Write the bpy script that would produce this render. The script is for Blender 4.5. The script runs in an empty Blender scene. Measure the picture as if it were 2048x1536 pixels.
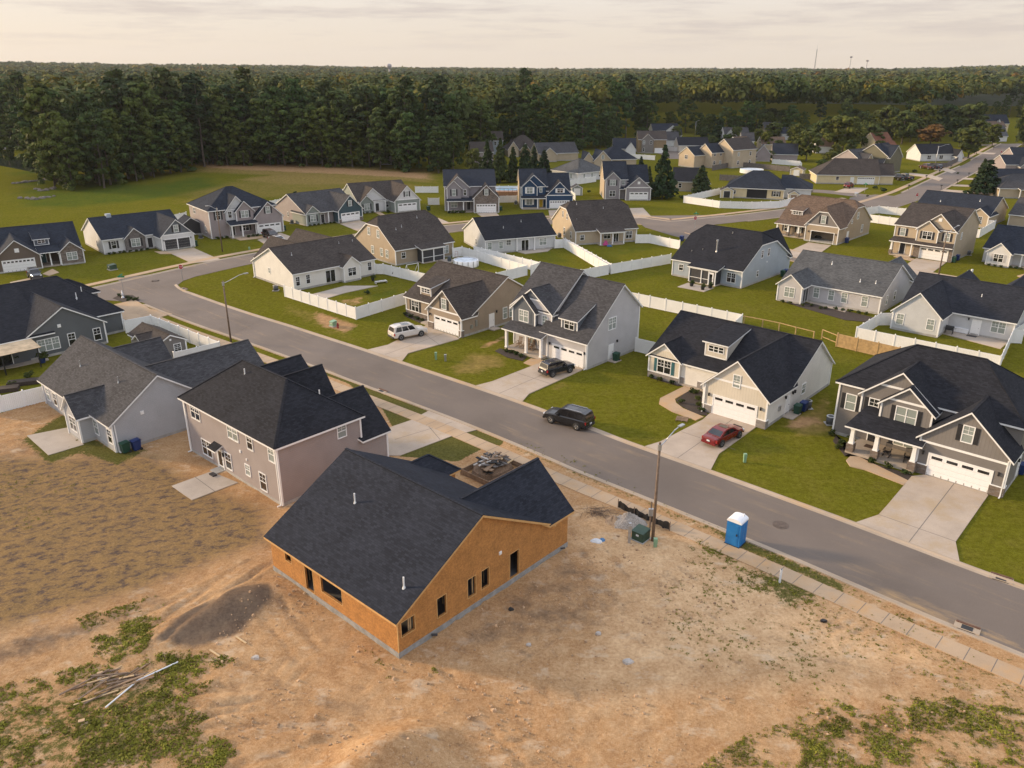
import bpy, math, random
import numpy as np
from mathutils import Vector, Matrix, noise
rnd = random.Random(7)
R = math.radians
SC = bpy.context.scene
# ---------------------------------------------------------------- camera, sky, sun, exposure
CAM_H, FPX, PITCH = 33.5, 1590.0, math.atan(630 / 1590)
cam = bpy.data.cameras.new('camera'); cam.sensor_width = 36; cam.lens = FPX / 2048 * 36
cam.clip_start = 0.5; cam.clip_end = 20000
camo = bpy.data.objects.new('camera', cam); SC.collection.objects.link(camo)
camo.location = (0, 0, CAM_H); camo.rotation_euler = (math.pi / 2 - PITCH, 0, 0); SC.camera = camo
SUN_AZ, SUN_EL = -74.0, 15.0            # degrees clockwise from +Y (the view direction), and above the horizon
W = bpy.data.worlds.new('World'); SC.world = W; W.use_nodes = True
wn = W.node_tree; wn.nodes.clear()
def N(nt, t, **k):
    n = nt.nodes.new(t)
    for a, b in k.items():
        if a.startswith('i_'): n.inputs[a[2:].replace('_', ' ')].default_value = b
        else: setattr(n, a, b)
    return n
def LK(nt, a, b): nt.links.new(a, b)
sky = N(wn, 'ShaderNodeTexSky'); sky.sky_type = 'NISHITA'; sky.sun_disc = False
sky.sun_elevation = R(SUN_EL); sky.sun_rotation = R(SUN_AZ); sky.dust_density = 2.0; sky.air_density = 1.0
bg = N(wn, 'ShaderNodeBackground'); bg.inputs['Strength'].default_value = 0.10
bgc = N(wn, 'ShaderNodeBackground'); bgc.inputs['Strength'].default_value = 1.0
tc = N(wn, 'ShaderNodeTexCoord'); sp = N(wn, 'ShaderNodeSeparateXYZ'); LK(wn, tc.outputs['Generated'], sp.inputs[0])
# thin high overcast: pale cream near the horizon, greyer overhead
gr = N(wn, 'ShaderNodeValToRGB'); LK(wn, sp.outputs['Z'], gr.inputs[0])
e = gr.color_ramp.elements; e[0].position = 0.0; e[0].color = (.90, .77, .62, 1); e[1].position = .45; e[1].color = (1.22, 1.30, 1.50, 1)
k = e.new(.055); k.color = (.88, .775, .68, 1)
k = e.new(.16); k.color = (1.02, .97, .94, 1)
# long low cloud banks
mp = N(wn, 'ShaderNodeMapping'); mp.inputs['Scale'].default_value = (7, 7, 75); LK(wn, tc.outputs['Generated'], mp.inputs[0])
nz = N(wn, 'ShaderNodeTexNoise'); nz.inputs['Scale'].default_value = 1.0; nz.inputs['Detail'].default_value = 8; nz.inputs['Roughness'].default_value = .6
LK(wn, mp.outputs[0], nz.inputs['Vector'])
cr = N(wn, 'ShaderNodeValToRGB'); cr.color_ramp.elements[0].position = .47; cr.color_ramp.elements[1].position = .66; LK(wn, nz.outputs[0], cr.inputs[0])
mr = N(wn, 'ShaderNodeMapRange'); mr.inputs['From Min'].default_value = .012; mr.inputs['From Max'].default_value = .05; LK(wn, sp.outputs['Z'], mr.inputs[0])
mm = N(wn, 'ShaderNodeMath', operation='MULTIPLY'); LK(wn, cr.outputs[0], mm.inputs[0]); LK(wn, mr.outputs[0], mm.inputs[1])
m2 = N(wn, 'ShaderNodeMath', operation='MULTIPLY'); LK(wn, mm.outputs[0], m2.inputs[0]); m2.inputs[1].default_value = .85
mx = N(wn, 'ShaderNodeMixRGB'); LK(wn, m2.outputs[0], mx.inputs[0]); LK(wn, gr.outputs[0], mx.inputs[1]); mx.inputs[2].default_value = (.66, .565, .53, 1)
LK(wn, sky.outputs[0], bg.inputs[0]); LK(wn, mx.outputs[0], bgc.inputs[0])
ms = N(wn, 'ShaderNodeMixShader'); ms.inputs[0].default_value = .80; LK(wn, bg.outputs[0], ms.inputs[1]); LK(wn, bgc.outputs[0], ms.inputs[2])
wo = N(wn, 'ShaderNodeOutputWorld'); LK(wn, ms.outputs[0], wo.inputs[0])
sl = bpy.data.lights.new('sun', 'SUN'); sl.energy = 4.6; sl.angle = R(6); sl.color = (1, .73, .44)
so = bpy.data.objects.new('sun', sl); SC.collection.objects.link(so)
sd = Vector((math.sin(R(SUN_AZ)) * math.cos(R(SUN_EL)), math.cos(R(SUN_AZ)) * math.cos(R(SUN_EL)), math.sin(R(SUN_EL))))
so.rotation_euler = sd.to_track_quat('Z', 'Y').to_euler(); so.location = sd * 300
vs = SC.view_settings; vs.view_transform = 'Standard'; vs.look = 'None'; vs.exposure = 0.16; vs.gamma = 1.0
SC.cycles.max_bounces = 6; SC.cycles.diffuse_bounces = 3; SC.cycles.use_denoising = True
# ---------------------------------------------------------------- from a photo pixel (2048 x 1536) to the ground
def P(px, py, z=0.0):
    u, v = (px - 1024) / FPX, -(py - 768) / FPX
    ct, st = math.cos(PITCH), math.sin(PITCH)
    rx, ry, rz = u, ct + v * st, -st + v * ct
    t = (z - CAM_H) / rz
    return Vector((rx * t, ry * t, z))
# ---------------------------------------------------------------- materials
MATS = {}
def newmat(name):
    m = bpy.data.materials.new(name); m.use_nodes = True
    nt = m.node_tree; b = nt.nodes['Principled BSDF']; return m, nt, b
def ramp(nt, src, cols, pos=None):
    r = N(nt, 'ShaderNodeValToRGB'); LK(nt, src, r.inputs[0]); el = r.color_ramp.elements
    pos = pos or [i / (len(cols) - 1) for i in range(len(cols))]
    el[0].position = pos[0]; el[0].color = (*cols[0], 1); el[1].position = pos[-1]; el[1].color = (*cols[-1], 1)
    for c, p_ in zip(cols[1:-1], pos[1:-1]):
        q = el.new(p_); q.color = (*c, 1)
    return r.outputs[0]
def noisetex(nt, vec, scale, detail=4, rough=.55, sc3=None):
    n = N(nt, 'ShaderNodeTexNoise'); n.inputs['Scale'].default_value = scale; n.inputs['Detail'].default_value = detail; n.inputs['Roughness'].default_value = rough
    if sc3:
        mp_ = N(nt, 'ShaderNodeMapping'); mp_.inputs['Scale'].default_value = sc3; LK(nt, vec, mp_.inputs[0]); vec = mp_.outputs[0]
    LK(nt, vec, n.inputs['Vector']); return n.outputs[0]
def coord(nt, kind='Object'):
    return N(nt, 'ShaderNodeTexCoord').outputs[kind]
def bump(nt, b, h, strength=.3, dist=.02):
    bn = N(nt, 'ShaderNodeBump'); bn.inputs['Strength'].default_value = strength; bn.inputs['Distance'].default_value = dist
    LK(nt, h, bn.inputs['Height']); LK(nt, bn.outputs[0], b.inputs['Normal'])
def mixc(nt, f, a, b_, mode='MIX'):
    m = N(nt, 'ShaderNodeMixRGB'); m.blend_type = mode
    for s_, x in ((0, f), (1, a), (2, b_)):
        if isinstance(x, (int, float)): m.inputs[s_].default_value = x
        elif isinstance(x, tuple): m.inputs[s_].default_value = (*x, 1)
        else: LK(nt, x, m.inputs[s_])
    return m.outputs[0]
def mth(nt, op, a, b_=None, clamp=False):
    m = N(nt, 'ShaderNodeMath', operation=op); m.use_clamp = clamp
    for s_, x in ((0, a), (1, b_)):
        if x is None: continue
        if isinstance(x, (int, float)): m.inputs[s_].default_value = x
        else: LK(nt, x, m.inputs[s_])
    return m.outputs[0]
def sh(c, f): return tuple(min(1, x * f) for x in c)
def plain(name, c, rough=.6, var=.12, vs_=3.0, metal=0, bmp=0, spec=None):
    if name in MATS: return MATS[name]
    m, nt, b = newmat(name); co = coord(nt)
    n = noisetex(nt, co, vs_, 5)
    LK(nt, ramp(nt, n, [sh(c, 1 - var), c, sh(c, 1 + var)], [.3, .5, .7]), b.inputs['Base Color'])
    b.inputs['Roughness'].default_value = rough; b.inputs['Metallic'].default_value = metal
    if spec is not None: b.inputs['Specular IOR Level'].default_value = spec
    if bmp: bump(nt, b, noisetex(nt, co, vs_ * 8, 4), bmp, .02)
    MATS[name] = m; return m
def shingle(name, c, warm=.0):
    m, nt, b = newmat(name); uv = coord(nt, 'UV')
    br = N(nt, 'ShaderNodeTexBrick'); LK(nt, uv, br.inputs['Vector']); br.offset = .5
    br.inputs['Scale'].default_value = 1; br.inputs['Brick Width'].default_value = .34; br.inputs['Row Height'].default_value = .15
    br.inputs['Mortar Size'].default_value = .009; br.inputs['Bias'].default_value = 0
    br.inputs['Color1'].default_value = (*sh(c, .55), 1); br.inputs['Color2'].default_value = (*sh(c, 1.75), 1); br.inputs['Mortar'].default_value = (*sh(c, .35), 1)
    n1 = noisetex(nt, uv, 22, 3, .7)
    n2 = noisetex(nt, uv, .35, 4)
    a = mixc(nt, .3, br.outputs[0], ramp(nt, n1, [sh(c, .4), c, sh(c, 1.7)], [.34, .5, .66]))
    a = mixc(nt, .35, a, ramp(nt, n2, [sh(c, .7), sh(c, 1.3)], [.35, .65]))
    LK(nt, a, b.inputs['Base Color']); b.inputs['Roughness'].default_value = .9; b.inputs['Specular IOR Level'].default_value = .12
    bump(nt, b, br.outputs['Fac'], -.5, .012)
    return m
def siding(name, c, board=.17, vertical=False, rough=.5):
    m, nt, b = newmat(name); uv = coord(nt, 'UV'); s_ = N(nt, 'ShaderNodeSeparateXYZ'); LK(nt, uv, s_.inputs[0])
    src = s_.outputs[0] if vertical else s_.outputs[1]
    fr = mth(nt, 'FRACT', mth(nt, 'DIVIDE', src, board))
    if vertical: line = mth(nt, 'LESS_THAN', fr, .18)
    else: line = fr
    n2 = noisetex(nt, uv, .6, 4); n3 = noisetex(nt, uv, 6, 3, .6, (.3, 6, 1))
    base = ramp(nt, n2, [sh(c, .93), sh(c, 1.05)], [.35, .65])
    base = mixc(nt, .12, base, ramp(nt, n3, [sh(c, .85), sh(c, 1.15)]))
    dark = mth(nt, 'LESS_THAN', fr, .10)
    base = mixc(nt, mth(nt, 'MULTIPLY', dark, .34), base, sh(c, .5))
    LK(nt, base, b.inputs['Base Color']); b.inputs['Roughness'].default_value = rough; b.inputs['Specular IOR Level'].default_value = .3
    bump(nt, b, line, .6, .02)
    return m
def stone(name, cols, scale=2.6):
    m, nt, b = newmat(name); uv = coord(nt, 'UV')
    mp_ = N(nt, 'ShaderNodeMapping'); mp_.inputs['Scale'].default_value = (1, 2.3, 1); LK(nt, uv, mp_.inputs[0])
    v = N(nt, 'ShaderNodeTexVoronoi'); v.inputs['Scale'].default_value = scale; v.distance = 'CHEBYCHEV'; LK(nt, mp_.outputs[0], v.inputs['Vector'])
    v2 = N(nt, 'ShaderNodeTexVoronoi'); v2.feature = 'DISTANCE_TO_EDGE'; v2.inputs['Scale'].default_value = scale; LK(nt, mp_.outputs[0], v2.inputs['Vector'])
    s_ = N(nt, 'ShaderNodeSeparateXYZ'); LK(nt, v.outputs['Color'], s_.inputs[0])
    c = ramp(nt, s_.outputs[0], cols)
    c = mixc(nt, .3, c, ramp(nt, noisetex(nt, uv, 9, 4), [(.05, .045, .04), (.4, .36, .32)]))
    LK(nt, c, b.inputs['Base Color']); b.inputs['Roughness'].default_value = .8
    bump(nt, b, mth(nt, 'MINIMUM', v2.outputs[0], .08), .8, .15)
    return m
M = {}
M['white'] = plain('white_trim', (.78, .78, .77), .45, .04)
M['vinyl'] = plain('white_vinyl', (.80, .80, .79), .4, .05, .8)
M['black'] = plain('black_paint', (.022, .022, .026), .5, .2)
M['conc'] = plain('foundation_concrete', (.34, .33, .31), .85, .2, 1.5, bmp=.2)
M['rubber'] = plain('black_rubber', (.018, .018, .018), .8, .2)
M['steel'] = plain('galvanised_steel', (.45, .46, .47), .4, .1, metal=.7)
M['wood'] = plain('weathered_pole_wood', (.17, .12, .085), .9, .3, 4)
M['lumber'] = plain('pale_lumber', (.50, .36, .20), .8, .2, 3)
M['brownwood'] = plain('brown_lumber', (.24, .16, .10), .85, .3, 3)
M['door'] = plain('garage_door_white', (.80, .80, .80), .4, .03)
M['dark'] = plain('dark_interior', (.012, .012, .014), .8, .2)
M['lamp'] = plain('lamp_black', (.02, .02, .022), .35, .1)
M['mulch'] = plain('dark_mulch', (.045, .032, .025), .95, .4, 8, bmp=.6)
M['screen'] = plain('insect_screen', (.035, .036, .04), .6, .15)
def glass(name, c, rough=.06, blinds=False):
    m, nt, b = newmat(name)
    if blinds:
        uv = coord(nt, 'UV'); s_ = N(nt, 'ShaderNodeSeparateXYZ'); LK(nt, uv, s_.inputs[0])
        fr = mth(nt, 'FRACT', mth(nt, 'DIVIDE', s_.outputs[1], .06))
        LK(nt, mixc(nt, mth(nt, 'LESS_THAN', fr, .3), c, sh(c, .55)), b.inputs['Base Color'])
    else:
        LK(nt, ramp(nt, noisetex(nt, coord(nt), .9, 2), [sh(c, .4), sh(c, 1.6)], [.35, .65]), b.inputs['Base Color'])
    b.inputs['Roughness'].default_value = rough; b.inputs['IOR'].default_value = 1.5
    b.inputs['Coat Weight'].default_value = .6; b.inputs['Coat Roughness'].default_value = .03
    return m
M['glass'] = glass('window_glass', (.018, .020, .024)); M['blind'] = glass('window_glass_with_blinds', (.30, .34, .32), .2, True)
M['cglass'] = glass('car_glass', (.012, .013, .015))
# roofs, named by their colour
for k_, c in dict(r_black=(.021, .022, .027), r_char=(.026, .028, .035), r_brown=(.058, .049, .044), r_grey=(.058, .057, .060), r_new=(.024, .027, .036), r_lgrey=(.082, .084, .086),
                  r_tan=(.128, .090, .066), r_blue=(.024, .029, .040), r_red=(.16, .07, .045)).items(): M[k_] = shingle('shingle_' + k_[2:], c)
for k_, c in dict(s_taupe=(.325, .285, .275), s_bluegrey=(.40, .41, .43), s_dark=(.115, .125, .135), s_white=(.70, .68, .64), s_grey=(.47, .46, .47), s_cream=(.60, .55, .47),
                  s_clay=(.31, .25, .19), s_tan=(.36, .29, .21), s_lgrey=(.52, .53, .54), s_blue=(.36, .41, .46), s_brown=(.14, .11, .09), s_gtaupe=(.20, .185, .175), s_slate=(.12, .135, .155),
                  s_navy=(.020, .055, .115), s_teal=(.05, .085, .105), s_mauve=(.27, .25, .265), s_sage=(.24, .27, .25), s_yellow=(.62, .52, .33), s_olive=(.13, .125, .085), s_pink=(.30, .26, .26),
                  s_sand=(.44, .36, .26), s_ochre=(.26, .19, .11), s_pale=(.62, .62, .62)).items(): M[k_] = siding('siding_' + k_[2:], c)
for k_, c in dict(b_grey=(.20, .185, .175), b_cream=(.60, .55, .46), b_clay=(.26, .21, .155), b_slate=(.115, .13, .15)).items(): M[k_] = siding('board_and_batten_' + k_[2:], c, .3, True)
M['st_brown'] = stone('brown_fieldstone', [(.05, .035, .03), (.14, .09, .06), (.20, .17, .15), (.09, .07, .06)])
M['st_grey'] = stone('grey_fieldstone', [(.13, .12, .12), (.26, .24, .23), (.19, .16, .14), (.33, .31, .30)])
M['st_dark'] = stone('dark_fieldstone', [(.05, .045, .045), (.12, .10, .10), (.17, .15, .15), (.08, .075, .08)])
def osbmat():
    m, nt, b = newmat('strand_board'); uv = coord(nt, 'UV'); s_ = N(nt, 'ShaderNodeSeparateXYZ'); LK(nt, uv, s_.inputs[0])
    c = (.40, .185, .052)
    v = N(nt, 'ShaderNodeTexVoronoi'); v.inputs['Scale'].default_value = 11; LK(nt, uv, v.inputs['Vector'])
    s2 = N(nt, 'ShaderNodeSeparateXYZ'); LK(nt, v.outputs['Color'], s2.inputs[0])
    a = ramp(nt, s2.outputs[0], [sh(c, .72), c, sh(c, 1.3)])
    a = mixc(nt, .4, a, ramp(nt, noisetex(nt, uv, 1.2, 5), [sh(c, .7), sh(c, 1.25)], [.35, .65]))
    fx = mth(nt, 'FRACT', mth(nt, 'DIVIDE', s_.outputs[0], 1.22))
    seam = mth(nt, 'LESS_THAN', fx, .012)
    a = mixc(nt, mth(nt, 'MULTIPLY', seam, .55), a, (.10, .05, .02))
    LK(nt, a, b.inputs['Base Color']); b.inputs['Roughness'].default_value = .75; return m
M['osb'] = osbmat()
def concrete(name, c, joint=0, dirt=(.40, .30, .19)):
    m, nt, b = newmat(name); co = coord(nt, 'Object')
    a = ramp(nt, noisetex(nt, co, .35, 6, .6), [sh(c, .82), c, sh(c, 1.12)], [.3, .5, .7])
    a = mixc(nt, .18, a, ramp(nt, noisetex(nt, co, 14, 4, .7), [sh(c, .5), sh(c, 1.3)], [.3, .7]))
    a = mixc(nt, ramp(nt, noisetex(nt, co, .22, 7, .7), [(0, 0, 0), (.8, .8, .8)], [.50, .64]), a, dirt)
    LK(nt, a, b.inputs['Base Color']); b.inputs['Roughness'].default_value = .9; b.inputs['Specular IOR Level'].default_value = .2
    bump(nt, b, noisetex(nt, co, 25, 3), .15, .01); return m
M['drive'] = concrete('driveway_concrete', (.44, .36, .285)); M['walk'] = concrete('sidewalk_concrete', (.44, .32, .21), dirt=(.48, .30, .15)); M['patio'] = concrete('patio_concrete', (.42, .36, .30), dirt=(.36, .31, .25))
M['kerb'] = concrete('kerb_concrete', (.40, .32, .24), dirt=(.42, .29, .17)); M['joint'] = plain('joint_line', (.16, .14, .12), .95)
# ---------------------------------------------------------------- mesh helpers
class MB:
    def __init__(s): s.v = []; s.f = []; s.m = []
    def poly(s, pts, mi=0):
        i = len(s.v); s.v += [tuple(p) for p in pts]; s.f.append(tuple(range(i, i + len(pts)))); s.m.append(mi); return s
    def box(s, x0, y0, z0, x1, y1, z1, mi=0):
        q = [(x0, y0, z0), (x1, y0, z0), (x1, y1, z0), (x0, y1, z0), (x0, y0, z1), (x1, y0, z1), (x1, y1, z1), (x0, y1, z1)]
        i = len(s.v); s.v += q
        for f in ((3, 2, 1, 0), (4, 5, 6, 7), (0, 1, 5, 4), (1, 2, 6, 5), (2, 3, 7, 6), (3, 0, 4, 7)): s.f.append(tuple(i + k for k in f)); s.m.append(mi)
        return s
    def cyl(s, a, b, r0, r1=None, n=8, mi=0, caps=True):
        a, b = Vector(a), Vector(b); r1 = r0 if r1 is None else r1
        d = (b - a).normalized(); t = d.orthogonal().normalized(); w = d.cross(t)
        i = len(s.v)
        for c, r in ((a, r0), (b, r1)):
            for k in range(n):
                an = 2 * math.pi * k / n; s.v.append(tuple(c + (t * math.cos(an) + w * math.sin(an)) * r))
        for k in range(n): s.f.append((i + k, i + (k + 1) % n, i + n + (k + 1) % n, i + n + k)); s.m.append(mi)
        if caps:
            s.f.append(tuple(i + k for k in reversed(range(n)))); s.f.append(tuple(i + n + k for k in range(n))); s.m += [mi, mi]
        return s
    def bar(s, a, b, w, h, mi=0):
        a, b = Vector(a), Vector(b); d = (b - a).normalized(); up = Vector((0, 0, 1)) if abs(d.z) < .95 else Vector((1, 0, 0))
        t = d.cross(up).normalized() * w / 2; u = t.cross(d).normalized() * h / 2
        i = len(s.v)
        for c in (a, b):
            for q in (-t - u, t - u, t + u, -t + u): s.v.append(tuple(c + q))
        for f in ((0, 1, 2, 3), (7, 6, 5, 4), (0, 4, 5, 1), (1, 5, 6, 2), (2, 6, 7, 3), (3, 7, 4, 0)): s.f.append(tuple(i + k for k in f)); s.m.append(mi)
        return s
    def lathe(s, prof, n=16, c=(0, 0, 0), mi=0):
        i = len(s.v)
        for r, z in prof:
            for k in range(n):
                an = 2 * math.pi * k / n; s.v.append((c[0] + r * math.cos(an), c[1] + r * math.sin(an), c[2] + z))
        for j in range(len(prof) - 1):
            for k in range(n):
                s.f.append((i + j * n + k, i + j * n + (k + 1) % n, i + (j + 1) * n + (k + 1) % n, i + (j + 1) * n + k)); s.m.append(mi)
        return s
    def mesh(s, name, mats, smooth=False, uv=True):
        me = bpy.data.meshes.new(name); me.from_pydata(s.v, [], s.f)
        for m in (mats if isinstance(mats, (list, tuple)) else [mats]): me.materials.append(m)
        me.polygons.foreach_set('material_index', s.m)
        if smooth: me.polygons.foreach_set('use_smooth', [True] * len(s.f))
        if uv:
            ul = me.uv_layers.new(name='UVMap'); out = []
            for p in me.polygons:
                n = p.normal
                if abs(n.z) < .995:
                    t = Vector((-n.y, n.x, 0)).normalized(); w = n.cross(t)
                else: t, w = Vector((1, 0, 0)), Vector((0, 1, 0))
                for vi in p.vertices:
                    c = me.vertices[vi].co; out += [c.dot(t), c.dot(w)]
            ul.data.foreach_set('uv', out)
        return me
    def build(s, name, mats, parent=None, smooth=False, uv=True):
        return link(name, s.mesh(name, mats, smooth, uv), parent)
def link(name, me, parent=None, loc=None, rz=None):
    o = bpy.data.objects.new(name, me); SC.collection.objects.link(o)
    if parent is not None: o.parent = parent
    if loc is not None: o.location = loc
    if rz is not None: o.rotation_euler = (0, 0, rz)
    return o
def tag(o, label=None, cat=None, group=None, kind=None):
    if label: o['label'] = label
    if cat: o['category'] = cat
    if group: o['group'] = group
    if kind: o['kind'] = kind
    return o
def empty(name, loc=(0, 0, 0), rz=0):
    o = bpy.data.objects.new(name, None); SC.collection.objects.link(o); o.location = loc; o.rotation_euler = (0, 0, rz); o.empty_display_size = .5; return o
def copy_tree(o, parent=None, loc=None, rz=None):
    c = o.copy(); SC.collection.objects.link(c); c.parent = parent
    for ch in list(o.children): copy_tree(ch, c)
    if loc is not None: c.location = loc
    if rz is not None: c.rotation_euler = (0, 0, rz)
    return c
def struct(name, o): o['kind'] = 'structure'; return o
def polysheet(name, pts, z0, z1, mat, kind=None, label=None, cat=None, group=None, joints=None):
    """a slab with a polygon outline (world xy), from z0 up to z1"""
    b = MB(); q = [(p[0], p[1]) for p in pts]
    ar = sum(q[i][0] * q[(i + 1) % len(q)][1] - q[(i + 1) % len(q)][0] * q[i][1] for i in range(len(q)))
    if ar < 0: q.reverse()
    b.poly([(x, y, z1) for x, y in q])
    for i in range(len(q)):
        a, c = q[i], q[(i + 1) % len(q)]; b.poly([(*a, z0), (*c, z0), (*c, z1), (*a, z1)])
    mats = [mat]
    if joints:
        mats.append(M['joint'])
        for a, c in joints:
            d = Vector((c[0] - a[0], c[1] - a[1], 0)).normalized(); t = Vector((-d.y, d.x, 0)) * .03
            b.poly([Vector((a[0], a[1], z1 + .003)) - t, Vector((c[0], c[1], z1 + .003)) - t, Vector((c[0], c[1], z1 + .003)) + t, Vector((a[0], a[1], z1 + .003)) + t], 1)
    o = b.build(name, mats); return tag(o, label, cat, group, kind)
# ================================================================ SETTING: ground, roads, kerbs, walks
def grassmat(name, c, dry=(.235, .165, .055), dirt=(.36, .22, .11), lush=(.055, .085, .014), attr=True, sc=1.0):
    m, nt, b = newmat(name); co = coord(nt, 'Object')
    big = noisetex(nt, co, .11, 7, .68); mid = noisetex(nt, co, .45 * sc, 6, .65); fine = noisetex(nt, co, 7 * sc, 5, .75); vf = noisetex(nt, co, 28 * sc, 2, .6)
    a = ramp(nt, big, [sh(c, .72), c, sh(c, 1.22)], [.38, .5, .62])
    a = mixc(nt, ramp(nt, noisetex(nt, co, .16, 7, .7), [(0, 0, 0), (.7, .7, .7)], [.53, .66]), a, dry)
    a = mixc(nt, ramp(nt, mid, [(0, 0, 0), (.62, .62, .62)], [.48, .66]), a, dry)
    a = mixc(nt, .55, a, ramp(nt, fine, [sh(c, .30), c, sh(c, 1.8)], [.38, .5, .62]))
    a = mixc(nt, .45, a, ramp(nt, noisetex(nt, co, 1.8, 5, .7), [sh(c, .45), c, sh(c, 1.5)], [.38, .5, .62]))
    a = mixc(nt, .3, a, ramp(nt, vf, [sh(c, .35), sh(c, 1.7)], [.38, .64]))
    if attr:
        at = N(nt, 'ShaderNodeVertexColor', layer_name='mask'); s_ = N(nt, 'ShaderNodeSeparateColor'); LK(nt, at.outputs[0], s_.inputs[0])
        n4 = mth(nt, 'ADD', mth(nt, 'MULTIPLY', noisetex(nt, co, .9, 8, .75), .55), mth(nt, 'MULTIPLY', noisetex(nt, co, .17, 7, .75), .45))
        def thr(ch, gain=5.0, w=1.1):
            return mth(nt, 'MULTIPLY', mth(nt, 'ADD', mth(nt, 'ADD', s_.outputs[ch], mth(nt, 'MULTIPLY', mth(nt, 'SUBTRACT', n4, .5), w)), -.5), gain, True)
        dirtc = ramp(nt, noisetex(nt, co, 1.3, 7, .7), [sh(dirt, .7), dirt, sh(dirt, 1.3)], [.32, .5, .68])
        dryc = ramp(nt, noisetex(nt, co, 1.1, 7, .7), [sh(dry, .65), dry, sh(dry, 1.45)], [.32, .5, .68])
        a = mixc(nt, mth(nt, 'MULTIPLY', thr(1, 2.2, 1.6), .85), a, dryc)
        lushc = ramp(nt, noisetex(nt, co, 2.0, 6, .7), [sh(lush, .55), lush, sh(lush, 1.6)], [.32, .5, .68])
        a = mixc(nt, thr(2, 2.5, 1.4), a, lushc)
        a = mixc(nt, thr(0), a, dirtc)
    LK(nt, a, b.inputs['Base Color']); b.inputs['Roughness'].default_value = .95; b.inputs['Specular IOR Level'].default_value = .0
    bump(nt, b, fine, .5, .08)
    return m
M['grass'] = grassmat('lawn_grass', (.116, .112, .012))
# signed distance (positive inside) of grid points to a polygon
def sdist(X, Y, poly):
    ins = np.zeros(X.shape, bool); best = np.full(X.shape, 1e9); n = len(poly)
    for i in range(n):
        ax, ay = poly[i]; bx, by = poly[(i + 1) % n]
        c = ((ay > Y) != (by > Y)) & (X < (bx - ax) * (Y - ay) / (by - ay + 1e-12) + ax); ins ^= c
        dx, dy = bx - ax, by - ay; t = np.clip(((X - ax) * dx + (Y - ay) * dy) / (dx * dx + dy * dy + 1e-12), 0, 1)
        best = np.minimum(best, np.hypot(X - ax - t * dx, Y - ay - t * dy))
    return np.where(ins, best, -best)
def ldist(X, Y, line):
    best = np.full(X.shape, 1e9)
    for (ax, ay), (bx, by) in zip(line[:-1], line[1:]):
        dx, dy = bx - ax, by - ay; t = np.clip(((X - ax) * dx + (Y - ay) * dy) / (dx * dx + dy * dy + 1e-12), 0, 1)
        best = np.minimum(best, np.hypot(X - ax - t * dx, Y - ay - t * dy))
    return best
def PX(l): return [tuple(P(*p)[:2]) for p in l]
def grid(name, xs, ys, zf, mat, masks, keep=None):
    X, Y = np.meshgrid(xs, ys); Z = zf(X, Y); ny, nx = X.shape
    col = np.zeros((ny, nx, 4), np.float32); col[..., 3] = 0
    for ch, poly, val, fe in masks:
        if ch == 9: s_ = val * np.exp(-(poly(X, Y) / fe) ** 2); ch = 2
        else: s_ = np.clip(sdist(X, Y, PX(poly)) / fe * .5 + .5, 0, 1) * val
        col[..., ch] = np.maximum(col[..., ch], s_) if val > 0 else np.clip(col[..., ch] + s_, 0, 1)
    idx = np.arange(nx * ny).reshape(ny, nx)
    q = np.stack([idx[:-1, :-1], idx[:-1, 1:], idx[1:, 1:], idx[1:, :-1]], -1).reshape(-1, 4)
    if keep is not None:
        kp = keep((X[:-1, :-1] + X[1:, 1:]) / 2, (Y[:-1, :-1] + Y[1:, 1:]) / 2).reshape(-1); q = q[kp]
        used = np.unique(q); remap = -np.ones(nx * ny, np.int64); remap[used] = np.arange(len(used)); q = remap[q]
    else: used = np.arange(nx * ny)
    V = np.stack([X, Y, Z], -1).reshape(-1, 3)[used].astype(np.float32); col = col.reshape(-1, 4)[used]
    me = bpy.data.meshes.new(name); me.vertices.add(len(V)); me.vertices.foreach_set('co', V.ravel())
    me.loops.add(q.size); me.loops.foreach_set('vertex_index', q.ravel().astype(np.int32))
    me.polygons.add(len(q)); me.polygons.foreach_set('loop_start', np.arange(0, q.size, 4, dtype=np.int32)); me.polygons.foreach_set('loop_total', np.full(len(q), 4, np.int32))
    me.update(calc_edges=True)
    a = me.color_attributes.new('mask', 'FLOAT_COLOR', 'POINT'); a.data.foreach_set('color', col.ravel())
    me.polygons.foreach_set('use_smooth', [True] * len(q)); me.materials.append(mat)
    return link(name, me)
def nz2(X, Y, f, seed=0):
    """cheap smooth value noise"""
    r = np.random.RandomState(seed); T = r.rand(64, 64)
    x, y = X * f, Y * f; xi, yi = np.floor(x).astype(int), np.floor(y).astype(int); fx, fy = x - xi, y - yi
    fx, fy = fx * fx * (3 - 2 * fx), fy * fy * (3 - 2 * fy)
    g = lambda a, b: T[a % 64, b % 64]
    return (g(xi, yi) * (1 - fx) + g(xi + 1, yi) * fx) * (1 - fy) + (g(xi, yi + 1) * (1 - fx) + g(xi + 1, yi + 1) * fx) * fy - .5
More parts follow.
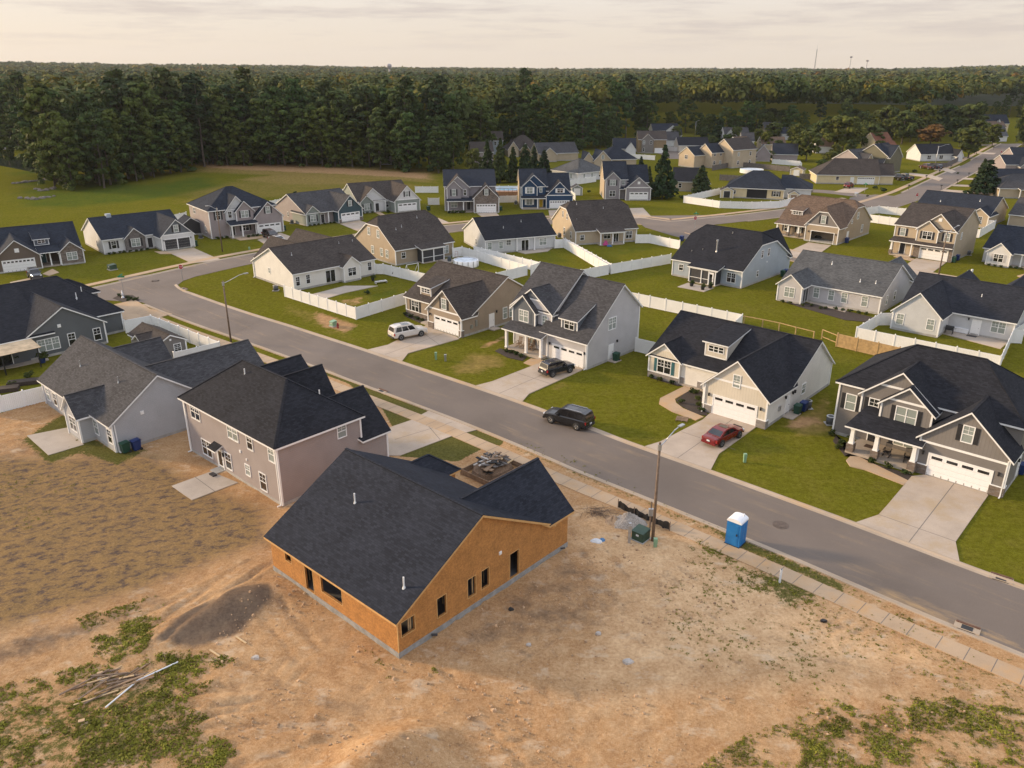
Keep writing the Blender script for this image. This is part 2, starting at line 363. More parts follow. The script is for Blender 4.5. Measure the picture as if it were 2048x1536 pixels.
# north kerb line of the near street, from the photograph
NK = [(330, 545), (346, 560), (356, 572), (367, 580), (389, 588), (448, 609), (512, 630), (578, 650), (656, 675), (734, 700), (805, 724), (950, 772), (1044, 804), (1181, 854), (1262, 885), (1421, 941), (1645, 1022), (1710, 1046), (1919, 1125), (2048, 1172), (2500, 1335)]
NL = [Vector((*P(*p)[:2], 0)) for p in NK]
def offset(line, d):
    out = []
    for i, p in enumerate(line):
        a = line[max(i - 1, 0)]; b_ = line[min(i + 1, len(line) - 1)]; t = (b_ - a).normalized(); out.append(p + Vector((t.y, -t.x, 0)) * d)
    return out
def resample(line, n=4):
    out = []
    for i in range(len(line) - 1):
        p0, p1, p2, p3 = line[max(i - 1, 0)], line[i], line[i + 1], line[min(i + 2, len(line) - 1)]
        for k in range(n):
            t = k / n; out.append(.5 * ((2 * p1) + (-p0 + p2) * t + (2 * p0 - 5 * p1 + 4 * p2 - p3) * t * t + (-p0 + 3 * p1 - 3 * p2 + p3) * t ** 3))
    return out + [line[-1]]
def strip(name, line, prof, mat):
    """sweep a cross-profile [(offset, z)...] along a world line (offset to the right)"""
    b = MB(); L = [offset(line, o) for o, z in prof]
    for i in range(len(line) - 1):
        for j in range(len(prof) - 1):
            q = [L[j][i], L[j][i + 1], L[j + 1][i + 1], L[j + 1][i]]; zz = [prof[j][1], prof[j][1], prof[j + 1][1], prof[j + 1][1]]
            b.poly([(p.x, p.y, z) for p, z in zip(q, zz)])
    return struct(name, b.build(name, mat, uv=False))
def asphalt():
    m, nt, b = newmat('asphalt'); co = coord(nt, 'Object'); c = (.185, .152, .128)
    a = ramp(nt, noisetex(nt, co, .12, 6, .6), [sh(c, .80), c, sh(c, 1.12)], [.34, .5, .66])
    a = mixc(nt, .35, a, ramp(nt, noisetex(nt, co, 16, 4, .75), [sh(c, .55), sh(c, 1.4)], [.36, .64]))
    # tyre-tracked sand, long streaks down the street
    mp_ = N(nt, 'ShaderNodeMapping'); mp_.inputs['Rotation'].default_value = (0, 0, R(43)); LK(nt, co, mp_.inputs[0])
    st = noisetex(nt, mp_.outputs[0], 1, 6, .7, (.11, 1.1, 1)); pt = noisetex(nt, co, .13, 6, .75)
    f = mth(nt, 'MULTIPLY', ramp(nt, st, [(0, 0, 0), (1, 1, 1)], [.53, .70]), ramp(nt, pt, [(0, 0, 0), (1, 1, 1)], [.44, .62]))
    a = mixc(nt, mth(nt, 'MULTIPLY', f, .6), a, (.42, .29, .16))
    at = N(nt, 'ShaderNodeVertexColor', layer_name='mask'); s_ = N(nt, 'ShaderNodeSeparateColor'); LK(nt, at.outputs[0], s_.inputs[0])
    n4 = noisetex(nt, mp_.outputs[0], 1, 8, .8, (.35, 1.6, 1))
    f2 = mth(nt, 'MULTIPLY', mth(nt, 'ADD', mth(nt, 'ADD', s_.outputs[0], mth(nt, 'MULTIPLY', mth(nt, 'SUBTRACT', n4, .5), 1.5)), -.5), 2.4, True)
    a = mixc(nt, mth(nt, 'MULTIPLY', f2, .8), a, (.46, .31, .155))
    a = mixc(nt, mth(nt, 'MULTIPLY', s_.outputs[1], .14), a, (.05, .045, .042))
    LK(nt, a, b.inputs['Base Color']); b.inputs['Roughness'].default_value = .85; b.inputs['Specular IOR Level'].default_value = .15
    bump(nt, b, noisetex(nt, co, 40, 3), .25, .01); return m
M['asph'] = asphalt()
# the ground itself: one sheet to the horizon, with painted-in wear on the lawns
def axis(lo, hi, st, far):
    a = list(np.arange(lo, hi + st / 2, st)); d = st
    q = []; x = hi
    while x < far: d *= 1.5; x += d; q.append(x)
    d = st; p = []; x = lo
    while x > -far: d *= 1.5; x -= d; p.append(x)
    return np.array(p[::-1] + a + q)
xs = axis(-120, 130, 1.0, 9000); ys = axis(24, 330, 1.0, 12000); ys = ys[ys > -900]
def zground(X, Y): return np.full(X.shape, -.03) + .0 * X
GM = [  # channel (0 bare soil, 1 dry grass, 2 lush), photo outline, strength, feather in metres
    (0, [(630, 618), (700, 640), (725, 650), (690, 668), (640, 655), (620, 635)], .85, 1.6),
    (0, [(660, 600), (730, 590), (740, 605), (700, 618)], .62, 1.2),
    (1, [(895, 735), (930, 705), (1000, 705), (1020, 730), (960, 750), (900, 752)], .95, 2),
    (0, [(925, 715), (985, 708), (1000, 722), (950, 735), (915, 735)], .42, 1.5),
    (1, [(1100, 768), (1140, 758), (1150, 770), (1105, 785)], .8, 1.2), (0, [(1095, 772), (1125, 766), (1120, 780), (1095, 785)], .5, .8),
    (0, [(1190, 735), (1290, 708), (1300, 715), (1200, 750)], .55, 1.0), (0, [(955, 690), (1010, 668), (1020, 674), (965, 705)], .75, .8), (0, [(875, 705), (915, 690), (925, 694), (880, 712)], .55, .8),
    (0, [(1555, 850), (1600, 825), (1655, 835), (1640, 855), (1590, 865)], .7, 1.0), (0, [(1640, 800), (1668, 790), (1668, 850), (1630, 850)], .62, 1.2), (1, [(1550, 850), (1660, 780), (1680, 870), (1600, 880)], .9, 1.5),
    (1, [(1090, 812), (1150, 800), (1180, 838), (1120, 830)], .7, 1.5), (1, [(560, 590), (660, 630), (760, 690), (700, 690), (560, 630)], .75, 3),
    (1, [(380, 540), (520, 600), (600, 650), (500, 620), (400, 580)], .55, 3), (1, [(330, 385), (520, 345), (880, 365), (870, 385), (540, 400), (420, 420), (330, 410)], .72, 9), (1, [(455, 360), (560, 345), (700, 352), (860, 368), (700, 372), (560, 372)], .95, 5),
    (0, [(375, 325), (600, 328), (880, 345), (880, 362), (700, 352), (400, 338)], .72, 6), (1, [(380, 318), (880, 338), (880, 368), (380, 345)], .95, 6),
    (2, [(60, 330), (300, 365), (420, 345), (480, 370), (340, 400), (150, 420), (0, 420), (0, 330)], .75, 8), (2, [(0, 300), (90, 305), (90, 318), (0, 318)], .9, 4), (1, [(0, 350), (60, 350), (90, 385), (60, 400), (0, 390)], .7, 6),
    (1, [(120, 400), (400, 395), (520, 385), (330, 430), (160, 440), (0, 470), (0, 430)], .45, 8), (2, [(160, 440), (330, 430), (370, 450), (180, 470)], .5, 4), (1, [(60, 395), (130, 405), (120, 440), (40, 440)], .6, 5), (1, [(80, 360), (150, 345), (150, 380), (90, 400)], .55, 5), (0, [(0, 352), (50, 346), (50, 358), (0, 372)], .5, 4),
    (1, [(1290, 590), (1460, 640), (1600, 640), (1700, 660), (1500, 680), (1300, 630)], .45, 4), (1, [(1560, 850), (1700, 960), (1800, 1000), (1700, 1020), (1480, 930)], .42, 3),
    (2, [(1020, 500), (1100, 490), (1160, 525), (1100, 530)], .6, 2), (2, [(720, 590), (800, 570), (815, 590), (730, 610)], .7, 2), (2, [(1160, 500), (1330, 485), (1320, 500), (1230, 520)], .55, 2), (2, [(1210, 535), (1350, 530), (1560, 600), (1500, 620), (1330, 580)], .5, 4),
    (1, [(0, 560), (0, 500), (60, 540)], .3, 3), (1, [(1420, 1080), (1900, 1120), (2048, 1150), (2048, 1040), (1930, 1010)], .25, 3)]
struct('ground', grid('ground', xs, ys, zground, M['grass'], GM))
# near street: asphalt, rolled kerbs with gutters, the sidewalk on the near side
NR = resample(NL, 4)
def roadgrid(name, line, o0, o1, z, masks=()):
    b = MB(); k = 16; L = [offset(line, o0 + (o1 - o0) * j / k) for j in range(k + 1)]
    V = [(L[j][i].x, L[j][i].y, z) for i in range(len(line)) for j in range(k + 1)]
    F_ = [(i * (k + 1) + j, (i + 1) * (k + 1) + j, (i + 1) * (k + 1) + j + 1, i * (k + 1) + j + 1) for i in range(len(line) - 1) for j in range(k)]
    me = bpy.data.meshes.new(name); me.from_pydata(V, [], F_); A = np.array(V); col = np.zeros((len(V), 4), np.float32); col[:, 3] = 1
    for ch, poly, val, fe in masks: col[:, ch] = np.maximum(col[:, ch], np.clip(sdist(A[:, 0], A[:, 1], PX(poly)) / fe * .5 + .5, 0, 1) * val)
    a = me.color_attributes.new('mask', 'FLOAT_COLOR', 'POINT'); a.data.foreach_set('color', col.ravel()); me.materials.append(M['asph'])
    return struct(name, link(name, me))
RM = [(1, [(705, 660), (620, 735), (900, 900), (1500, 1150), (2300, 1500), (2300, 1250), (1500, 960)], 1.0, .3), (0, [(1700, 1165), (1800, 1185), (2000, 1268), (2048, 1300), (1930, 1262), (1760, 1200)], 1.0, 1.4), (0, [(1780, 1125), (1815, 1140), (1812, 1155), (1775, 1135)], .7, .6), (0, [(1050, 868), (1300, 975), (1480, 1062), (1430, 1050), (1200, 945), (1040, 880)], .42, .9),
      (0, [(640, 725), (760, 745), (900, 800), (880, 812), (700, 745)], .42, 1.2), (0, [(1180, 880), (1420, 960), (1440, 975), (1180, 890)], .3, .8)]
roadgrid('road', resample(NR, 2), .58, 7.85, .004, RM)
strip('kerb', NR[7:], [(-.02, -.03), (-.01, .10), (.14, .11), (.30, .03), (.58, .008)], M['kerb'])
cut = 16
strip('kerb.001', NR[cut:], [(7.85, .008), (8.12, .03), (8.28, .11), (8.42, .10), (8.43, -.03)], M['kerb'])
SW = NR[cut + 2:]
strip('sidewalk', SW, [(9.60, -.03), (9.61, .07), (11.13, .07), (11.14, -.03)], M['walk'])
b = MB()
A9, A11 = offset(SW, 9.61), offset(SW, 11.13)
def arclen(line, step):
    acc = 0; out = []
    for i in range(len(line) - 1):
        d = (line[i + 1] - line[i]).length
        while acc < d: out.append((i, acc / d)); acc += step
        acc -= d
    return out
for i, t in arclen(SW, 1.52):
    p, q = A9[i].lerp(A9[i + 1], t), A11[i].lerp(A11[i + 1], t); d = (q - p).normalized(); n_ = Vector((-d.y, d.x, 0)) * .022
    b.poly([(p + n_).to_tuple()[:2] + (.074,), (q + n_).to_tuple()[:2] + (.074,), (q - n_).to_tuple()[:2] + (.074,), (p - n_).to_tuple()[:2] + (.074,)])
struct('sidewalk_joints', b.build('sidewalk_joints', M['joint'], uv=False))
def pxroad(name, cpx, hw=3.6, kerb=True, walk=(), z=.006, n=4, gaps=()):
    L = resample([Vector((*P(*p)[:2], 0)) for p in cpx], n)
    roadgrid(name, L, -hw, hw, z)
    if kerb:
        for s_ in (-1, 1):
          cuts = sorted([g[1:] for g in gaps if g[0] == s_]) + [(len(L), len(L))]; i0 = 0
          for c0, c1 in cuts:
            if c0 - i0 >= 1: strip('kerb', L[i0:c0 + 1], [(s_ * hw, .008), (s_ * (hw + .3), .03), (s_ * (hw + .45), .11), (s_ * (hw + .6), .10), (s_ * (hw + .61), -.03)], M['kerb'])
            i0 = c1
    for s_ in walk: strip('sidewalk', L, [(s_ * (hw + 2.0), -.03), (s_ * (hw + 2.01), .06), (s_ * (hw + 3.45), .06), (s_ * (hw + 3.46), -.03)], M['walk'])
    return L
# the farther streets
ST2 = pxroad('road', [(-260, 690), (0, 624), (180, 590), (300, 563), (395, 541), (513, 516), (700, 484), (912, 456), (1080, 443), (1250, 440), (1345, 449), (1440, 441), (1560, 427), (1640, 416), (1730, 402)], walk=(-1,), z=.008, gaps=((1, 8, 21), (1, 38, 45), (1, 51, 99), (-1, 53, 99)))
STB = pxroad('road', [(1345, 449), (1420, 468), (1500, 490), (1590, 513), (1700, 530), (1855, 555), (1960, 574), (2060, 592), (2400, 660)], z=.010, gaps=((1, 0, 3), (-1, 0, 3)))
STF = pxroad('road', [(1760, 413), (1824, 392), (1859, 376), (1916, 347), (1953, 329.5), (1976, 315), (2001, 300), (2022, 288)], hw=3.9, walk=(-1,), z=.012, gaps=((1, 0, 6), (-1, 0, 5), (1, 19, 22), (-1, 15, 18)))
pxroad('road', [(1930, 290), (1985, 290), (2048, 288)], hw=3.0, kerb=False, z=.014); pxroad('road', [(1835, 315), (1900, 314), (1950, 316), (2000, 317)], hw=3.0, kerb=False, z=.014)
pxroad('road', [(1310, 298), (1350, 308), (1372, 318)], hw=6.5, kerb=False, z=.014); pxroad('road', [(1590, 380), (1660, 384), (1735, 393)], hw=3.3, kerb=False, z=.016)
# intersection apron where the near street meets the far one
def flat(name, px, z, mat, kind='structure', **k): return polysheet(name, PX(px), z - .05, z, mat, kind, **k)
def roadpoly(px, z):
    me = bpy.data.meshes.new('road'); q = PX(px); me.from_pydata([(x, y, z) for x, y in q], [], [tuple(range(len(q)))]); me.color_attributes.new('mask', 'FLOAT_COLOR', 'POINT').data.foreach_set('color', [0., 0., 0., 1.] * len(q)); me.materials.append(M['asph'])
    return struct('road', link('road', me))
roadpoly([(170, 585), (215, 575), (395, 532), (500, 517), (470, 532), (400, 550), (366, 562), (352, 573), (366, 584), (450, 616), (520, 641), (470, 667), (400, 640), (330, 612), (285, 605), (200, 600)], .018)
roadpoly([(1260, 432), (1450, 430), (1450, 446), (1415, 452), (1400, 462), (1430, 474), (1400, 486), (1340, 470), (1290, 455)], .019)
roadpoly([(1700, 395), (1750, 389), (1790, 392), (1830, 384), (1840, 392), (1800, 408), (1745, 414), (1690, 415)], .020)
# driveways and front walks
def drive(px, z=.055, joints=(), name='driveway', mat='drive'):
    return polysheet(name, PX(px), -.03, z, M[mat], 'structure', joints=[(P(*a), P(*c)) for a, c in joints])
drive([(865, 658), (913, 674), (919, 678), (816, 707), (803, 724), (734, 700), (776, 690), (856, 649)], joints=[((889, 667), (770, 710)), ((836, 659), (880, 691))])
drive([(1104, 719), (1166, 738), (1163, 741), (1058, 788), (1044, 804), (950, 772), (985, 763), (1085, 724)], joints=[((1134, 729), (998, 788)), ((1030, 745), (1100, 768))])
drive([(1047, 726), (1062, 717), (1090, 722), (1078, 737)], .05, name='front_walk', mat='walk')
drive([(1421, 826), (1510, 852), (1511, 855), (1438, 908), (1421, 941), (1290, 893), (1320, 884), (1405, 840)], joints=[((1466, 839), (1355, 917)), ((1362, 864), (1470, 900))])
drive([(1370, 772), (1386, 778), (1350, 798), (1352, 806), (1366, 817), (1407, 834), (1392, 841), (1345, 824), (1318, 808), (1320, 797)], .05, name='front_walk', mat='walk')
drive([(1849, 950), (1973, 987), (1976, 991), (1911, 1084), (1919, 1125), (1710, 1046), (1757, 1030), (1775, 1010), (1823, 953)], joints=[((1908, 968), (1818, 1085)), ((1757, 1030), (1911, 1084))])
drive([(1692, 921), (1700, 913), (1718, 914), (1817, 962), (1807, 970), (1730, 940), (1700, 933)], .05, name='front_walk', mat='walk')
drive([(775, 857), (822, 841), (858, 822), (959, 859), (903, 873), (800, 912), (776, 912)], .062, joints=[((790, 880), (905, 845)), ((850, 845), (880, 880))])
drive([(270, 600), (300, 618), (345, 628), (300, 640), (250, 640), (200, 620), (215, 612)], .05, name='front_walk', mat='walk')
drive([(332, 503), (387, 496), (425, 513), (445, 520), (382, 527), (370, 520)]); drive([(309, 503), (332, 503), (345, 508), (320, 508)], .05, name='front_walk', mat='walk')
drive([(20, 565), (80, 552), (120, 570), (60, 600)]); drive([(85, 548), (105, 538), (118, 545), (98, 552)], .05, name='front_walk', mat='walk')
drive([(515, 480), (561, 466), (590, 476), (590, 500), (560, 505)]); drive([(470, 477), (545, 470), (548, 474), (480, 481)], .05, name='front_walk', mat='walk')
drive([(680, 448), (719, 441), (745, 450), (760, 462), (730, 468)]); drive([(808, 427), (848, 422), (862, 430), (900, 446), (870, 450)]); drive([(750, 425), (760, 424), (772, 431), (765, 433)], .05, name='front_walk', mat='walk')
drive([(954, 427), (992, 425), (998, 431), (1010, 440), (975, 442)]); drive([(1097, 421), (1133, 419), (1130, 436), (1100, 437)]); drive([(1250, 417), (1286, 416), (1304, 435), (1268, 437)])
drive([(1617, 485), (1662, 491), (1645, 503), (1620, 522), (1555, 508), (1580, 502)]); drive([(1832, 517), (1892, 525), (1864, 546), (1866, 556), (1806, 547), (1807, 533)]); drive([(1787, 513), (1800, 510), (1832, 519), (1822, 522)], .05, name='front_walk', mat='walk')
drive([(1695, 375), (1737, 376), (1716, 387), (1668, 384)]); drive([(2034, 552), (2060, 545), (2100, 560), (2080, 572)], .05, name='front_walk', mat='walk')
for a in ([(1903, 369), (1945, 370.5), (1990, 372), (1990, 375), (1944, 374), (1898, 372)], [(1927, 356), (1960, 357), (1995, 358), (1995, 361), (1958, 360), (1922, 359)], [(1954, 345.5), (1968, 346.5), (2000, 347.5), (2000, 350), (1966, 349), (1950, 348)], [(1887, 379), (1940, 382.5), (1990, 385), (1990, 390), (1940, 387), (1880, 383)], [(1818, 346), (1862, 350), (1886, 357), (1878, 362), (1856, 355), (1818, 350)], [(1870, 336), (1896, 337), (1912, 343), (1904, 347), (1886, 341), (1868, 340)], [(1960, 305), (1992, 306), (1988, 309), (1955, 307)]): drive(a, .07)
# back patios
def patio(px, **k): return drive(px, .06, name='patio_slab', mat='patio', **k)
patio([(343, 973), (384, 1001), (476, 966), (422, 944)], joints=[((390, 955), (430, 984))]); patio([(54, 872), (97, 911), (168, 890), (140, 855)])
patio([(620, 590), (690, 572), (756, 572), (690, 586), (650, 598)]); patio([(1035, 504), (1055, 500), (1105, 496), (1095, 503), (1050, 508)]); patio([(1355, 574), (1376, 566), (1428, 576), (1408, 584)]); patio([(1598, 600), (1625, 590), (1700, 612), (1690, 625)])
patio([(1875, 665), (1890, 655), (2015, 685), (2001, 698)]); patio([(870, 521), (900, 517), (915, 522), (890, 528)]); patio([(-40, 745), (-40, 705), (80, 690), (98, 720), (30, 735)])
# bare lot with straw, sand, weeds: a fine sheet with its own relief
def lotmat():
    m, nt, b = newmat('bare_soil'); co = coord(nt, 'Object')
    at = N(nt, 'ShaderNodeVertexColor', layer_name='mask'); s_ = N(nt, 'ShaderNodeSeparateColor'); LK(nt, at.outputs[0], s_.inputs[0])
    big = noisetex(nt, co, .16, 8, .65); mid = noisetex(nt, co, .8, 8, .7); fine = noisetex(nt, co, 5, 6, .75); vf = noisetex(nt, co, 22, 3, .7)
    a = ramp(nt, big, [(.33, .145, .048), (.44, .245, .105), (.56, .37, .20)], [.38, .5, .60])
    a = mixc(nt, .5, a, ramp(nt, mid, [(.22, .105, .042), (.44, .25, .11), (.62, .43, .245)], [.34, .5, .64]))
    a = mixc(nt, .42, a, ramp(nt, fine, [(.13, .065, .028), (.42, .245, .115), (.66, .46, .28)], [.34, .5, .66]))
    a = mixc(nt, .28, a, ramp(nt, vf, [(.08, .045, .02), (.56, .39, .24)], [.38, .62]))
    orn = noisetex(nt, co, .35, 7, .7)
    a = mixc(nt, mth(nt, 'MULTIPLY', mth(nt, 'ADD', mth(nt, 'SUBTRACT', at.outputs[1], .35), mth(nt, 'MULTIPLY', mth(nt, 'SUBTRACT', orn, .5), 1.6)), 1.6, True), a, mixc(nt, .5, ramp(nt, fine, [(.34, .20, .10), (.60, .40, .22), (.78, .56, .34)], [.34, .5, .66]), ramp(nt, mid, [(.44, .26, .13), (.66, .45, .26)], [.36, .62])))
    pale = noisetex(nt, co, .42, 8, .72, (1, 1.6, 1))
    a = mixc(nt, ramp(nt, pale, [(0, 0, 0), (.62, .62, .62)], [.55, .66]), a, (.56, .44, .31))
    # darker or trodden soil, and shade painted into the rut bottoms
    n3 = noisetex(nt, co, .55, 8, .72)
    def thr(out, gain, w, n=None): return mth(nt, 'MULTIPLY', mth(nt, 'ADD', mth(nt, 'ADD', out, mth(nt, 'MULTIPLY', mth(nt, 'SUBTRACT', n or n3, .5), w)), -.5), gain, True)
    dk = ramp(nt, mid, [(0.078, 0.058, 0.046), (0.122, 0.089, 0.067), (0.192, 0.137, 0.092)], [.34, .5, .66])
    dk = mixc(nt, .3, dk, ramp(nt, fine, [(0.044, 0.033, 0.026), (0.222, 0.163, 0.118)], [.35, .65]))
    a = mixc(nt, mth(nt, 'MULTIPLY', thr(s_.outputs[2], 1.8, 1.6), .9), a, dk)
    # straw scattered in combed clumps
    mp_ = N(nt, 'ShaderNodeMapping'); mp_.inputs['Rotation'].default_value = (0, 0, R(-20)); LK(nt, co, mp_.inputs[0])
    stn = noisetex(nt, mp_.outputs[0], 1, 8, .8, (1.0, 1.7, 1)); stf = noisetex(nt, mp_.outputs[0], 1, 4, .8, (6, 22, 1))
    strawc = ramp(nt, stf, [(0.126, 0.078, 0.037), (0.252, 0.159, 0.070), (0.370, 0.252, 0.122)], [.34, .5, .66])
    a = mixc(nt, thr(s_.outputs[1], 3.0, 0), a, mixc(nt, ramp(nt, stn, [(0, 0, 0), (1, 1, 1)], [.41, .52]), ramp(nt, fine, [(0.081, 0.059, 0.049), (0.126, 0.092, 0.073)], [.35, .65]), strawc))
    # thin weeds and grass
    gn = noisetex(nt, co, 2.4, 8, .8)
    gc = ramp(nt, fine, [(0.033, 0.038, 0.009), (0.078, 0.083, 0.018), (0.122, 0.118, 0.031)], [.32, .5, .68])
    a = mixc(nt, mth(nt, 'MULTIPLY', thr(s_.outputs[0], 5, 1.9, gn), .92), a, gc)
    LK(nt, a, b.inputs['Base Color']); b.inputs['Roughness'].default_value = .97; b.inputs['Specular IOR Level'].default_value = .0
    bump(nt, b, mixc(nt, .5, fine, vf), .7, .08); return m
NLn = [(p.x, p.y) for p in NR]
LOTPOLY = PX([(-500, 960), (10, 824), (94, 803), (200, 790), (330, 745), (560, 730), (640, 700), (1035, 830), (2600, 1400), (2600, 1900), (-900, 1900)])
TR = [[(545, 1125), (330, 1285)], [(560, 1110), (350, 1262)], [(500, 1160), (240, 1290)], [(330, 1395), (560, 1375), (830, 1440)], [(340, 1420), (600, 1400), (860, 1470)], [(480, 1330), (700, 1420), (900, 1450)], [(620, 1330), (560, 1395), (420, 1420)], [(1180, 1060), (1290, 1200), (1480, 1290), (1700, 1330)], [(1150, 1090), (1250, 1230), (1440, 1320)],
      [(1000, 1300), (1100, 1240), (1240, 1230)], [(880, 1340), (1010, 1420), (1100, 1500)], [(1640, 1250), (1720, 1220), (1790, 1240)], [(1650, 1268), (1735, 1235), (1800, 1255)], [(560, 1200), (640, 1300), (760, 1340)], [(1130, 1230), (1200, 1180), (1320, 1170)], [(430, 1500), (640, 1440), (850, 1440)], [(900, 1180), (1100, 1290), (1160, 1400)], [(1350, 1130), (1480, 1230), (1600, 1260)], [(1330, 1145), (1460, 1250), (1590, 1285)], [(300, 1470), (480, 1420)], [(640, 1480), (900, 1500), (1150, 1470)]]
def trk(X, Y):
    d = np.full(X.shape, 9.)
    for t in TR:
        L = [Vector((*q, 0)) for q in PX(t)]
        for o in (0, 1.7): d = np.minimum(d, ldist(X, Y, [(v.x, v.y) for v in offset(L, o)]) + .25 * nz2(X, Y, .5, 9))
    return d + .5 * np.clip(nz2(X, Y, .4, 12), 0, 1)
def zlot(X, Y):
    z = .06 + .10 * nz2(X, Y, .35, 1) + .07 * nz2(X, Y, 1.1, 2) + .05 * nz2(X, Y, 2.6, 3)
    tr = np.zeros(X.shape)
    for t in TR:
        L = PX(t); jig = .25 * nz2(X, Y, .5, 9)
        for o in (0, 1.7):
            L2 = [(v.x, v.y) for v in offset([Vector((*q, 0)) for q in L], o)]; d = ldist(X, Y, L2) + jig
            tr += -.13 * np.exp(-(d / .24) ** 2) + .07 * np.exp(-((np.abs(d) - .42) / .18) ** 2)
    z += np.clip(tr, -.17, .13) * np.clip(.5 + 1.6 * nz2(X, Y, .4, 11), 0, 1)
    def hill(px, r, h, sx=1, sy=1, a=0):
        c = P(*px); dx, dy = X - c.x, Y - c.y; u, v = dx * math.cos(a) + dy * math.sin(a), -dx * math.sin(a) + dy * math.cos(a)
        return h * np.exp(-((u / sx) ** 2 + (v / sy) ** 2) / r ** 2 * (1 + .5 * nz2(X, Y, .8, 5)))
    z = z + hill((770, 1530), 2.0, 1.5, 1.6, .85, .5) + hill((430, 1235), 2.2, .55, 2.0, .7, .75) + hill((470, 1200), 1.4, .3, 1.4, 1, .8) + hill((1190, 1040), 1.2, .30) + hill((1330, 1140), 1.5, .15)
    # flatten against slabs, walls and the walk
    d = ldist(X, Y, NLn); z = np.where(d < 12.5, z * np.clip((d - 11.3) / 1.2, .12, 1), z)
    for pl in ([(340, 940), (480, 960), (384, 1010)], [(50, 870), (170, 850), (97, 915)], [(770, 800), (970, 855), (770, 920)], [(60, 690), (510, 680), (410, 930), (210, 930)], [(360, 770), (780, 830), (620, 1020)]):
        z = z * np.clip(-sdist(X, Y, PX(pl)) / 1.0, .15, 1)
    return np.maximum(z, .004)
LM = [(9, trk, .62, .34), (3, [(1130, 1010), (1480, 1100), (1720, 1220), (1900, 1330), (1700, 1400), (1450, 1380), (1280, 1420), (1140, 1350), (1230, 1180), (1140, 1100)], .95, 4), (3, [(420, 1400), (520, 1375), (560, 1420), (440, 1450)], .7, 1.5), (3, [(640, 1500), (760, 1450), (860, 1490), (860, 1560), (640, 1560)], .6, 2), (1, [(-200, 905), (120, 905), (330, 900), (420, 960), (560, 1010), (575, 1090), (430, 1140), (300, 1195), (150, 1240), (-200, 1330)], .95, 3.0),  # first mask paints the ruts darker to deepen their shade
      (2, [(-50, 820), (120, 860), (330, 890), (400, 930), (120, 960), (-100, 960)], .62, 4), (2, [(-200, 1280), (150, 1235), (330, 1170), (360, 1200), (180, 1290), (60, 1340), (-200, 1400)], .85, 2), (2, [(305, 1290), (370, 1225), (470, 1185), (545, 1170), (550, 1205), (490, 1262), (390, 1302)], 1.25, .6),
      (2, [(540, 1150), (640, 1230), (760, 1320), (700, 1340), (560, 1260), (500, 1210)], .55, 1.5), (2, [(820, 1310), (960, 1210), (1130, 1105), (1220, 1130), (1240, 1270), (1080, 1290), (900, 1330)], .72, 2), (2, [(400, 1390), (640, 1350), (850, 1420), (840, 1500), (600, 1470), (420, 1440)], .5, 2),
      (2, [(330, 760), (420, 730), (560, 1010), (480, 900)], .7, 2), (2, [(1170, 1010), (1215, 1010), (1220, 1060), (1180, 1060)], .62, .8), (2, [(1640, 1240), (1780, 1215), (1800, 1250), (1660, 1290)], .55, 1),
      (0, [(-200, 1600), (-200, 1400), (120, 1345), (300, 1300), (420, 1340), (430, 1460), (330, 1600)], .62, 3), (0, [(180, 1280), (320, 1205), (330, 1240), (290, 1310), (420, 1300), (480, 1330), (380, 1350), (200, 1330)], .62, 1.2), (0, [(430, 1480), (490, 1490), (440, 1530), (330, 1600), (260, 1560)], .72, 1.2), (0, [(40, 880), (130, 825), (215, 890), (300, 900), (235, 932), (160, 908), (95, 930)], .95, .8),
      (0, [(-50, 930), (90, 960), (200, 990), (60, 1060), (-50, 1060)], .38, 3), (0, [(755, 800), (785, 852), (822, 842), (780, 800)], 1.4, .3), (0, [(799, 913), (902, 872), (962, 898), (915, 924)], 1.5, .3), (0, [(700, 770), (760, 765), (855, 825), (820, 842), (740, 800)], 1.4, .3), (0, [(560, 700), (700, 750), (855, 822), (845, 832), (690, 764), (560, 716)], 1.5, .25), (0, [(928, 864), (960, 860), (1008, 880), (1000, 892), (960, 878)], 1.5, .25), (0, [(480, 672), (560, 700), (560, 720), (480, 690)], 1.5, .3),
      (0, [(1000, 880), (1060, 884), (1360, 1010), (1480, 1070), (1470, 1095), (1330, 1030), (1010, 895)], .52, .5), (0, [(1360, 1020), (1700, 1170), (1690, 1190), (1480, 1100)], .80, .5), (0, [(1690, 1170), (1960, 1290), (2100, 1340), (2100, 1360), (1700, 1195)], .50, .5),
      (0, [(1370, 1060), (1500, 1140), (1640, 1200), (1580, 1215), (1470, 1160), (1390, 1080)], .62, 1.0), (0, [(1500, 1150), (1590, 1140), (1650, 1195), (1570, 1220)], .75, .7), (0, [(1740, 1240), (2100, 1370), (2100, 1420), (1900, 1340), (1780, 1280)], .55, 1.2), (0, [(1600, 1600), (1650, 1430), (1760, 1380), (1900, 1400), (2100, 1430), (2100, 1650)], .50, 4), (0, [(1300, 1600), (1500, 1480), (1700, 1420), (1750, 1600)], .36, 4), (0, [(1320, 1250), (1460, 1310), (1500, 1360), (1400, 1350), (1330, 1290)], .30, 3), (0, [(700, 1270), (760, 1320), (810, 1345), (900, 1320), (870, 1350), (780, 1360), (700, 1310)], .40, 1)]
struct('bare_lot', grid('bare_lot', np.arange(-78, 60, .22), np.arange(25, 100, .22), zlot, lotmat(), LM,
    keep=lambda X, Y: (sdist(X, Y, LOTPOLY) > 0) & ((ldist(X, Y, NLn) > 8.35)) & (Y < np.interp(X, [p[0] for p in NLn], [p[1] for p in NLn]))))
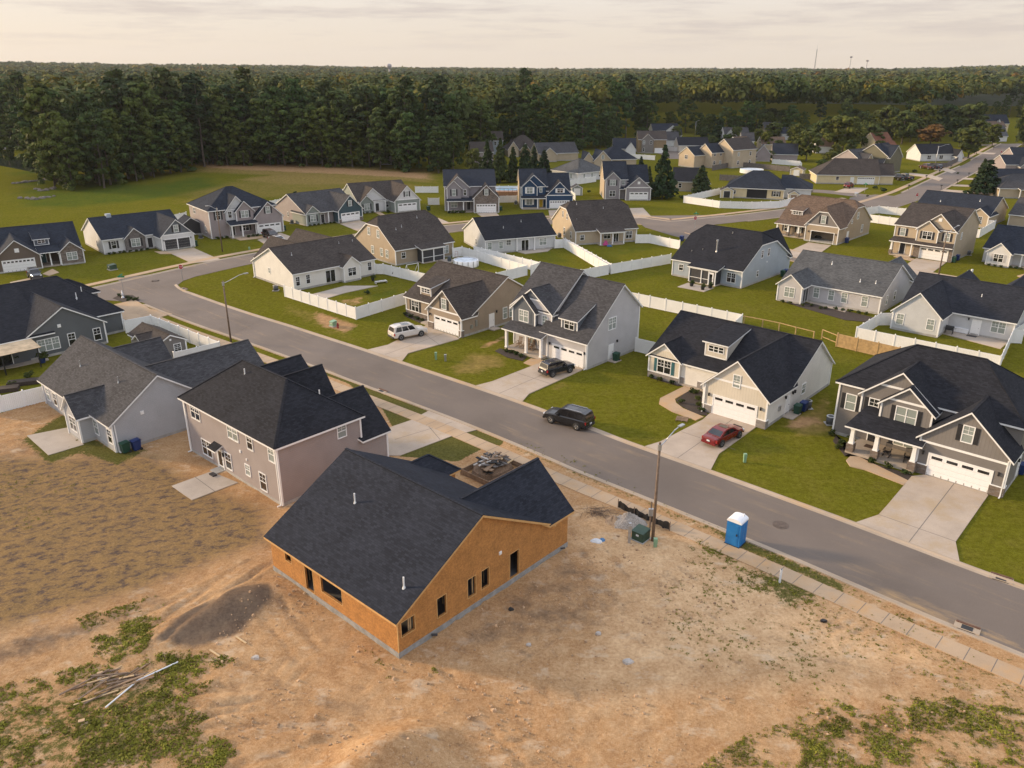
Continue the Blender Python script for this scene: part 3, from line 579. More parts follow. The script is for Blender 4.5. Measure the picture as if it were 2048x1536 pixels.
# ================================================================ HOUSE BUILDER
def clipz(poly, z, above):
    out = []; n = len(poly)
    for i in range(n):
        a, c = poly[i], poly[(i + 1) % n]; ia, ic = (a[2] > z) == above, (c[2] > z) == above
        if ia: out.append(a)
        if ia != ic:
            t = (z - a[2]) / (c[2] - a[2]); out.append(tuple(a[k] + (c[k] - a[k]) * t for k in range(3)))
    return out
WC = {}
def winmeshes(w, h, n, grid_, arch=False):
    key = (round(w, 2), round(h, 2), n, grid_)
    if key in WC: return WC[key]
    f = MB(); c = .085; d0, d1 = -.055, .01
    f.box(-w / 2 - c, d0, -c, -w / 2, d1, h + c); f.box(w / 2, d0, -c, w / 2 + c, d1, h + c); f.box(-w / 2, d0, h, w / 2, d1, h + c); f.box(-w / 2, d0 - .02, -c, w / 2, d1, 0)
    uw = w / n
    for i in range(n):
        x0 = -w / 2 + i * uw
        if i: f.box(x0 - .045, d0 + .005, 0, x0 + .045, d1, h)
        f.box(x0, -.045, h / 2 - .03, x0 + uw, d1, h / 2 + .03)
        if grid_:
            f.box(x0 + uw / 2 - .016, -.038, h / 2 if grid_ == 1 else 0, x0 + uw / 2 + .016, d1, h); f.box(x0, -.038, h * .75 - .014, x0 + uw, d1, h * .75 + .014)
            if grid_ == 2: f.box(x0, -.038, h * .25 - .014, x0 + uw, d1, h * .25 + .014)
    g = MB(); g.poly([(-w / 2, -.02, 0), (w / 2, -.02, 0), (w / 2, -.02, h), (-w / 2, -.02, h)])
    s_ = MB(); s_.poly([(-w / 2, -.025, h / 2), (w / 2, -.025, h / 2), (w / 2, -.025, h), (-w / 2, -.025, h)])
    WC[key] = (f.mesh('window', M['white']), g.mesh('pane', M['glass']), g.mesh('pane', M['blind'])); return WC[key]
BX = {}
def boxobj(h, name, x0, y0, z0, x1, y1, z1, mat):
    k = (name, round(x1 - x0, 3), round(y1 - y0, 3), round(z1 - z0, 3), mat)
    if k not in BX: BX[k] = MB().box(-(x1 - x0) / 2, -(y1 - y0) / 2, 0, (x1 - x0) / 2, (y1 - y0) / 2, z1 - z0).mesh(name, M[mat])
    return link(name, BX[k], h, ((x0 + x1) / 2, (y0 + y1) / 2, z0))
FACE = {'F': 0, 'R': math.pi / 2, 'B': math.pi, 'L': -math.pi / 2}
class House:
    def __init__(s, name, label, x, y, ang, wall, roof, cat='house', group=None, x0y0=(0, 0)):
        s.r = tag(empty(name, (x, y, 0), R(ang)), label, cat, group); s.wall, s.roof, s.k, s.fm = wall, roof, 0, 'white'
    def pt(s, f, u, v, z):      # f: which way the wall faces; v: the wall plane's coordinate; u: along it
        return (u, v, z) if f in 'FB' else (v, u, z)
    def wing(s, x0, x1, y0, y1, e0, e1, zr, ax='x', rp=None, L=None, R_=None, oh=.35, og=.28, wall=None, roof=None, zb=0., skip='', gL=None, gR=None, cap=True, fnd=True, vL=None, vR=None):
        rp = rp if rp is not None else ((y0 + y1) / 2 if ax == 'x' else (x0 + x1) / 2)
        u0, u1, v0, v1 = (x0, x1, y0, y1) if ax == 'x' else (y0, y1, x0, x1)
        T = (lambda u, v, z: (u, v, z)) if ax == 'x' else (lambda u, v, z: (v, u, z))
        s0, s1 = (zr - e0) / (rp - v0), (zr - e1) / (v1 - rp)
        V0, Z0, V1, Z1 = v0 - oh, e0 - s0 * oh, v1 + oh, e1 - s1 * oh
        def end(u, sg, spec):
            if spec is None: U = u + sg * og; return (U, V0, Z0), (U, rp, zr), (U, rp, zr), (U, V1, Z1), (U, rp, zr)
            if spec == 'hip': spec = (None, rp - v0)
            zc, ins = spec
            if zc is None: U = u + sg * oh; return (U, V0, Z0), (U, V0, Z0), (U, V1, Z1), (U, V1, Z1), (u - sg * ins, rp, zr)
            U = u + sg * og; return (U, V0, Z0), (U, V0 + (zc - Z0) / s0, zc), (U, V1 - (zc - Z1) / s1, zc), (U, V1, Z1), (u - sg * ins, rp, zr)
        a, b_ = end(u0, -1, L), end(u1, 1, R_)
        # an inner end dies into another roof along two valleys: eaves stop at vL / vR, the ridge runs on
        if vL is not None: a = ((vL, V0, Z0), *a[1:3], (vL, V1, Z1), a[4])
        if vR is not None: b_ = ((vR, V0, Z0), *b_[1:3], (vR, V1, Z1), b_[4])
        def dd(q):
            o = []
            for p in q:
                if not o or (Vector(p) - Vector(o[-1])).length > 1e-4: o.append(p)
            return o if (Vector(o[0]) - Vector(o[-1])).length > 1e-4 else o[:-1]
        tops = [dd([a[0], b_[0], b_[1], b_[4], a[4], a[1]]), dd([b_[3], a[3], a[2], a[4], b_[4], b_[2]])]
        for q in (a, b_):
            t = dd([q[1], q[2], q[4]])
            if len(t) == 3: tops.append(t)
        out = dd([a[0], b_[0], b_[1], b_[2], b_[3], a[3], a[2], a[1]])
        m = MB(); fa = MB()
        for t in tops: m.poly([T(*p) for p in t]); fa.poly([T(p[0], p[1], p[2] - .2) for p in t])
        n = len(out)
        for i in range(n):
            p, q = out[i], out[(i + 1) % n]
            m.poly([T(*p), T(*q), T(q[0], q[1], q[2] - .035), T(p[0], p[1], p[2] - .035)])
            fa.poly([T(p[0], p[1], p[2] - .035), T(q[0], q[1], q[2] - .035), T(q[0], q[1], q[2] - .2), T(p[0], p[1], p[2] - .2)])
        if cap:
            segs = [(a[4], b_[4])] + [(q[i], q[4]) for q in (a, b_) for i in (1, 2) if (Vector(q[i]) - Vector(q[4])).length > .01]
            for p, q in segs:
                if (Vector(p) - Vector(q)).length > .3: m.bar(T(*p), T(*q), .22, .05)
        m.build('roof', M[roof or s.roof], s.r); fa.build('fascia', M[s.fm], s.r)
        # walls (each wing a hair larger than the last, so no two walls share a plane)
        w = MB(); t = .19; j = .0022 * s.k; s.k += 1; u0 -= j; u1 += j; v0 -= j; v1 += j
        if vL is not None: u0 = vL
        if vR is not None: u1 = vR
        def gable(u, spec):
            if spec == 'hip' or (spec and spec[0] is None): return [(u, v0, zb), (u, v1, zb), (u, v1, e1 - t), (u, v0, e0 - t)]
            if spec: zc = spec[0]; return [(u, v0, zb), (u, v1, zb), (u, v1, e1 - t), (u, V1 - (zc - Z1) / s1, zc - t), (u, V0 + (zc - Z0) / s0, zc - t), (u, v0, e0 - t)]
            return [(u, v0, zb), (u, v1, zb), (u, v1, e1 - t), (u, rp, zr - t), (u, v0, e0 - t)]
        if vL is not None: skip += 'L'
        if vR is not None: skip += 'R'
        for k_, u, spec, g, sg in (('L', u0, L, gL, -1), ('R', u1, R_, gR, 1)):
            if k_ in skip: continue
            q = gable(u, spec)
            if g:
                zg, gm = g; w.poly([T(*p) for p in clipz(q, zg, False)]); up = clipz(q, zg, True)
                MB().poly([T(*p) for p in up]).build('gable_siding', M[gm], s.r)
                vv = [p[1] for p in up if abs(p[2] - zg) < .01]
                if vv:
                    bb = MB(); p0, p1 = T(u + sg * .035, min(vv), zg - .10), T(u - sg * .02, max(vv), zg + .10)
                    bb.box(min(p0[0], p1[0]), min(p0[1], p1[1]), p0[2], max(p0[0], p1[0]), max(p0[1], p1[1]), p1[2]); bb.build('trim_band', M['white'], s.r)
            else: w.poly([T(*p) for p in q])
        if '0' not in skip: w.poly([T(u0, v0, zb), T(u1, v0, zb), T(u1, v0, e0 - t), T(u0, v0, e0 - t)])
        if '1' not in skip: w.poly([T(u1, v1, zb), T(u0, v1, zb), T(u0, v1, e1 - t), T(u1, v1, e1 - t)])
        if w.f: w.build('wall', M[wall or s.wall], s.r)
        if fnd and zb < .1: MB().box(x0 - .025 - j, y0 - .025 - j, -.02, x1 + .025 + j, y1 + .025 + j, .28 + 2 * j).build('foundation', M['conc'], s.r)
        return s
    def win(s, f, u, v, z, w=.9, h=1.5, n=1, grid=1, blind=False, shut=None):
        fm, gm, bm = winmeshes(w, h, n, grid); o = link('window', fm, s.r, s.pt(f, u, v, z), FACE[f]); link('pane', bm if blind or rnd.random() < .22 else gm, o)
        if shut:
            for sg in (-1, 1):
                k = ('sh', round(h, 2), shut)
                if k not in BX:
                    q = MB().box(-.19, -.04, -.04, .19, 0, h + .04)
                    for zz in np.arange(.05, h - .05, .1): q.box(-.14, -.052, zz, .14, -.04, zz + .05)
                    BX[k] = q.mesh('shutter', M[shut])
                du = sg * (w / 2 + .29); p = s.pt(f, u + (du if f in 'FR' else -du), v, z)
                link('shutter', BX[k], s.r, p, FACE[f])
        return s
    def door(s, f, u, v, z=.2, w=.95, h=2.05, mat='white', lite=False):
        b = MB().box(-w / 2 - .1, -.05, 0, -w / 2, .01, h + .1, 0).box(w / 2, -.05, 0, w / 2 + .1, .01, h + .1, 0).box(-w / 2, -.05, h, w / 2, .01, h + .1, 0)
        o = b.build('door_frame', M['white'], s.r); o.location = s.pt(f, u, v, z); o.rotation_euler = (0, 0, FACE[f])
        d = MB().box(-w / 2, -.025, 0, w / 2, 0, h, 0)
        for px in (-.23, .23):
            for z0, z1 in ((.2, .9), (1.05, 1.85)): d.box(px * w - .17 * w, -.034, z0, px * w + .17 * w, -.025, z1)
        d.build('door', M[mat], o)
        if lite: MB().box(-w * .32, -.045, .35, w * .32, -.034, h - .2).build('pane', M['glass'], o)
        MB().cyl((w * .38, -.03, .98), (w * .38, -.09, .98), .035, n=6).build('handle', M['lamp'], o); return s
    def slider(s, f, u, v, z=.2, w=1.8, h=2.05, mat='glass'):
        b = MB().box(-w / 2 - .08, -.05, 0, -w / 2, .01, h + .08).box(w / 2, -.05, 0, w / 2 + .08, .01, h + .08).box(-w / 2, -.05, h, w / 2, .01, h + .08).box(-.04, -.045, 0, .04, .01, h)
        o = b.build('sliding_door', M['white'], s.r); o.location = s.pt(f, u, v, z); o.rotation_euler = (0, 0, FACE[f])
        MB().poly([(-w / 2, -.02, 0), (w / 2, -.02, 0), (w / 2, -.02, h), (-w / 2, -.02, h)]).build('pane', M[mat], o); return s
    def garage(s, f, u, v, w=4.88, h=2.1, lites=4, z=.03, open_=False, mat='door'):
        b = MB().box(-w / 2 - .12, -.05, 0, -w / 2, .01, h + .12).box(w / 2, -.05, 0, w / 2 + .12, .01, h + .12).box(-w / 2, -.05, h, w / 2, .01, h + .12)
        o = b.build('garage_frame', M['white'], s.r); o.location = s.pt(f, u, v, z); o.rotation_euler = (0, 0, FACE[f])
        d = MB()
        for i in range(4):
            d.box(-w / 2, -.02, i * h / 4 + .008, w / 2, .0, (i + 1) * h / 4 - .008)
            for j in range(8): d.box(-w / 2 + (j + .08) * w / 8, -.028, i * h / 4 + .07, -w / 2 + (j + .92) * w / 8, -.02, (i + 1) * h / 4 - .07)
        d.build('garage_door', M[mat], o)
        if lites:
            for i in range(lites):
                c = -w / 2 + (i + .5) * w / lites; hw = w / lites * (.36 if lites <= 4 else .33)
                q = MB().poly([(c - hw, -.033, h * .80), (c + hw, -.033, h * .80), (c + hw, -.033, h * .93), (c - hw, -.033, h * .93)])
                p_ = q.build('garage_pane', M['glass'], o)
        return s
    def col(s, x, y, z0, z1, w=.24, stone_=None, taper=False, zs=1.0):
        if stone_:
            boxobj(s.r, 'column_base', x - w * 1.1, y - w * 1.1, z0, x + w * 1.1, y + w * 1.1, z0 + zs, stone_); z0 += zs
        b = MB(); w0, w1 = w / 2 * (1.35 if taper else 1), w / 2
        i = [(x - w0, y - w0, z0), (x + w0, y - w0, z0), (x + w0, y + w0, z0), (x - w0, y + w0, z0)]; j = [(x - w1, y - w1, z1), (x + w1, y - w1, z1), (x + w1, y + w1, z1), (x - w1, y + w1, z1)]
        for k in range(4): b.poly([i[k], i[(k + 1) % 4], j[(k + 1) % 4], j[k]])
        b.box(x - w0 - .04, y - w0 - .04, z0, x + w0 + .04, y + w0 + .04, z0 + .12).box(x - w1 - .05, y - w1 - .05, z1 - .12, x + w1 + .05, y + w1 + .05, z1)
        b.build('column', M['white'], s.r); return s
    def slab(s, pts, roof=None, t=.18, name='porch_roof', fm='white'):
        """a sloping roof panel through the given top corners"""
        m = MB().poly(pts); fa = MB().poly([(p[0], p[1], p[2] - t) for p in pts]); n = len(pts)
        for i in range(n):
            p, q = pts[i], pts[(i + 1) % n]; m.poly([p, q, (*q[:2], q[2] - .035), (*p[:2], p[2] - .035)]); fa.poly([(*p[:2], p[2] - .035), (*q[:2], q[2] - .035), (*q[:2], q[2] - t), (*p[:2], p[2] - t)])
        m.build(name, M[roof or s.roof], s.r); fa.build('fascia', M[fm], s.r); return s
    def shed(s, x0, x1, y0, y1, z0, z1, roof=None):
        return s.slab([(x0, y0, z0), (x1, y0, z0), (x1, y1, z1), (x0, y1, z1)], roof)
    def dormer(s, x0, x1, y0, y1, zb, z0, z1, wall=None, n=3, w=1.7, h=.55, grid=0, wz=None, oh=.25, side=None):
        sl = (z1 - z0) / (y1 - y0)
        MB().poly([(x0, y0, zb), (x1, y0, zb), (x1, y0, z0 - .1), (x0, y0, z0 - .1)]).build('dormer_wall', M[wall or s.wall], s.r)
        for x in (x0, x1): MB().poly([(x, y0, zb), (x, y1, zb), (x, y1, z1 - .1), (x, y0, z0 - .1)]).build('dormer_cheek', M[side or wall or s.wall], s.r)
        for x in (x0 + .04, x1 - .04): boxobj(s.r, 'corner_board', x - .07, y0 - .03, zb, x + .07, y0 + .04, z0 - .12, 'white')
        boxobj(s.r, 'trim_band', x0, y0 - .03, zb, x1, y0 + .02, zb + .0 + .12, 'white')
        s.slab([(x0 - oh, y0 - oh - .1, z0 - sl * (oh + .1) + .05), (x1 + oh, y0 - oh - .1, z0 - sl * (oh + .1) + .05), (x1 + oh, y1, z1 + .05), (x0 - oh, y1, z1 + .05)], name='dormer_roof')
        if n: s.win('F', (x0 + x1) / 2, y0, wz if wz is not None else (zb + z0) / 2 - h / 2 + .1, w, h, n, grid)
        return s
    def floor(s, x0, x1, y0, y1, z=.2, mat='patio', name='porch_floor'): boxobj(s.r, name, x0, y0, -.02, x1, y1, z, mat); return s
    def beam(s, x0, x1, y, z, d=.22, h=.25): boxobj(s.r, 'porch_beam', x0, y - d / 2, z - h, x1, y + d / 2, z, 'white'); return s
    def corner(s, *pts):
        for x, y, z0, z1 in pts: boxobj(s.r, 'corner_board', x - .08, y - .08, z0, x + .08, y + .08, z1, 'white')
        return s
    def skirt(s, f, u0, u1, v, h=.85, mat='st_brown', z0=0, cap=True):
        d = .09
        for nm, zz, hh, mm, dd_ in (('stone_skirt', z0, h, mat, d), ('stone_cap', z0 + h, .07, 'white', d + .03))[:2 if cap else 1]:
            if f == 'F': boxobj(s.r, nm, u0, v - dd_, zz, u1, v + .01, zz + hh, mm)
            elif f == 'B': boxobj(s.r, nm, u0, v - .01, zz, u1, v + dd_, zz + hh, mm)
            elif f == 'R': boxobj(s.r, nm, v - .01, u0, zz, v + dd_, u1, zz + hh, mm)
            else: boxobj(s.r, nm, v - dd_, u0, zz, v + .01, u1, zz + hh, mm)
        return s
    def lamp(s, f, u, v, z=1.9):
        if 'lm' not in BX: BX['lm'] = MB().box(-.07, -.2, 0, .07, -.06, .28).box(-.09, -.22, .28, .09, -.04, .32).box(-.05, -.06, .05, .05, 0, .3).mesh('wall_lamp', M['lamp'])
        link('wall_lamp', BX['lm'], s.r, s.pt(f, u, v, z), FACE[f]); return s
    def vent(s, f, u, v, z, r=.22):
        k = ('vt', r)
        if k not in BX: BX[k] = MB().box(-r, -.06, -r, r, 0, r).box(-r * .7, -.075, -r * .7, r * .7, -.06, r * .7).mesh('gable_vent', M['white'])
        link('gable_vent', BX[k], s.r, s.pt(f, u, v, z), FACE[f]); return s
    def pipe(s, *pts, h=.55, mat='white'):
        k = ('pp', h, mat)
        if k not in BX: BX[k] = MB().cyl((0, 0, -.3), (0, 0, h), .055, n=8).cyl((0, 0, -.1), (0, 0, .12), .13, .06, n=8).mesh('vent_pipe', M[mat])
        for p in pts: link('vent_pipe', BX[k], s.r, p)
        return s
    def gut(s, f, u, v, z0, z1):
        """downspout"""
        k = ('ds', round(z1 - z0, 2))
        if k not in BX: BX[k] = MB().box(-.05, -.1, 0, .05, 0, z1 - z0).box(-.05, -.4, 0, .05, -.1, .08).mesh('downspout', M['white'])
        link('downspout', BX[k], s.r, s.pt(f, u, v, z0), FACE[f]); return s
# ================================================================ THE HOUSES
# ---- house under construction: sheathing board, open holes, new dark shingles
def holes(h, name, f, u0, u1, z0, z1, v, hs, mat, depth=.14):
    us = sorted({u0, u1, *[q[0] for q in hs], *[q[1] for q in hs]}); zs = sorted({z0, z1, *[q[2] for q in hs], *[q[3] for q in hs]})
    b = MB(); sg = 1 if f in 'FL' else -1; dv = depth * sg
    for a, c in zip(us[:-1], us[1:]):
        for d, e_ in zip(zs[:-1], zs[1:]):
            m_ = ((a + c) / 2, (d + e_) / 2)
            if any(q[0] < m_[0] < q[1] and q[2] < m_[1] < q[3] for q in hs): continue
            b.poly([h.pt(f, a, v, d), h.pt(f, c, v, d), h.pt(f, c, v, e_), h.pt(f, a, v, e_)])
    for q in hs:
        p = [(q[0], q[2]), (q[1], q[2]), (q[1], q[3]), (q[0], q[3])]
        for i in range(4):
            a, c = p[i], p[(i + 1) % 4]; b.poly([h.pt(f, a[0], v, a[1]), h.pt(f, c[0], v, c[1]), h.pt(f, c[0], v + dv, c[1]), h.pt(f, a[0], v + dv, a[1])])
    b.build(name, M[mat], h.r)
    for q in hs:      # raw edge of the opening, and studs behind it
        fr = MB(); e_ = .05
        for a, c in (((q[0] - e_, q[2] - e_), (q[1] + e_, q[2])), ((q[0] - e_, q[3]), (q[1] + e_, q[3] + e_)), ((q[0] - e_, q[2]), (q[0], q[3])), ((q[1], q[2]), (q[1] + e_, q[3]))):
            p0, p1 = h.pt(f, a[0], v - .012 * sg, a[1]), h.pt(f, c[0], v + .01 * sg, c[1]); fr.box(*[min(x, y) for x, y in zip(p0, p1)], *[max(x, y) for x, y in zip(p0, p1)])
        fr.build('opening_edge', M['osbedge'], h.r)
M['osbedge'] = plain('raw_board_edge', (.55, .33, .13), .8, .15)
M['subfloor'] = plain('slab_floor', (.10, .10, .105), .7, .2)
h = House('house_under_construction', 'unfinished house clad in bare orange strand board with new dark shingles and open window holes', -6.88, 38.94, 48, 'osb', 'r_new'); h.fm = 'osbedge'
h.wing(0, 14.4, 0, 13.7, 3.1, 3.1, 7.05, 'y', skip='LR01', fnd=False, oh=.32, og=.3)
h.wing(8.9, 16.48, 0, 6.4, 3.45, 3.45, 6.3, 'x', skip='LR01', fnd=False, oh=.34, og=.32, vL=14.0)
h.wing(10.5, 16.0, 11.5, 14.5, 3.0, 3.0, 4.15, 'x', R_='hip', fnd=False, skip='L1', zb=.4)
holes(h, 'wall', 'F', 0, 16.46, .45, 2.72, 0, [(.30, 1.36, 1.45, 2.5), (3.25, 4.02, 1.15, 2.58), (5.97, 6.70, 1.15, 2.58), (7.25, 7.97, 1.15, 2.58), (10.08, 10.98, .5, 2.5)], 'osb')
MB().poly([(0, 0, 2.72), (14.9, 0, 2.72), (14.3, 0, 2.93), (7.2, 0, 6.86), (.0, 0, 2.93)]).build('gable_wall', M['osb'], h.r)
MB().poly([(14.3, -.003, 2.7), (16.46, -.003, 2.7), (16.46, -.003, 3.25), (14.3, -.003, 3.25)]).build('gable_wall', M['osb'], h.r)
holes(h, 'wall', 'L', 0, 13.7, .45, 2.95, 0, [(11.22, 11.95, 1.75, 2.58), (8.72, 9.62, .5, 2.6), (5.53, 7.80, 1.15, 2.55)], 'osb')
for q in ([(0, 13.7, .45), (14.4, 13.7, .45), (14.4, 13.7, 2.9), (7.2, 13.7, 6.8), (0, 13.7, 2.9)], [(14.4, 6.4, .45), (14.4, 13.7, .45), (14.4, 13.7, 2.9), (14.4, 6.4, 2.9)], [(16.46, 0, .45), (16.46, 6.4, .45), (16.46, 6.4, 3.2), (16.46, 3.2, 6.1), (16.46, 0, 3.2)], [(14.4, 6.38, .45), (16.46, 6.38, .45), (16.46, 6.38, 3.2), (14.4, 6.38, 3.2)]): MB().poly(q).build('wall', M['osb'], h.r)
MB().box(-.04, -.04, -.15, 16.5, 6.44, .45).box(-.04, 6.44, -.15, 14.44, 13.74, .45).build('foundation', plain('block_foundation', (.27, .27, .26), .9, .25, 2.2, bmp=.5), h.r)
MB().poly([(.1, .1, .455), (16.3, .1, .455), (14.2, 13.5, .455), (.1, 13.5, .455)]).build('floor', M['subfloor'], h.r)
for x0, y0, x1, y1 in ((3.0, .4, 3.1, 6), (0.3, 5.0, 5, 5.1), (5.1, .3, 5.2, 13), (8.6, .3, 8.7, 9), (.3, 10.3, 5, 10.4), (9.2, 3.5, 14, 3.6)):
    b = MB(); n_ = int(max(x1 - x0, y1 - y0) / .4)
    for i in range(n_ + 1):
        t = i / n_; x, y = x0 + (x1 - x0) * t, y0 + (y1 - y0) * t; b.box(x - .03, y - .03, .46, x + .03, y + .03, 2.8)
    b.bar((x0, y0, 2.75), (x1, y1, 2.75), .1, .08); b.build('stud_wall', M['lumber'], h.r)
for x, z in ((6.62, 1.6), (1.2, 1.6), (1.05, 1.6)): boxobj(h.r, 'stud', x - .03, .2, .46, x + .03, .29, 2.6, 'lumber')
h.pipe((4.3, 9.3, 5.45), (1.5, 1.0, 3.95), h=.75); h.vent('F', 9.08, 0, 3.14, .12)
boxobj(h.r, 'corner_trim', -.02, -.02, .45, .04, .04, 2.75, 'osbedge')
MB().cyl((2.6, -.1, .3), (2.9, -.3, .25), .08, n=8).build('pipe_stub', M['black'], h.r); MB().cyl((15.6, -.1, .35), (15.9, -.25, .3), .06, n=8).build('pipe_stub', M['black'], h.r)

# ---- finished two-storey taupe house
h = House('two_storey_house', 'two-storey taupe house with black hip roof and bare straw-covered back yard', -18.85, 57.14, 47.8, 's_taupe', 'r_black')
h.wing(0, 8.3, 0, 15.4, 5.75, 5.75, 9.0, 'y', rp=4.15, L='hip', R_='hip')
h.wing(5.5, 11.12, 0, 6.6, 3.45, 3.45, 6.5, 'x', vL=8.2); h.wing(5, 9.9, 6.3, 9.3, 5.7, 5.7, 7.8, 'x', zb=3); h.wing(4, 9.2, 7.0, 13.2, 5.7, 5.7, 8.4, 'x', zb=3)
h.shed(8.3, 10.6, 6.6, 13, 3.2, 3.9)
for (y, z, w, hh, n) in ((13.35, 3.88, 1.55, 1.32, 2), (6.83, 3.93, 1.6, 1.3, 2), (4.1, 3.88, .8, 1.3, 1), (.82, 3.88, .8, 1.3, 1), (12.05, .62, 1.65, 1.45, 2), (8.3, .58, .95, 1.5, 1), (5.02, 1.12, .68, .95, 1), (2.68, .56, .92, 1.53, 1)): h.win('L', y, 0, z, w, hh, n)
h.win('F', 6.33, 0, 4.13, .82, 1.07); h.door('L', 9.72, 0, .1, .9, 1.95, lite=True)
h.slab([(-.75, 9.1, 2.25), (-.75, 10.5, 2.25), (0, 10.5, 2.6), (0, 9.1, 2.6)], name='door_awning'); h.corner((0, 0, .1, 5.5), (0, 15.4, .1, 5.5), (11.12, 0, .1, 3.2), (8.3, 0, 3.3, 5.5))
MB().box(-.9, 9.2, 0, -.06, 10.3, .12).build('door_step', M['conc'], h.r); h.pipe((3.3, 9.6, 8.25), (6.0, 2.3, 7.4)); h.vent('L', 5.9, 0, 3.1, .13); h.vent('L', 5.0, 0, 2.6, .1); h.lamp('L', 8.95, 0, 1.6); h.gut('L', .16, -.02, .05, 5.4); h.gut('L', 15.2, -.02, .05, 5.4)
MB().box(-1.35, 8.9, .06, -.95, 9.6, .18).build('door_mat', M['black'], h.r)

# ---- blue-grey bungalow
h = House('grey_bungalow', 'pale blue-grey one-storey house with charcoal roof and small gabled bump beside a patio', -37.11, 66.97, 47.8, 's_bluegrey', 'r_grey')
h.wing(0, 9.7, 0, 17.4, 3.1, 3.1, 6.55, 'y'); h.wing(4.6, 17.2, 1.5, 8.5, 3.1, 3.1, 5.8, 'x'); h.wing(4.6, 12.1, 13.2, 17.4, 3.0, 3.0, 5.1, 'x'); h.wing(-1.3, 3, 4.45, 7.6, 3.05, 3.05, 4.65, 'x')
for (y, z, w, hh) in ((.8, .8, .85, 1.35), (3.9, .75, .9, 1.4), (16.15, .85, .8, 1.3), (14.2, .8, .85, 1.3)): h.win('L', y, 0, z, w, hh)
h.win('L', 5.95, -1.3, .95, 1.5, 1.4, 2); h.vent('F', 2.95, 0, 3.18, .17); h.pipe((2.5, 12.5, 4.95), (2.9, 4.2, 5.2), mat='steel'); h.corner((0, 0, .1, 2.85), (0, 17.4, .1, 2.85), (-1.3, 4.45, .1, 2.85), (-1.3, 7.6, .1, 2.85)); h.gut('F', .25, -.02, .05, 2.8)

# ---- dark grey house with the covered patio
h = House('dark_grey_house', 'dark slate-grey house with black roof and a tan awning over its cluttered patio', -53.17, 99.17, 47.8, 's_dark', 'r_black')
h.wing(-17, 3.7, 3.5, 21.5, 3.1, 3.1, 7.05, 'x', R_=(None, 4.2)); h.wing(-9.2, 0, 0, 12.3, 3.15, 3.15, 6.0, 'y', roof='r_char'); h.wing(-1, 6, 17, 22.5, 3.0, 3.0, 4.7, 'x', R_='hip')
h.slab([(-17, -.35, 3.02), (-6, -.35, 3.02), (-6, 12.4, 7.0), (-17, 12.4, 7.0)], 'r_black', name='roof'); MB().poly([(-17, .0, 0), (-9.2, .0, 0), (-9.2, .0, 3), (-17, .0, 3)]).build('wall', M['s_dark'], h.r)
h.win('F', -6.9, 0, .85, 2.4, 1.4, 3); h.win('F', -4.15, 0, .8, .78, 1.5); h.win('F', -1.05, 0, .75, .8, 1.5); h.vent('F', -5.3, 0, 3.6, .2); h.corner((0, 0, .1, 2.9), (3.7, 3.5, .1, 2.9))
M['awn'] = plain('awning_fabric', (.50, .38, .24), .8, .25, 1.2)
for x in (-17, -13, -9.2): boxobj(h.r, 'awning_post', x - .06, -3.3, 0, x + .06, -3.18, 2.5, 'lamp')
h.slab([(-17.2, -3.5, 2.5), (-8.8, -3.5, 2.5), (-8.8, -.06, 2.9), (-17.2, -.06, 2.9)], 'awn', .1, 'awning', 'dark'); h.slider('F', -12.2, 0, .15, 2.0); h.slider('F', -14.8, 0, .15, 1.8); h.pipe((-.3, 7, 4.9), (1.0, 8.5, 5.2), h=.7)

# ---- white house with the fenced yard
h = House('white_house', 'white one-storey house with dark brown roof inside a white fenced yard beside the street bend', -35.12, 125.11, 44.6, 's_white', 'r_brown')
h.wing(.1, 15.9, .3, 13.5, 3.05, 3.05, 6.15, 'x', rp=6.9); h.wing(9.0, 12.2, -.75, 4, 3.0, 3.0, 4.35, 'y'); h.wing(2.2, 9, 7, 16.5, 3.0, 3.0, 6.0, 'y', rp=5.6, vL=13.2); h.wing(9.6, 16.0, 7, 20, 3.0, 3.0, 5.9, 'y', vL=13.2)
h.win('F', .85, .3, .8, .65, 1.4); h.win('F', 2.75, .3, .85, .65, 1.4); h.slider('F', 7.0, .3, .35, 1.75, 1.95); h.win('F', 10.6, -.75, 1.0, 1.5, 1.3, 2); h.win('F', 14.9, .3, 1.0, .7, 1.35); h.win('L', 8.0, .1, 1.7, .5, .8)
h.corner((.1, .3, .1, 2.85), (9, -.75, .1, 2.85), (12.2, -.75, .1, 2.85), (15.9, .3, .1, 2.85), (.1, 13.5, .1, 2.85)); h.pipe((2.4, 4.2, 5), (12.2, 5.2, 5.3), (15, 5.2, 5.3), mat='steel', h=.4); h.gut('L', 13.3, .08, .05, 2.9)

# ---- tan house with the white SUV
h = House('tan_house', 'clay-tan house with brown roof, small shed dormer and two-car garage behind a white vehicle', -6.74, 101.44, -43.5, 's_clay', 'r_brown')
h.wing(-13.9, 0, 2, 15.4, 3.0, 3.0, 6.85, 'x', rp=8.7); h.wing(-6.75, 0, 0, 8.2, 2.95, 2.95, 6.0, 'y', gL=(3.0, 'b_clay'), vR=2.7)
h.garage('F', -2.97, 0, 4.8, 1.95); h.win('F', -3.38, 0, 3.3, .85, 1.4, blind=True, shut='black'); h.win('F', -11.9, 2, .85, 1.5, 1.5, 2, shut='black'); h.skirt('F', -13.95, -9.2, 2, .75); h.skirt('F', -6.8, -5.6, 0, .9); h.skirt('F', -.5, .06, 0, .9); h.skirt('R', -.05, .4, 0, .9)
h.dormer(-11.4, -9.1, 2.7, 6.8, 3.2, 4.75, 5.5, n=3); h.door('R', 5.7, 0, .15, .85, 1.9); h.win('R', 8.35, 0, .9, .72, 1.5, blind=True); h.win('R', 9.6, 0, .9, .72, 1.45, blind=True)
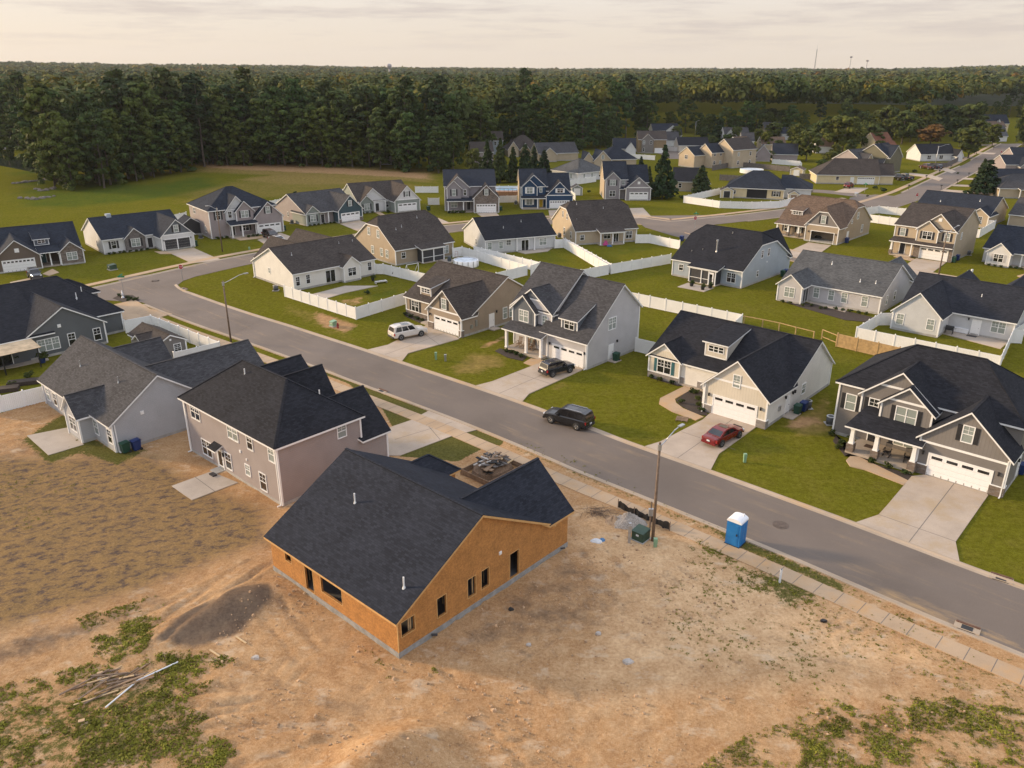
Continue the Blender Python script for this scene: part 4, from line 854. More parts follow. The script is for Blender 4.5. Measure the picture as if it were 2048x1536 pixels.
h.corner((0, 0, .1, 2.75), (-6.75, 0, .1, 2.75), (-13.9, 2, .1, 2.8), (0, 15.4, .1, 2.8)); h.col(-7.5, 2.1, .2, 2.7, .2); h.floor(-8.9, -6.75, .4, 2.0); MB().box(-8.85, 2.02, .2, -7.0, 2.1, 2.6).build('porch_recess', M['dark'], h.r)  # flat near-black slab stands in for the shade of the porch recess
h.lamp('F', -6.3, 0); h.lamp('F', -.3, 0); h.lamp('R', 6.6, 0, 2.1); h.gut('F', -.1, -.02, .05, 2.6)
for y, z, hh in ((1.8, .9, .5), (2.7, 1.0, .85)): boxobj(h.r, 'electric_meter', 0, y - .17, z, .14, y + .17, z + hh, 'steel')
boxobj(h.r, 'door_step', .03, 5.0, 0, 1.1, 6.4, .12, 'patio')

# ---- grey two-storey house with the dormer
h = House('two_storey_house', 'pale grey two-storey house with split roof line, slate gable bay and dark shed dormer', 8.88, 89.10, -43.5, 's_grey', 'r_grey')
h.wing(-7.0, 0, 0, 10.4, 3.65, 6.05, 9.35, 'x', rp=6.6, og=.3); h.wing(-13.0, -6.35, 1.2, 10.4, 5.75, 7.2, 9.95, 'x', rp=6.6)
h.wing(-13.0, -6.4, 1.0, 6.4, 5.6, 5.6, 8.1, 'y', rp=-9.75, zb=2.9, gL=(6.7, 's_slate')); h.wing(-12.5, -8.7, .45, 4, 5.5, 5.5, 7.25, 'y', zb=3.1, wall='b_slate')
h.shed(-12.75, -6.05, -1.45, 1.1, 2.85, 3.75); h.floor(-12.4, -6.2, -1.2, 1.2, .3); h.beam(-12.4, -6.2, -1.05, 2.8)
for x in (-12.2, -8.8, -6.35): h.col(x, -1.05, .3, 2.6, .3)
h.garage('F', -2.9, 0, 4.75, 2.0); h.win('F', -10.6, .45, 3.75, 1.5, 1.4, 2, shut='s_slate'); h.win('F', -7.55, 1.0, 3.5, .75, 1.45, blind=True); h.win('F', -10.2, 1.2, .8, 1.1, 1.5, 2, shut='s_slate'); h.door('F', -7.2, 1.2, .3, .95, 2.05, 'lamp'); h.door('F', -8.5, 1.2, .3, .6, 1.9, 'white', lite=True)
h.dormer(-4.6, -2.1, .7, 4.4, 4.1, 5.6, 7.25, 's_slate', 2, 1.4, 1.15, grid=1, wz=4.25); h.win('R', 4.8, 0, 4.05, 1.4, 1.4, 2, blind=True); h.door('R', 4.75, 0, .05, .85, 1.95)
h.corner((0, 0, .1, 3.4), (-12.5, .45, 3.1, 5.3), (-8.7, .45, 3.1, 5.3), (-13, 1.2, .1, 5.4), (-6.4, 1.0, 3.6, 5.4), (0, 10.4, .1, 5.8), (-6.2, 0, .1, 3.3)); h.lamp('F', -5.75, 0); h.lamp('F', -.28, 0); h.lamp('R', 5.9, 0, 2.1); h.gut('F', -.1, -.02, .05, 3.3); boxobj(h.r, 'door_step', .03, 4.2, 0, 1.1, 5.6, .1, 'patio')

# ---- cream house with the red car
h = House('cream_house', 'cream board-and-batten house with black roof, teal shutters and a red car in its driveway', 25.26, 72.28, -42.2, 's_white', 'r_black')
h.wing(-16.8, 0, 4.9, 16.05, 2.95, 2.95, 6.5, 'x', rp=11.45); h.wing(-7.0, 0, 0, 11, 3.3, 3.3, 6.5, 'y', gL=(3.95, 's_cream'), wall='s_white', vR=6.2); h.wing(-16.8, -12.75, 4.7, 10, 2.95, 2.95, 4.6, 'y')
MB().box(-7.01, -.012, .2, .012, 0, 3.1).poly([(-7, -.012, 3.1), (0, -.012, 3.1), (-1.0, -.012, 3.95), (-6.0, -.012, 3.95)]).build('batten_siding', M['b_cream'], h.r); MB().box(-16.82, 4.688, .2, -12.73, 4.695, 2.9).poly([(-16.8, 4.688, 2.9), (-12.75, 4.688, 2.9), (-13.7, 4.688, 3.6), (-15.85, 4.688, 3.6)]).build('batten_siding', M['b_cream'], h.r)
MB().poly([(-12.7, 6.9, .2), (-7, 6.9, .2), (-7, 6.9, 2.8), (-12.7, 6.9, 2.8)]).build('porch_wall', M['s_cream'], h.r)
M['teal'] = plain('teal_paint', (.03, .115, .135), .5, .1)
h.floor(-12.75, -7, 4.75, 6.9, .22); h.beam(-12.7, -7.0, 5.1, 2.72); h.col(-10.2, 5.1, .2, 2.5, .24, 'st_grey', True, .75); h.col(-12.45, 5.1, .2, 2.5, .24, 'st_grey', True, .75)
h.door('F', -11.2, 6.9, .25, .95, 2.0, 'teal'); h.win('F', -8.6, 6.9, .9, .85, 1.4, shut='teal'); h.garage('F', -3.45, -.012, 4.75, 2.05); h.win('F', -3.48, -.012, 3.6, .7, 1.25); h.win('F', -14.75, 4.685, .95, 1.7, 1.5, 2, shut='teal')
h.skirt('F', -7.05, -5.95, -.012, .85, 'st_grey'); h.skirt('F', -.95, .06, -.012, .85, 'st_grey'); h.skirt('F', -16.85, -12.7, 4.685, .75, 'st_grey'); h.skirt('R', -.08, .5, 0, .85, 'st_grey')
h.dormer(-10.6, -7.9, 6.2, 11.0, 3.7, 5.5, 6.3, 'b_cream', 3, 1.75, .62); h.door('R', 4.85, .0, .1, .9, 1.95); h.win('R', 8.7, .0, 1.25, .85, 1.05, blind=True); h.corner((0, 0, .9, 3.1), (-7, 0, .9, 3.1), (-16.8, 4.7, .8, 2.75), (-12.75, 4.7, .2, 2.75), (0, 16.05, .1, 2.75))
h.lamp('F', -6.35, 0); h.lamp('F', -.6, 0); h.lamp('R', 5.8, 0, 2.05); h.gut('F', -6.85, -.03, .05, 3.1); boxobj(h.r, 'electric_meter', 0, 2.7, 1.1, .14, 3.1, 1.6, 'steel'); boxobj(h.r, 'door_step', .03, 4.0, 0, 1.15, 6.0, .1, 'patio')
for y in (4.1, 6.3): h.lamp('R', y, 0, 2.05)

# ---- grey-brown two-storey house at the right edge
h = House('two_storey_house', 'large grey-brown two-storey house with black hip roof and rocking chairs on its porch', 41.10, 58.60, -43, 's_gtaupe', 'r_black')
h.wing(-15.6, 0, 3, 12.6, 5.75, 5.75, 9.15, 'x', L='hip', R_='hip'); h.wing(-6.95, 0, 0, 7, 3.75, 3.75, 6.9, 'y', gL=(3.1, 'b_grey'), vR=3.05)
h.wing(-13.2, -6.7, 2.4, 8, 5.4, 5.4, 8.1, 'y', rp=-9.95, zb=3, gL=(6.4, 'b_grey')); h.wing(-11.1, -6.75, 1.5, 6, 5.3, 5.3, 7.15, 'y', zb=3.0, wall='b_grey', gL=(5.6, 'b_grey'))
h.slab([(-13.3, -.75, 2.8), (-6.5, -.75, 2.8), (-6.5, 2.4, 4.05), (-12.6, 2.4, 4.05)]); h.slab([(-13.3, -.75, 2.8), (-12.6, 2.4, 4.05), (-13.3, 2.9, 2.85)])
h.floor(-13.0, -6.9, -.5, 3.0, .28); h.beam(-13.0, -6.6, -.35, 2.75)
for x in (-12.6, -10.4, -7.15): h.col(x, -.3, .28, 2.5, .3, 'st_brown', True, .75)
h.garage('F', -3.52, 0, 4.9, 2.05); h.win('F', -3.45, 0, 4.05, .78, 1.42, blind=True, shut='black'); h.win('F', -8.9, 1.5, 3.55, 1.7, 1.5, 2, grid=0, blind=True, shut='black'); h.win('F', -12.05, 2.4, 3.4, .8, 1.4, shut='black'); h.win('F', -14.35, 3, 2.9, .88, 1.5, grid=0, blind=True, shut='black'); h.win('F', -9.0, 3, .75, 1.75, 1.55, 2, grid=0, blind=True, shut='black')
h.door('F', -11.75, 3, .3, 1.0, 2.1, 'black', lite=True); h.skirt('F', -7.0, -6.0, 0, .9); h.skirt('F', -1.05, .06, 0, .9); h.skirt('R', -.08, .6, 0, .9); h.lamp('F', -6.5, 0); h.lamp('F', -.55, 0); h.gut('F', -7.1, -.35, .05, 2.6); h.gut('F', -.1, -.02, .05, 3.4)
h.corner((0, 0, .1, 3.55), (-6.95, 0, .1, 3.55), (-15.6, 3, .1, 5.5), (-11.1, 1.5, 3.2, 5.1), (-6.75, 1.5, 3.7, 5.1), (-13.2, 2.4, 3.2, 5.2), (0, 12.6, .1, 5.5)); h.pipe((-10.0, 11.5, 6.9), h=.5); h.door('R', 4.5, 0, .1, .85, 1.95); h.lamp('R', 3.5, 0, 2.1); h.gut('R', 7, -.0, .05, 3.5)
MB().box(-12.0, 1.4, .28, -10.9, 2.1, .31).build('door_mat', plain('mat_brown', (.06, .035, .025), .95), h.r)
# ---- middle rows, seen from behind; placed by the ends of an eave in the photograph
def EV(L, R_, z, right=False):
    a, b_ = P(*L, z), P(*R_, z); d = b_ - a; o = b_ if right else a
    return o.x, o.y, math.degrees(math.atan2(d.y, d.x)), d.length
def shrubs(h, pts, r=.38): SHRUBS.extend([(h.r.matrix_basis @ Vector((x, y, 0)), r) for x, y in pts])
SHRUBS = []
h = House('tan_house', 'tan house with clipped gable roof and screened back porch beside the round pool', -21.10, 143.01, 40.2, 's_tan', 'r_brown')
h.wing(.1, 13.0, .3, 15, 3.1, 3.1, 8.0, 'x', rp=7.6, L=(6.55, 1.2), R_=(6.55, 1.2), wall='s_tan')
h.shed(4.4, 10.0, -1.75, 2.6, 2.75, 3.75); h.floor(4.8, 9.6, -1.5, .3, .15); h.beam(4.6, 9.8, -1.45, 2.65)
for x in (4.8, 7.3, 9.6): h.col(x, -1.45, .15, 2.5, .16)
MB().poly([(4.85, -1.4, .2), (9.55, -1.4, .2), (9.55, -1.4, 2.4), (4.85, -1.4, 2.4)]).build('porch_screen', M['screen'], h.r); boxobj(h.r, 'porch_rail', 4.85, -1.47, 1.0, 9.6, -1.41, 1.08, 'white'); MB().poly([(4.85, -1.4, .2), (4.85, .3, .2), (4.85, .3, 2.5), (4.85, -1.4, 2.4)]).build('porch_screen', M['screen'], h.r)
h.win('F', 1.8, .3, 1.2, .8, 1.0); h.win('F', 11.2, .3, .8, 1.4, 1.4, 2); h.win('L', 6.0, .1, 4.3, .8, 1.35, blind=True); h.win('L', 9.3, .1, 4.4, .8, 1.35); h.win('L', 3.2, .1, 1.0, .8, 1.4); h.win('L', 5.1, .1, 1.0, .8, 1.4, blind=True); h.win('L', 8.3, .1, 1.0, .8, 1.4, blind=True); h.pipe((2.9, 4.2, 5.7), (4.4, 4.6, 6.0), (8.9, 6.1, 7.0), mat='steel', h=.4); h.corner((.1, .3, .1, 2.9), (13, .3, .1, 2.9))
h = House('grey_house', 'light grey house with plain black roof and open back patio between white fences', -5.08, 152.69, 22.6, 's_lgrey', 'r_black')
h.wing(.1, 14.9, .3, 13.0, 2.95, 2.95, 6.1, 'x', rp=6.6)
MB().poly([(6.6, .28, .1), (10.4, .28, .1), (10.4, .28, 2.6), (6.6, .28, 2.6)]).build('porch_recess', M['s_lgrey'], h.r); h.slider('F', 8.4, .27, .15, 1.5, 2.0)
for x in (6.6, 10.4): h.col(x, .15, .1, 2.6, .2)
h.win('F', .95, .3, .9, .75, 1.3, blind=True); h.win('F', 3.3, .3, .9, .75, 1.3, blind=True); h.win('F', 4.9, .3, 1.5, .9, .85, grid=2); h.win('F', 12.3, .3, .9, 1.5, 1.3, 2, blind=True); h.win('L', 5.6, .1, 1.0, .5, 1.0); h.pipe((4.9, 3.0, 4.3), (9.3, 4.4, 5.0), mat='steel', h=.4); h.corner((.1, .3, .1, 2.75), (14.9, .3, .1, 2.75))
h = House('tan_house', 'tan house with clipped gables and a covered white-post back porch beside the intersection', 12.98, 161.29, 16.8, 's_sand', 'r_brown')
h.wing(.1, 13.6, .3, 14.5, 3.1, 3.1, 7.8, 'x', rp=7.4, L=(6.6, 1.3), R_=(6.6, 1.3))
h.shed(4.5, 10.3, -1.9, 2.4, 2.7, 3.65); h.floor(4.7, 9.9, -1.7, .3, .15); h.beam(4.7, 10.0, -1.65, 2.6)
for x in (4.8, 7.4, 9.9): h.col(x, -1.65, .15, 2.45, .2)
h.win('F', 1.5, .3, 1.0, .8, .95); h.win('F', 11.9, .3, .8, 1.3, 1.4, 2); h.win('F', 7.0, .3, 1.0, 1.4, 1.3, 2); h.slider('F', 9.0, .3, .2, 1.0, 2.0); h.win('L', 5.5, .1, 4.4, .6, 1.2); h.win('L', 8.0, .1, 4.5, .6, 1.2); h.win('L', 3.0, .1, 1, .7, 1.2); h.win('L', 7.0, .1, 1.0, .8, 1.4); h.pipe((1.2, 2.9, 4.5), (2.5, 6.5, 7.2), (8.0, 5.2, 6.3), mat='steel', h=.4); h.corner((.1, .3, .1, 2.9), (13.6, .3, .1, 2.9))
h = House('blue_house', 'pale blue house with near-black clipped gable roof and screened back porch', 37.40, 126.77, -43.5, 's_blue', 'r_black')
h.wing(-13.3, -.1, .3, 17, 3.15, 3.15, 8.0, 'x', rp=8.3, L=(6.45, 1.4), R_=(6.45, 1.4)); h.wing(-6, -.1, 9, 17.6, 3.1, 3.1, 7.3, 'y', vL=16.8)
h.shed(-9.2, -3.4, -1.8, 2.2, 2.75, 3.75); h.floor(-8.8, -3.8, -1.6, .3, .15); h.beam(-9.0, -3.6, -1.55, 2.65)
for x in (-8.8, -6.5, -5.1, -3.9): h.col(x, -1.55, .15, 2.5, .15)
MB().poly([(-8.75, -1.5, .2), (-3.95, -1.5, .2), (-3.95, -1.5, 2.4), (-8.75, -1.5, 2.4)]).poly([(-3.9, -1.5, .2), (-3.9, .3, .2), (-3.9, .3, 2.5), (-3.9, -1.5, 2.4)]).build('porch_screen', M['screen'], h.r); boxobj(h.r, 'porch_rail', -8.8, -1.57, .9, -5.1, -1.51, .98, 'white'); h.door('F', -4.7, -1.55, .15, .8, 2.0, 'white', lite=True)
h.win('F', -11.6, .3, 1.2, .8, .95); h.win('F', -2.0, .3, .75, 1.5, 1.5, 2); h.win('R', 6.6, -.1, 4.1, .6, 1.2); h.win('R', 8.9, -.1, 4.1, .6, 1.2); h.win('R', 5.6, -.1, 1.1, .55, .9); h.vent('R', 8.6, -.1, 3.1, .12)
h.pipe((-10.9, 2.2, 4.1), (-9.2, 2.9, 4.5), (-6.2, 7.2, 7.2), mat='steel', h=.4); MB().cyl((-6.6, 3.0, 4.4), (-6.6, 3.0, 6.6), .12, n=8).cyl((-6.6, 3, 6.5), (-6.6, 3, 6.75), .2, n=8).cyl((-6.6, 3, 4.5), (-6.6, 3, 4.9), .25, .14, n=8).build('flue_pipe', M['steel'], h.r); h.corner((-13.3, .3, .1, 2.95), (-.1, .3, .1, 2.95))
h = House('grey_house', 'light grey house with grey shingle roof and a row of round shrubs behind it', 53.60, 111.92, -42.5, 's_grey', 'r_lgrey')
h.wing(-15.0, -.1, .3, 13.4, 2.95, 2.95, 6.4, 'x', rp=6.85); h.wing(-14.6, -10.8, -2.4, 4, 2.95, 2.95, 4.5, 'y'); h.wing(-6, -.1, 8, 16, 2.95, 2.95, 5.6, 'y', vL=13.2)
for x in (-9.6, -7.3, -5.3, -2.3): h.win('F', x, .3, .85, .8, 1.45, blind=True)
h.win('F', -12.7, -2.4, .9, 1.5, 1.45, 2, blind=True); h.slider('R', -.9, -10.8, .1, 1.8, 2.1); h.win('R', 3.0, -.1, 1.0, .7, 1.3, blind=True); h.win('R', 6.4, -.1, 1.0, .8, 1.3); h.pipe((-9.5, 4.7, 5.3), (-4.0, 2.1, 3.9), (-1.8, 2.3, 4.0), h=.45); h.corner((-.1, .3, .1, 2.75), (-14.6, -2.4, .1, 2.75), (-10.8, -2.4, .1, 2.75))
shrubs(h, [(-10.2, -2.9), (-9.0, -2.2), (-7.6, -2.6), (-7.0, -2.0), (-5.7, -1.4), (-4.6, -1.3), (-3.5, -1.2), (-2.4, -1.1), (-1.3, -1.0), (-13.4, -3.0), (-12.0, -3.1)]); SHRUBS.append((P(1555, 595), .62)); SHRUBS.append((P(1746, 622), .6))
h = House('grey_house', 'pale grey house with charcoal roof and L-shaped back inside a white vinyl fence', 65.35, 98.84, -42.5, 's_lgrey', 'r_char')
h.wing(-14.0, -.1, .6, 13, 2.95, 2.95, 6.2, 'x', rp=6.2, wall='s_lgrey'); h.wing(-13.9, -7.9, -3.8, 5, 2.95, 2.95, 5.75, 'y', vR=.7); h.wing(-13, -7, 8, 16, 2.9, 2.9, 5.4, 'y', vL=12.8); h.wing(-6, -.1, 8, 17, 2.9, 2.9, 5.6, 'y', vL=12.8)
h.win('F', -12.9, -3.8, .9, .85, 1.4, blind=True); h.win('F', -9.0, -3.8, .9, .85, 1.4, blind=True); h.door('F', -4.5, .6, .12, .95, 2.0); h.win('F', -1.9, .6, 1.0, 1.6, 1.4, 2, blind=True); h.lamp('F', -5.5, .6, 2.0); h.pipe((-11.9, 3.4, 4.4), (-5.2, 3.6, 4.6), h=.45); h.corner((-13.9, -3.8, .1, 2.75), (-7.9, -3.8, .1, 2.75), (-.1, .6, .1, 2.75))

# ---- the row along the farther street, seen from the front
h = House('brown_house', 'dark brown one-storey house with blue-black roof and shed dormer at the left edge', -84.71, 141.17, 35, 's_brown', 'r_blue')
h.wing(-9, 7, 4, 15, 2.9, 2.9, 6.4, 'x', rp=9.5); h.wing(-7, 0, 0, 9, 2.7, 2.7, 5.6, 'y', wall='s_brown', vR=4.2); h.wing(3.2, 7.0, .6, 7, 2.7, 2.7, 4.3, 'y', wall='st_brown', vR=4.1)
h.shed(-.2, 3.4, .3, 4.2, 2.75, 3.2); h.floor(0, 3.2, .8, 4, .2); h.col(1.6, .9, .2, 2.6, .22); h.col(3.1, .8, .2, 2.6, .22)
h.garage('F', -3.5, 0, 4.9, 2.0, 8); h.win('F', 5.1, .6, .9, 1.6, 1.3, 2); h.vent('F', -3.4, 0, 3.7, .35); h.dormer(-.2, 2.2, 4.7, 8.6, 3.3, 4.6, 5.6, 's_slate', 2, 1.1, .6); h.door('F', .7, 4, .2, .9, 2.0, 'teal'); h.corner((0, 0, .1, 2.5), (3.2, .6, .1, 2.5), (7, .6, .1, 2.5))
h = House('white_house', 'white one-storey house with stone gable and screened garage opening beside the green box', -79.0, 152.71, 41.0, 's_pale', 'r_blue')
h.wing(0, 15.5, 0, 13.5, 3.05, 3.05, 6.2, 'x', rp=6.9); h.wing(3.95, 7.7, -.5, 6, 2.9, 2.9, 4.6, 'y', wall='st_dark'); h.wing(9.6, 15.9, -4.3, 6.5, 3.0, 3.0, 6.0, 'y', gL=(3.05, 's_slate'), vR=.1)
h.win('F', 1.9, 0, .95, .85, 1.4, shut='black'); h.win('F', 5.85, -.5, .95, 1.6, 1.45, 2, shut='black'); h.win('F', 12.7, -4.3, 3.5, .8, 1.25, blind=True, shut='black'); h.garage('F', 12.6, -4.3, 4.9, 2.1, 0, mat='screen'); boxobj(h.r, 'screen_post', 12.5, -4.36, 0, 12.7, -4.3, 2.1, 'white')
h.win('L', 4.2, 0, 1.0, .5, 1.1); h.lamp('F', 10, -4.3); h.lamp('F', 15.3, -4.3); h.corner((0, 0, .1, 2.85), (9.6, -4.3, .1, 2.8), (15.9, -4.3, .1, 2.8)); MB().box(3.1, 6.3, 5.4, 4.0, 7.4, 6.6).build('chimney', M['s_blue'], h.r); h.door('F', 8.7, 0, .15, .9, 2.0, 'black')
shrubs(h, [(.6, -.6), (1.5, -.7), (2.6, -.6), (3.4, -.7), (4.4, -1.2), (5.5, -1.2), (6.6, -1.2), (7.6, -1.0)], .42)
h = House('two_storey_house', 'taupe two-storey house with blue-black hip roof and arched windows behind a dark van', -63.48, 167.75, 38, 's_pink', 'r_blue')
h.wing(0, 14.4, 0, 13, 6.1, 6.1, 9.7, 'x', rp=6.5, L='hip', R_='hip'); h.wing(9.2, 15.4, -1.3, 3, 3.9, 3.9, 6.9, 'y', vR=1); h.wing(3.4, 8.6, -.3, 6, 5.7, 5.7, 8.6, 'y', rp=5.9, zb=3, wall='s_lgrey'); h.wing(5.4, 9.1, -1.0, 4, 5.6, 5.6, 7.5, 'y', zb=3)
h.shed(3.3, 9.4, -2.7, .2, 2.9, 3.7); h.floor(3.5, 9.3, -2.4, 0, .25); h.beam(3.5, 9.3, -2.3, 2.85)
for x in (3.7, 5.9, 9.2): h.col(x, -2.3, .25, 2.6, .26)
h.garage('F', 12.3, -1.3, 4.9, 2.05); h.win('F', 12.3, -1.3, 4.4, .85, 1.35, blind=True, shut='black'); h.win('F', 7.25, -1.0, 4.0, 1.5, 1.35, 2, shut='black'); h.win('F', 4.3, -.3, 4.1, .7, 1.25); h.win('F', 1.9, 0, 3.9, .85, 1.8, shut='black'); h.win('F', 7.4, 0, 1.0, 1.5, 1.4, 2, shut='black'); h.door('F', 4.6, 0, .3, .95, 2.05, 'black'); h.win('L', 3.3, 0, 1.0, .6, 1.3); h.win('L', 9.5, 0, 4.2, 1.3, 1.2, 2)
h.corner((0, 0, .1, 5.8), (9.2, -1.3, .1, 3.7), (15.4, -1.3, .1, 3.7), (5.4, -1, 3.2, 5.4)); h.wing(-3.6, 0, 7, 11, 2.7, 2.7, 3.9, 'y', wall='screen', roof='r_blue'); shrubs(h, [(.8, -.8), (1.8, -.9), (2.8, -.9), (6.8, -2.9), (7.9, -2.9), (8.8, -2.8)], .5)
h = House('grey_house', 'grey house with dark teal garage gable and charcoal roof', -47.19, 182.95, 43.7, 's_pink', 'r_grey')
h.wing(0, 14, 0, 14.5, 3.0, 3.0, 6.5, 'x', rp=7.4); h.wing(0, 3.5, -.3, 6, 2.95, 2.95, 4.5, 'y', wall='s_sage'); h.wing(7.3, 13.8, -2.3, 6.8, 3.1, 3.1, 6.2, 'y', wall='s_teal', vR=.2)
h.garage('F', 10.5, -2.3, 4.9, 2.05); h.win('F', 10.6, -2.3, 3.7, .8, 1.2, blind=True, shut='black'); h.win('F', 1.75, -.3, .9, 1.4, 1.35, 2, blind=True, shut='black'); h.col(5.6, -.6, .1, 2.7, .22); h.shed(3.5, 7.3, -.8, 2, 2.8, 3.3); h.door('F', 4.4, .0, .15, .9, 2.0, 'black'); h.win('L', 8, 0, 1.2, .5, 1.0); h.skirt('F', 7.3, 8.0, -2.3, .9, 'st_brown'); h.skirt('F', 13.0, 13.85, -2.3, .9, 'st_brown'); h.corner((0, -.3, .1, 2.8), (7.3, -2.3, .1, 2.9), (13.8, -2.3, .1, 2.9)); shrubs(h, [(.5, -.9), (1.5, -1), (2.7, -1), (4, -1.4), (5.5, -1.4), (6.5, -1.4)], .42)
h = House('sage_house', 'sage grey house with white board gables and brown roof, brass plants by its porch', -37.84, 200.05, 30, 's_sage', 'r_brown')
h.wing(-.3, 14, .3, 13, 3.05, 3.05, 6.6, 'x', rp=7); h.wing(.1, 3.4, -.3, 6, 2.9, 2.9, 4.4, 'y'); h.wing(.2, 7.0, .1, 7, 3.0, 3.0, 6.0, 'y', wall='s_pale'); h.wing(7.9, 14.6, -3.6, 7, 3.1, 3.1, 6.55, 'y', gL=(3.1, 's_pale'), vR=.5)
h.garage('F', 11.2, -3.6, 4.9, 2.05); h.win('F', 11.2, -3.6, 3.8, .8, 1.25, blind=True, shut='black'); h.win('F', 1.75, -.3, .8, 1.4, 1.4, 2, blind=True, shut='black'); h.door('F', 4.6, .1, .15, .9, 2.0, 'black'); h.col(3.7, -.5, .1, 2.6, .2); h.col(6.6, -.5, .1, 2.6, .2); h.win('F', 7.4, .3, 1.0, .7, 1.3, shut='black'); h.corner((.1, -.3, .1, 2.7), (7.9, -3.6, .1, 2.9), (14.6, -3.6, .1, 2.9)); shrubs(h, [(.5, -1), (1.6, -1), (2.8, -1), (7, -.8), (6.8, -2.0), (6.2, -2.8)], .45)
h = House('stone_house', 'two-storey grey house with brown fieldstone garage gable and black roof', -9.49, 200.96, 5, 's_mauve', 'r_blue')
h.wing(-7.2, 5.6, 3.5, 15.5, 6.3, 6.3, 9.4, 'x', rp=11); h.wing(0, 6.2, -.3, 9, 3.9, 3.9, 6.9, 'y', wall='st_brown', roof='r_brown'); h.wing(-6.6, -1.1, 2.6, 8, 6.2, 6.2, 8.7, 'y', rp=-3.9, zb=3, roof='r_brown'); h.wing(-6.6, -3.1, 2.0, 6, 6.1, 6.1, 7.8, 'y', zb=3, roof='r_brown')
h.shed(-6.8, 0, .4, 3.4, 2.9, 3.6); h.floor(-6.6, 0, .7, 3.5, .2); h.garage('F', 3.05, -.3, 4.75, 2.05, 7); h.win('F', 3.1, -.3, 4.4, .8, 1.4, blind=True, shut='black'); h.win('F', -4.9, 2.0, 4.0, .85, 1.5, blind=True, shut='black'); h.win('F', -2.1, 2.6, 4.0, .6, 1.4); h.win('F', -4.9, 3.5, .9, 1.5, 1.4, 2, blind=True)
for x in (-6.4, -2.6): h.col(x, .7, .2, 2.6, .24)
h.door('F', -1.2, 3.5, .2, .9, 2.0, 'black'); h.win('L', 8, -7.2, 4.2, .6, 1.1); h.corner((0, -.3, .1, 3.7), (6.2, -.3, .1, 3.7), (-7.2, 3.5, .1, 6.0), (-6.6, 2.0, 3.2, 5.9)); shrubs(h, [(-6.2, -.1), (-5.3, -.2), (-4.4, -.2), (-3.4, -.2), (-2.6, 0)], .6)
h = House('navy_house', 'navy blue two-storey house with white shutters and bright yellow front door', 2.52, 207.40, 3, 's_navy', 'r_blue')
h.wing(-.3, 6.5, .6, 12, 5.8, 5.8, 9.3, 'x', wall='s_navy'); h.wing(6.5, 12.4, .2, 11.5, 4.6, 4.6, 8.3, 'x', oh=.2); h.wing(0, 6.1, .3, 6, 5.8, 5.8, 8.5, 'y', zb=3.2); h.wing(.02, 3.9, -.3, 4, 5.7, 5.7, 7.5, 'y', zb=3.2); h.wing(6.2, 13.0, -1.2, 8, 3.6, 3.6, 6.9, 'y', roof='r_brown', gL=(3.5, 's_navy'))
h.shed(-.3, 6.2, -1.5, .6, 2.85, 3.6); h.floor(-.1, 6.1, -1.3, .6, .25); h.beam(-.1, 6.1, -1.2, 2.8)
for x in (.0, 4.0): h.col(x, -1.2, .25, 2.6, .26)
M['yell'] = plain('yellow_door_paint', (.55, .36, .02), .4)
h.door('F', 5.0, .6, .3, .95, 2.05, 'yell'); h.garage('F', 9.6, -1.2, 4.9, 2.05, 8); h.win('F', 9.7, -1.2, 4.15, 1.4, 1.0, 2, shut='white'); h.win('F', 2.0, -.3, 3.9, 1.4, 1.5, 2, blind=True, shut='white'); h.win('F', 4.9, .3, 4.1, .6, 1.4, blind=True); h.win('F', 2.0, .6, .9, 1.4, 1.4, 2, blind=True, shut='white'); h.corner((0, -.3, 3.3, 5.5), (3.9, -.3, 3.3, 5.5), (-.3, .6, .1, 5.6), (6.2, -1.2, .1, 3.4), (13, -1.2, .1, 3.4))
MB().poly([(-.32, .62, .1), (-.32, 12, .1), (-.32, 12, 5.6), (-.32, 6.3, 9.0), (-.32, .62, 5.6)]).build('sun_tinted_wall', M['s_sand'], h.r)  # sand siding colour paints the low sun onto this navy house's left gable
c = P(1209, 398); h = House('grey_house', 'lavender-grey two-storey house with very steep blue-black roof beside the tall conifer', c.x, c.y, 0, 's_mauve', 'r_blue')
h.wing(-.2, 6.0, 0, 11, 5.6, 5.6, 9.6, 'x', rp=5.5); h.wing(6.0, 12.0, 1.0, 11, 4.6, 4.6, 8.6, 'x', rp=6, oh=.2); h.wing(.1, 4.0, -.8, 4, 5.6, 5.6, 7.4, 'y'); h.wing(5.5, 12.2, -2.6, 7, 3.5, 3.5, 6.3, 'y', gL=(3.45, 's_mauve'))
h.garage('F', 9.0, -2.6, 4.9, 2.1); h.vent('F', 8.9, -2.6, 4.7, .35); h.win('F', 2.0, -.8, 3.8, 1.5, 1.4, 2, blind=True, shut='black'); h.win('F', 5.0, 0, 3.9, .8, 1.3, blind=True); h.shed(3.9, 5.6, -1.2, 0, 2.9, 3.4); h.win('F', 2.0, -.8, .9, 1.5, 1.4, 2); h.corner((.1, -.8, .1, 5.4), (4.0, -.8, .1, 5.4), (5.5, -2.6, .1, 3.3), (12.2, -2.6, .1, 3.3))
MB().poly([(-.22, 0.02, .1), (-.22, 11, .1), (-.22, 11, 5.4), (-.22, 5.5, 9.3), (-.22, .02, 5.4)]).build('sun_tinted_wall', M['s_sand'], h.r)  # low sun on the left gable end, put into its sand colour

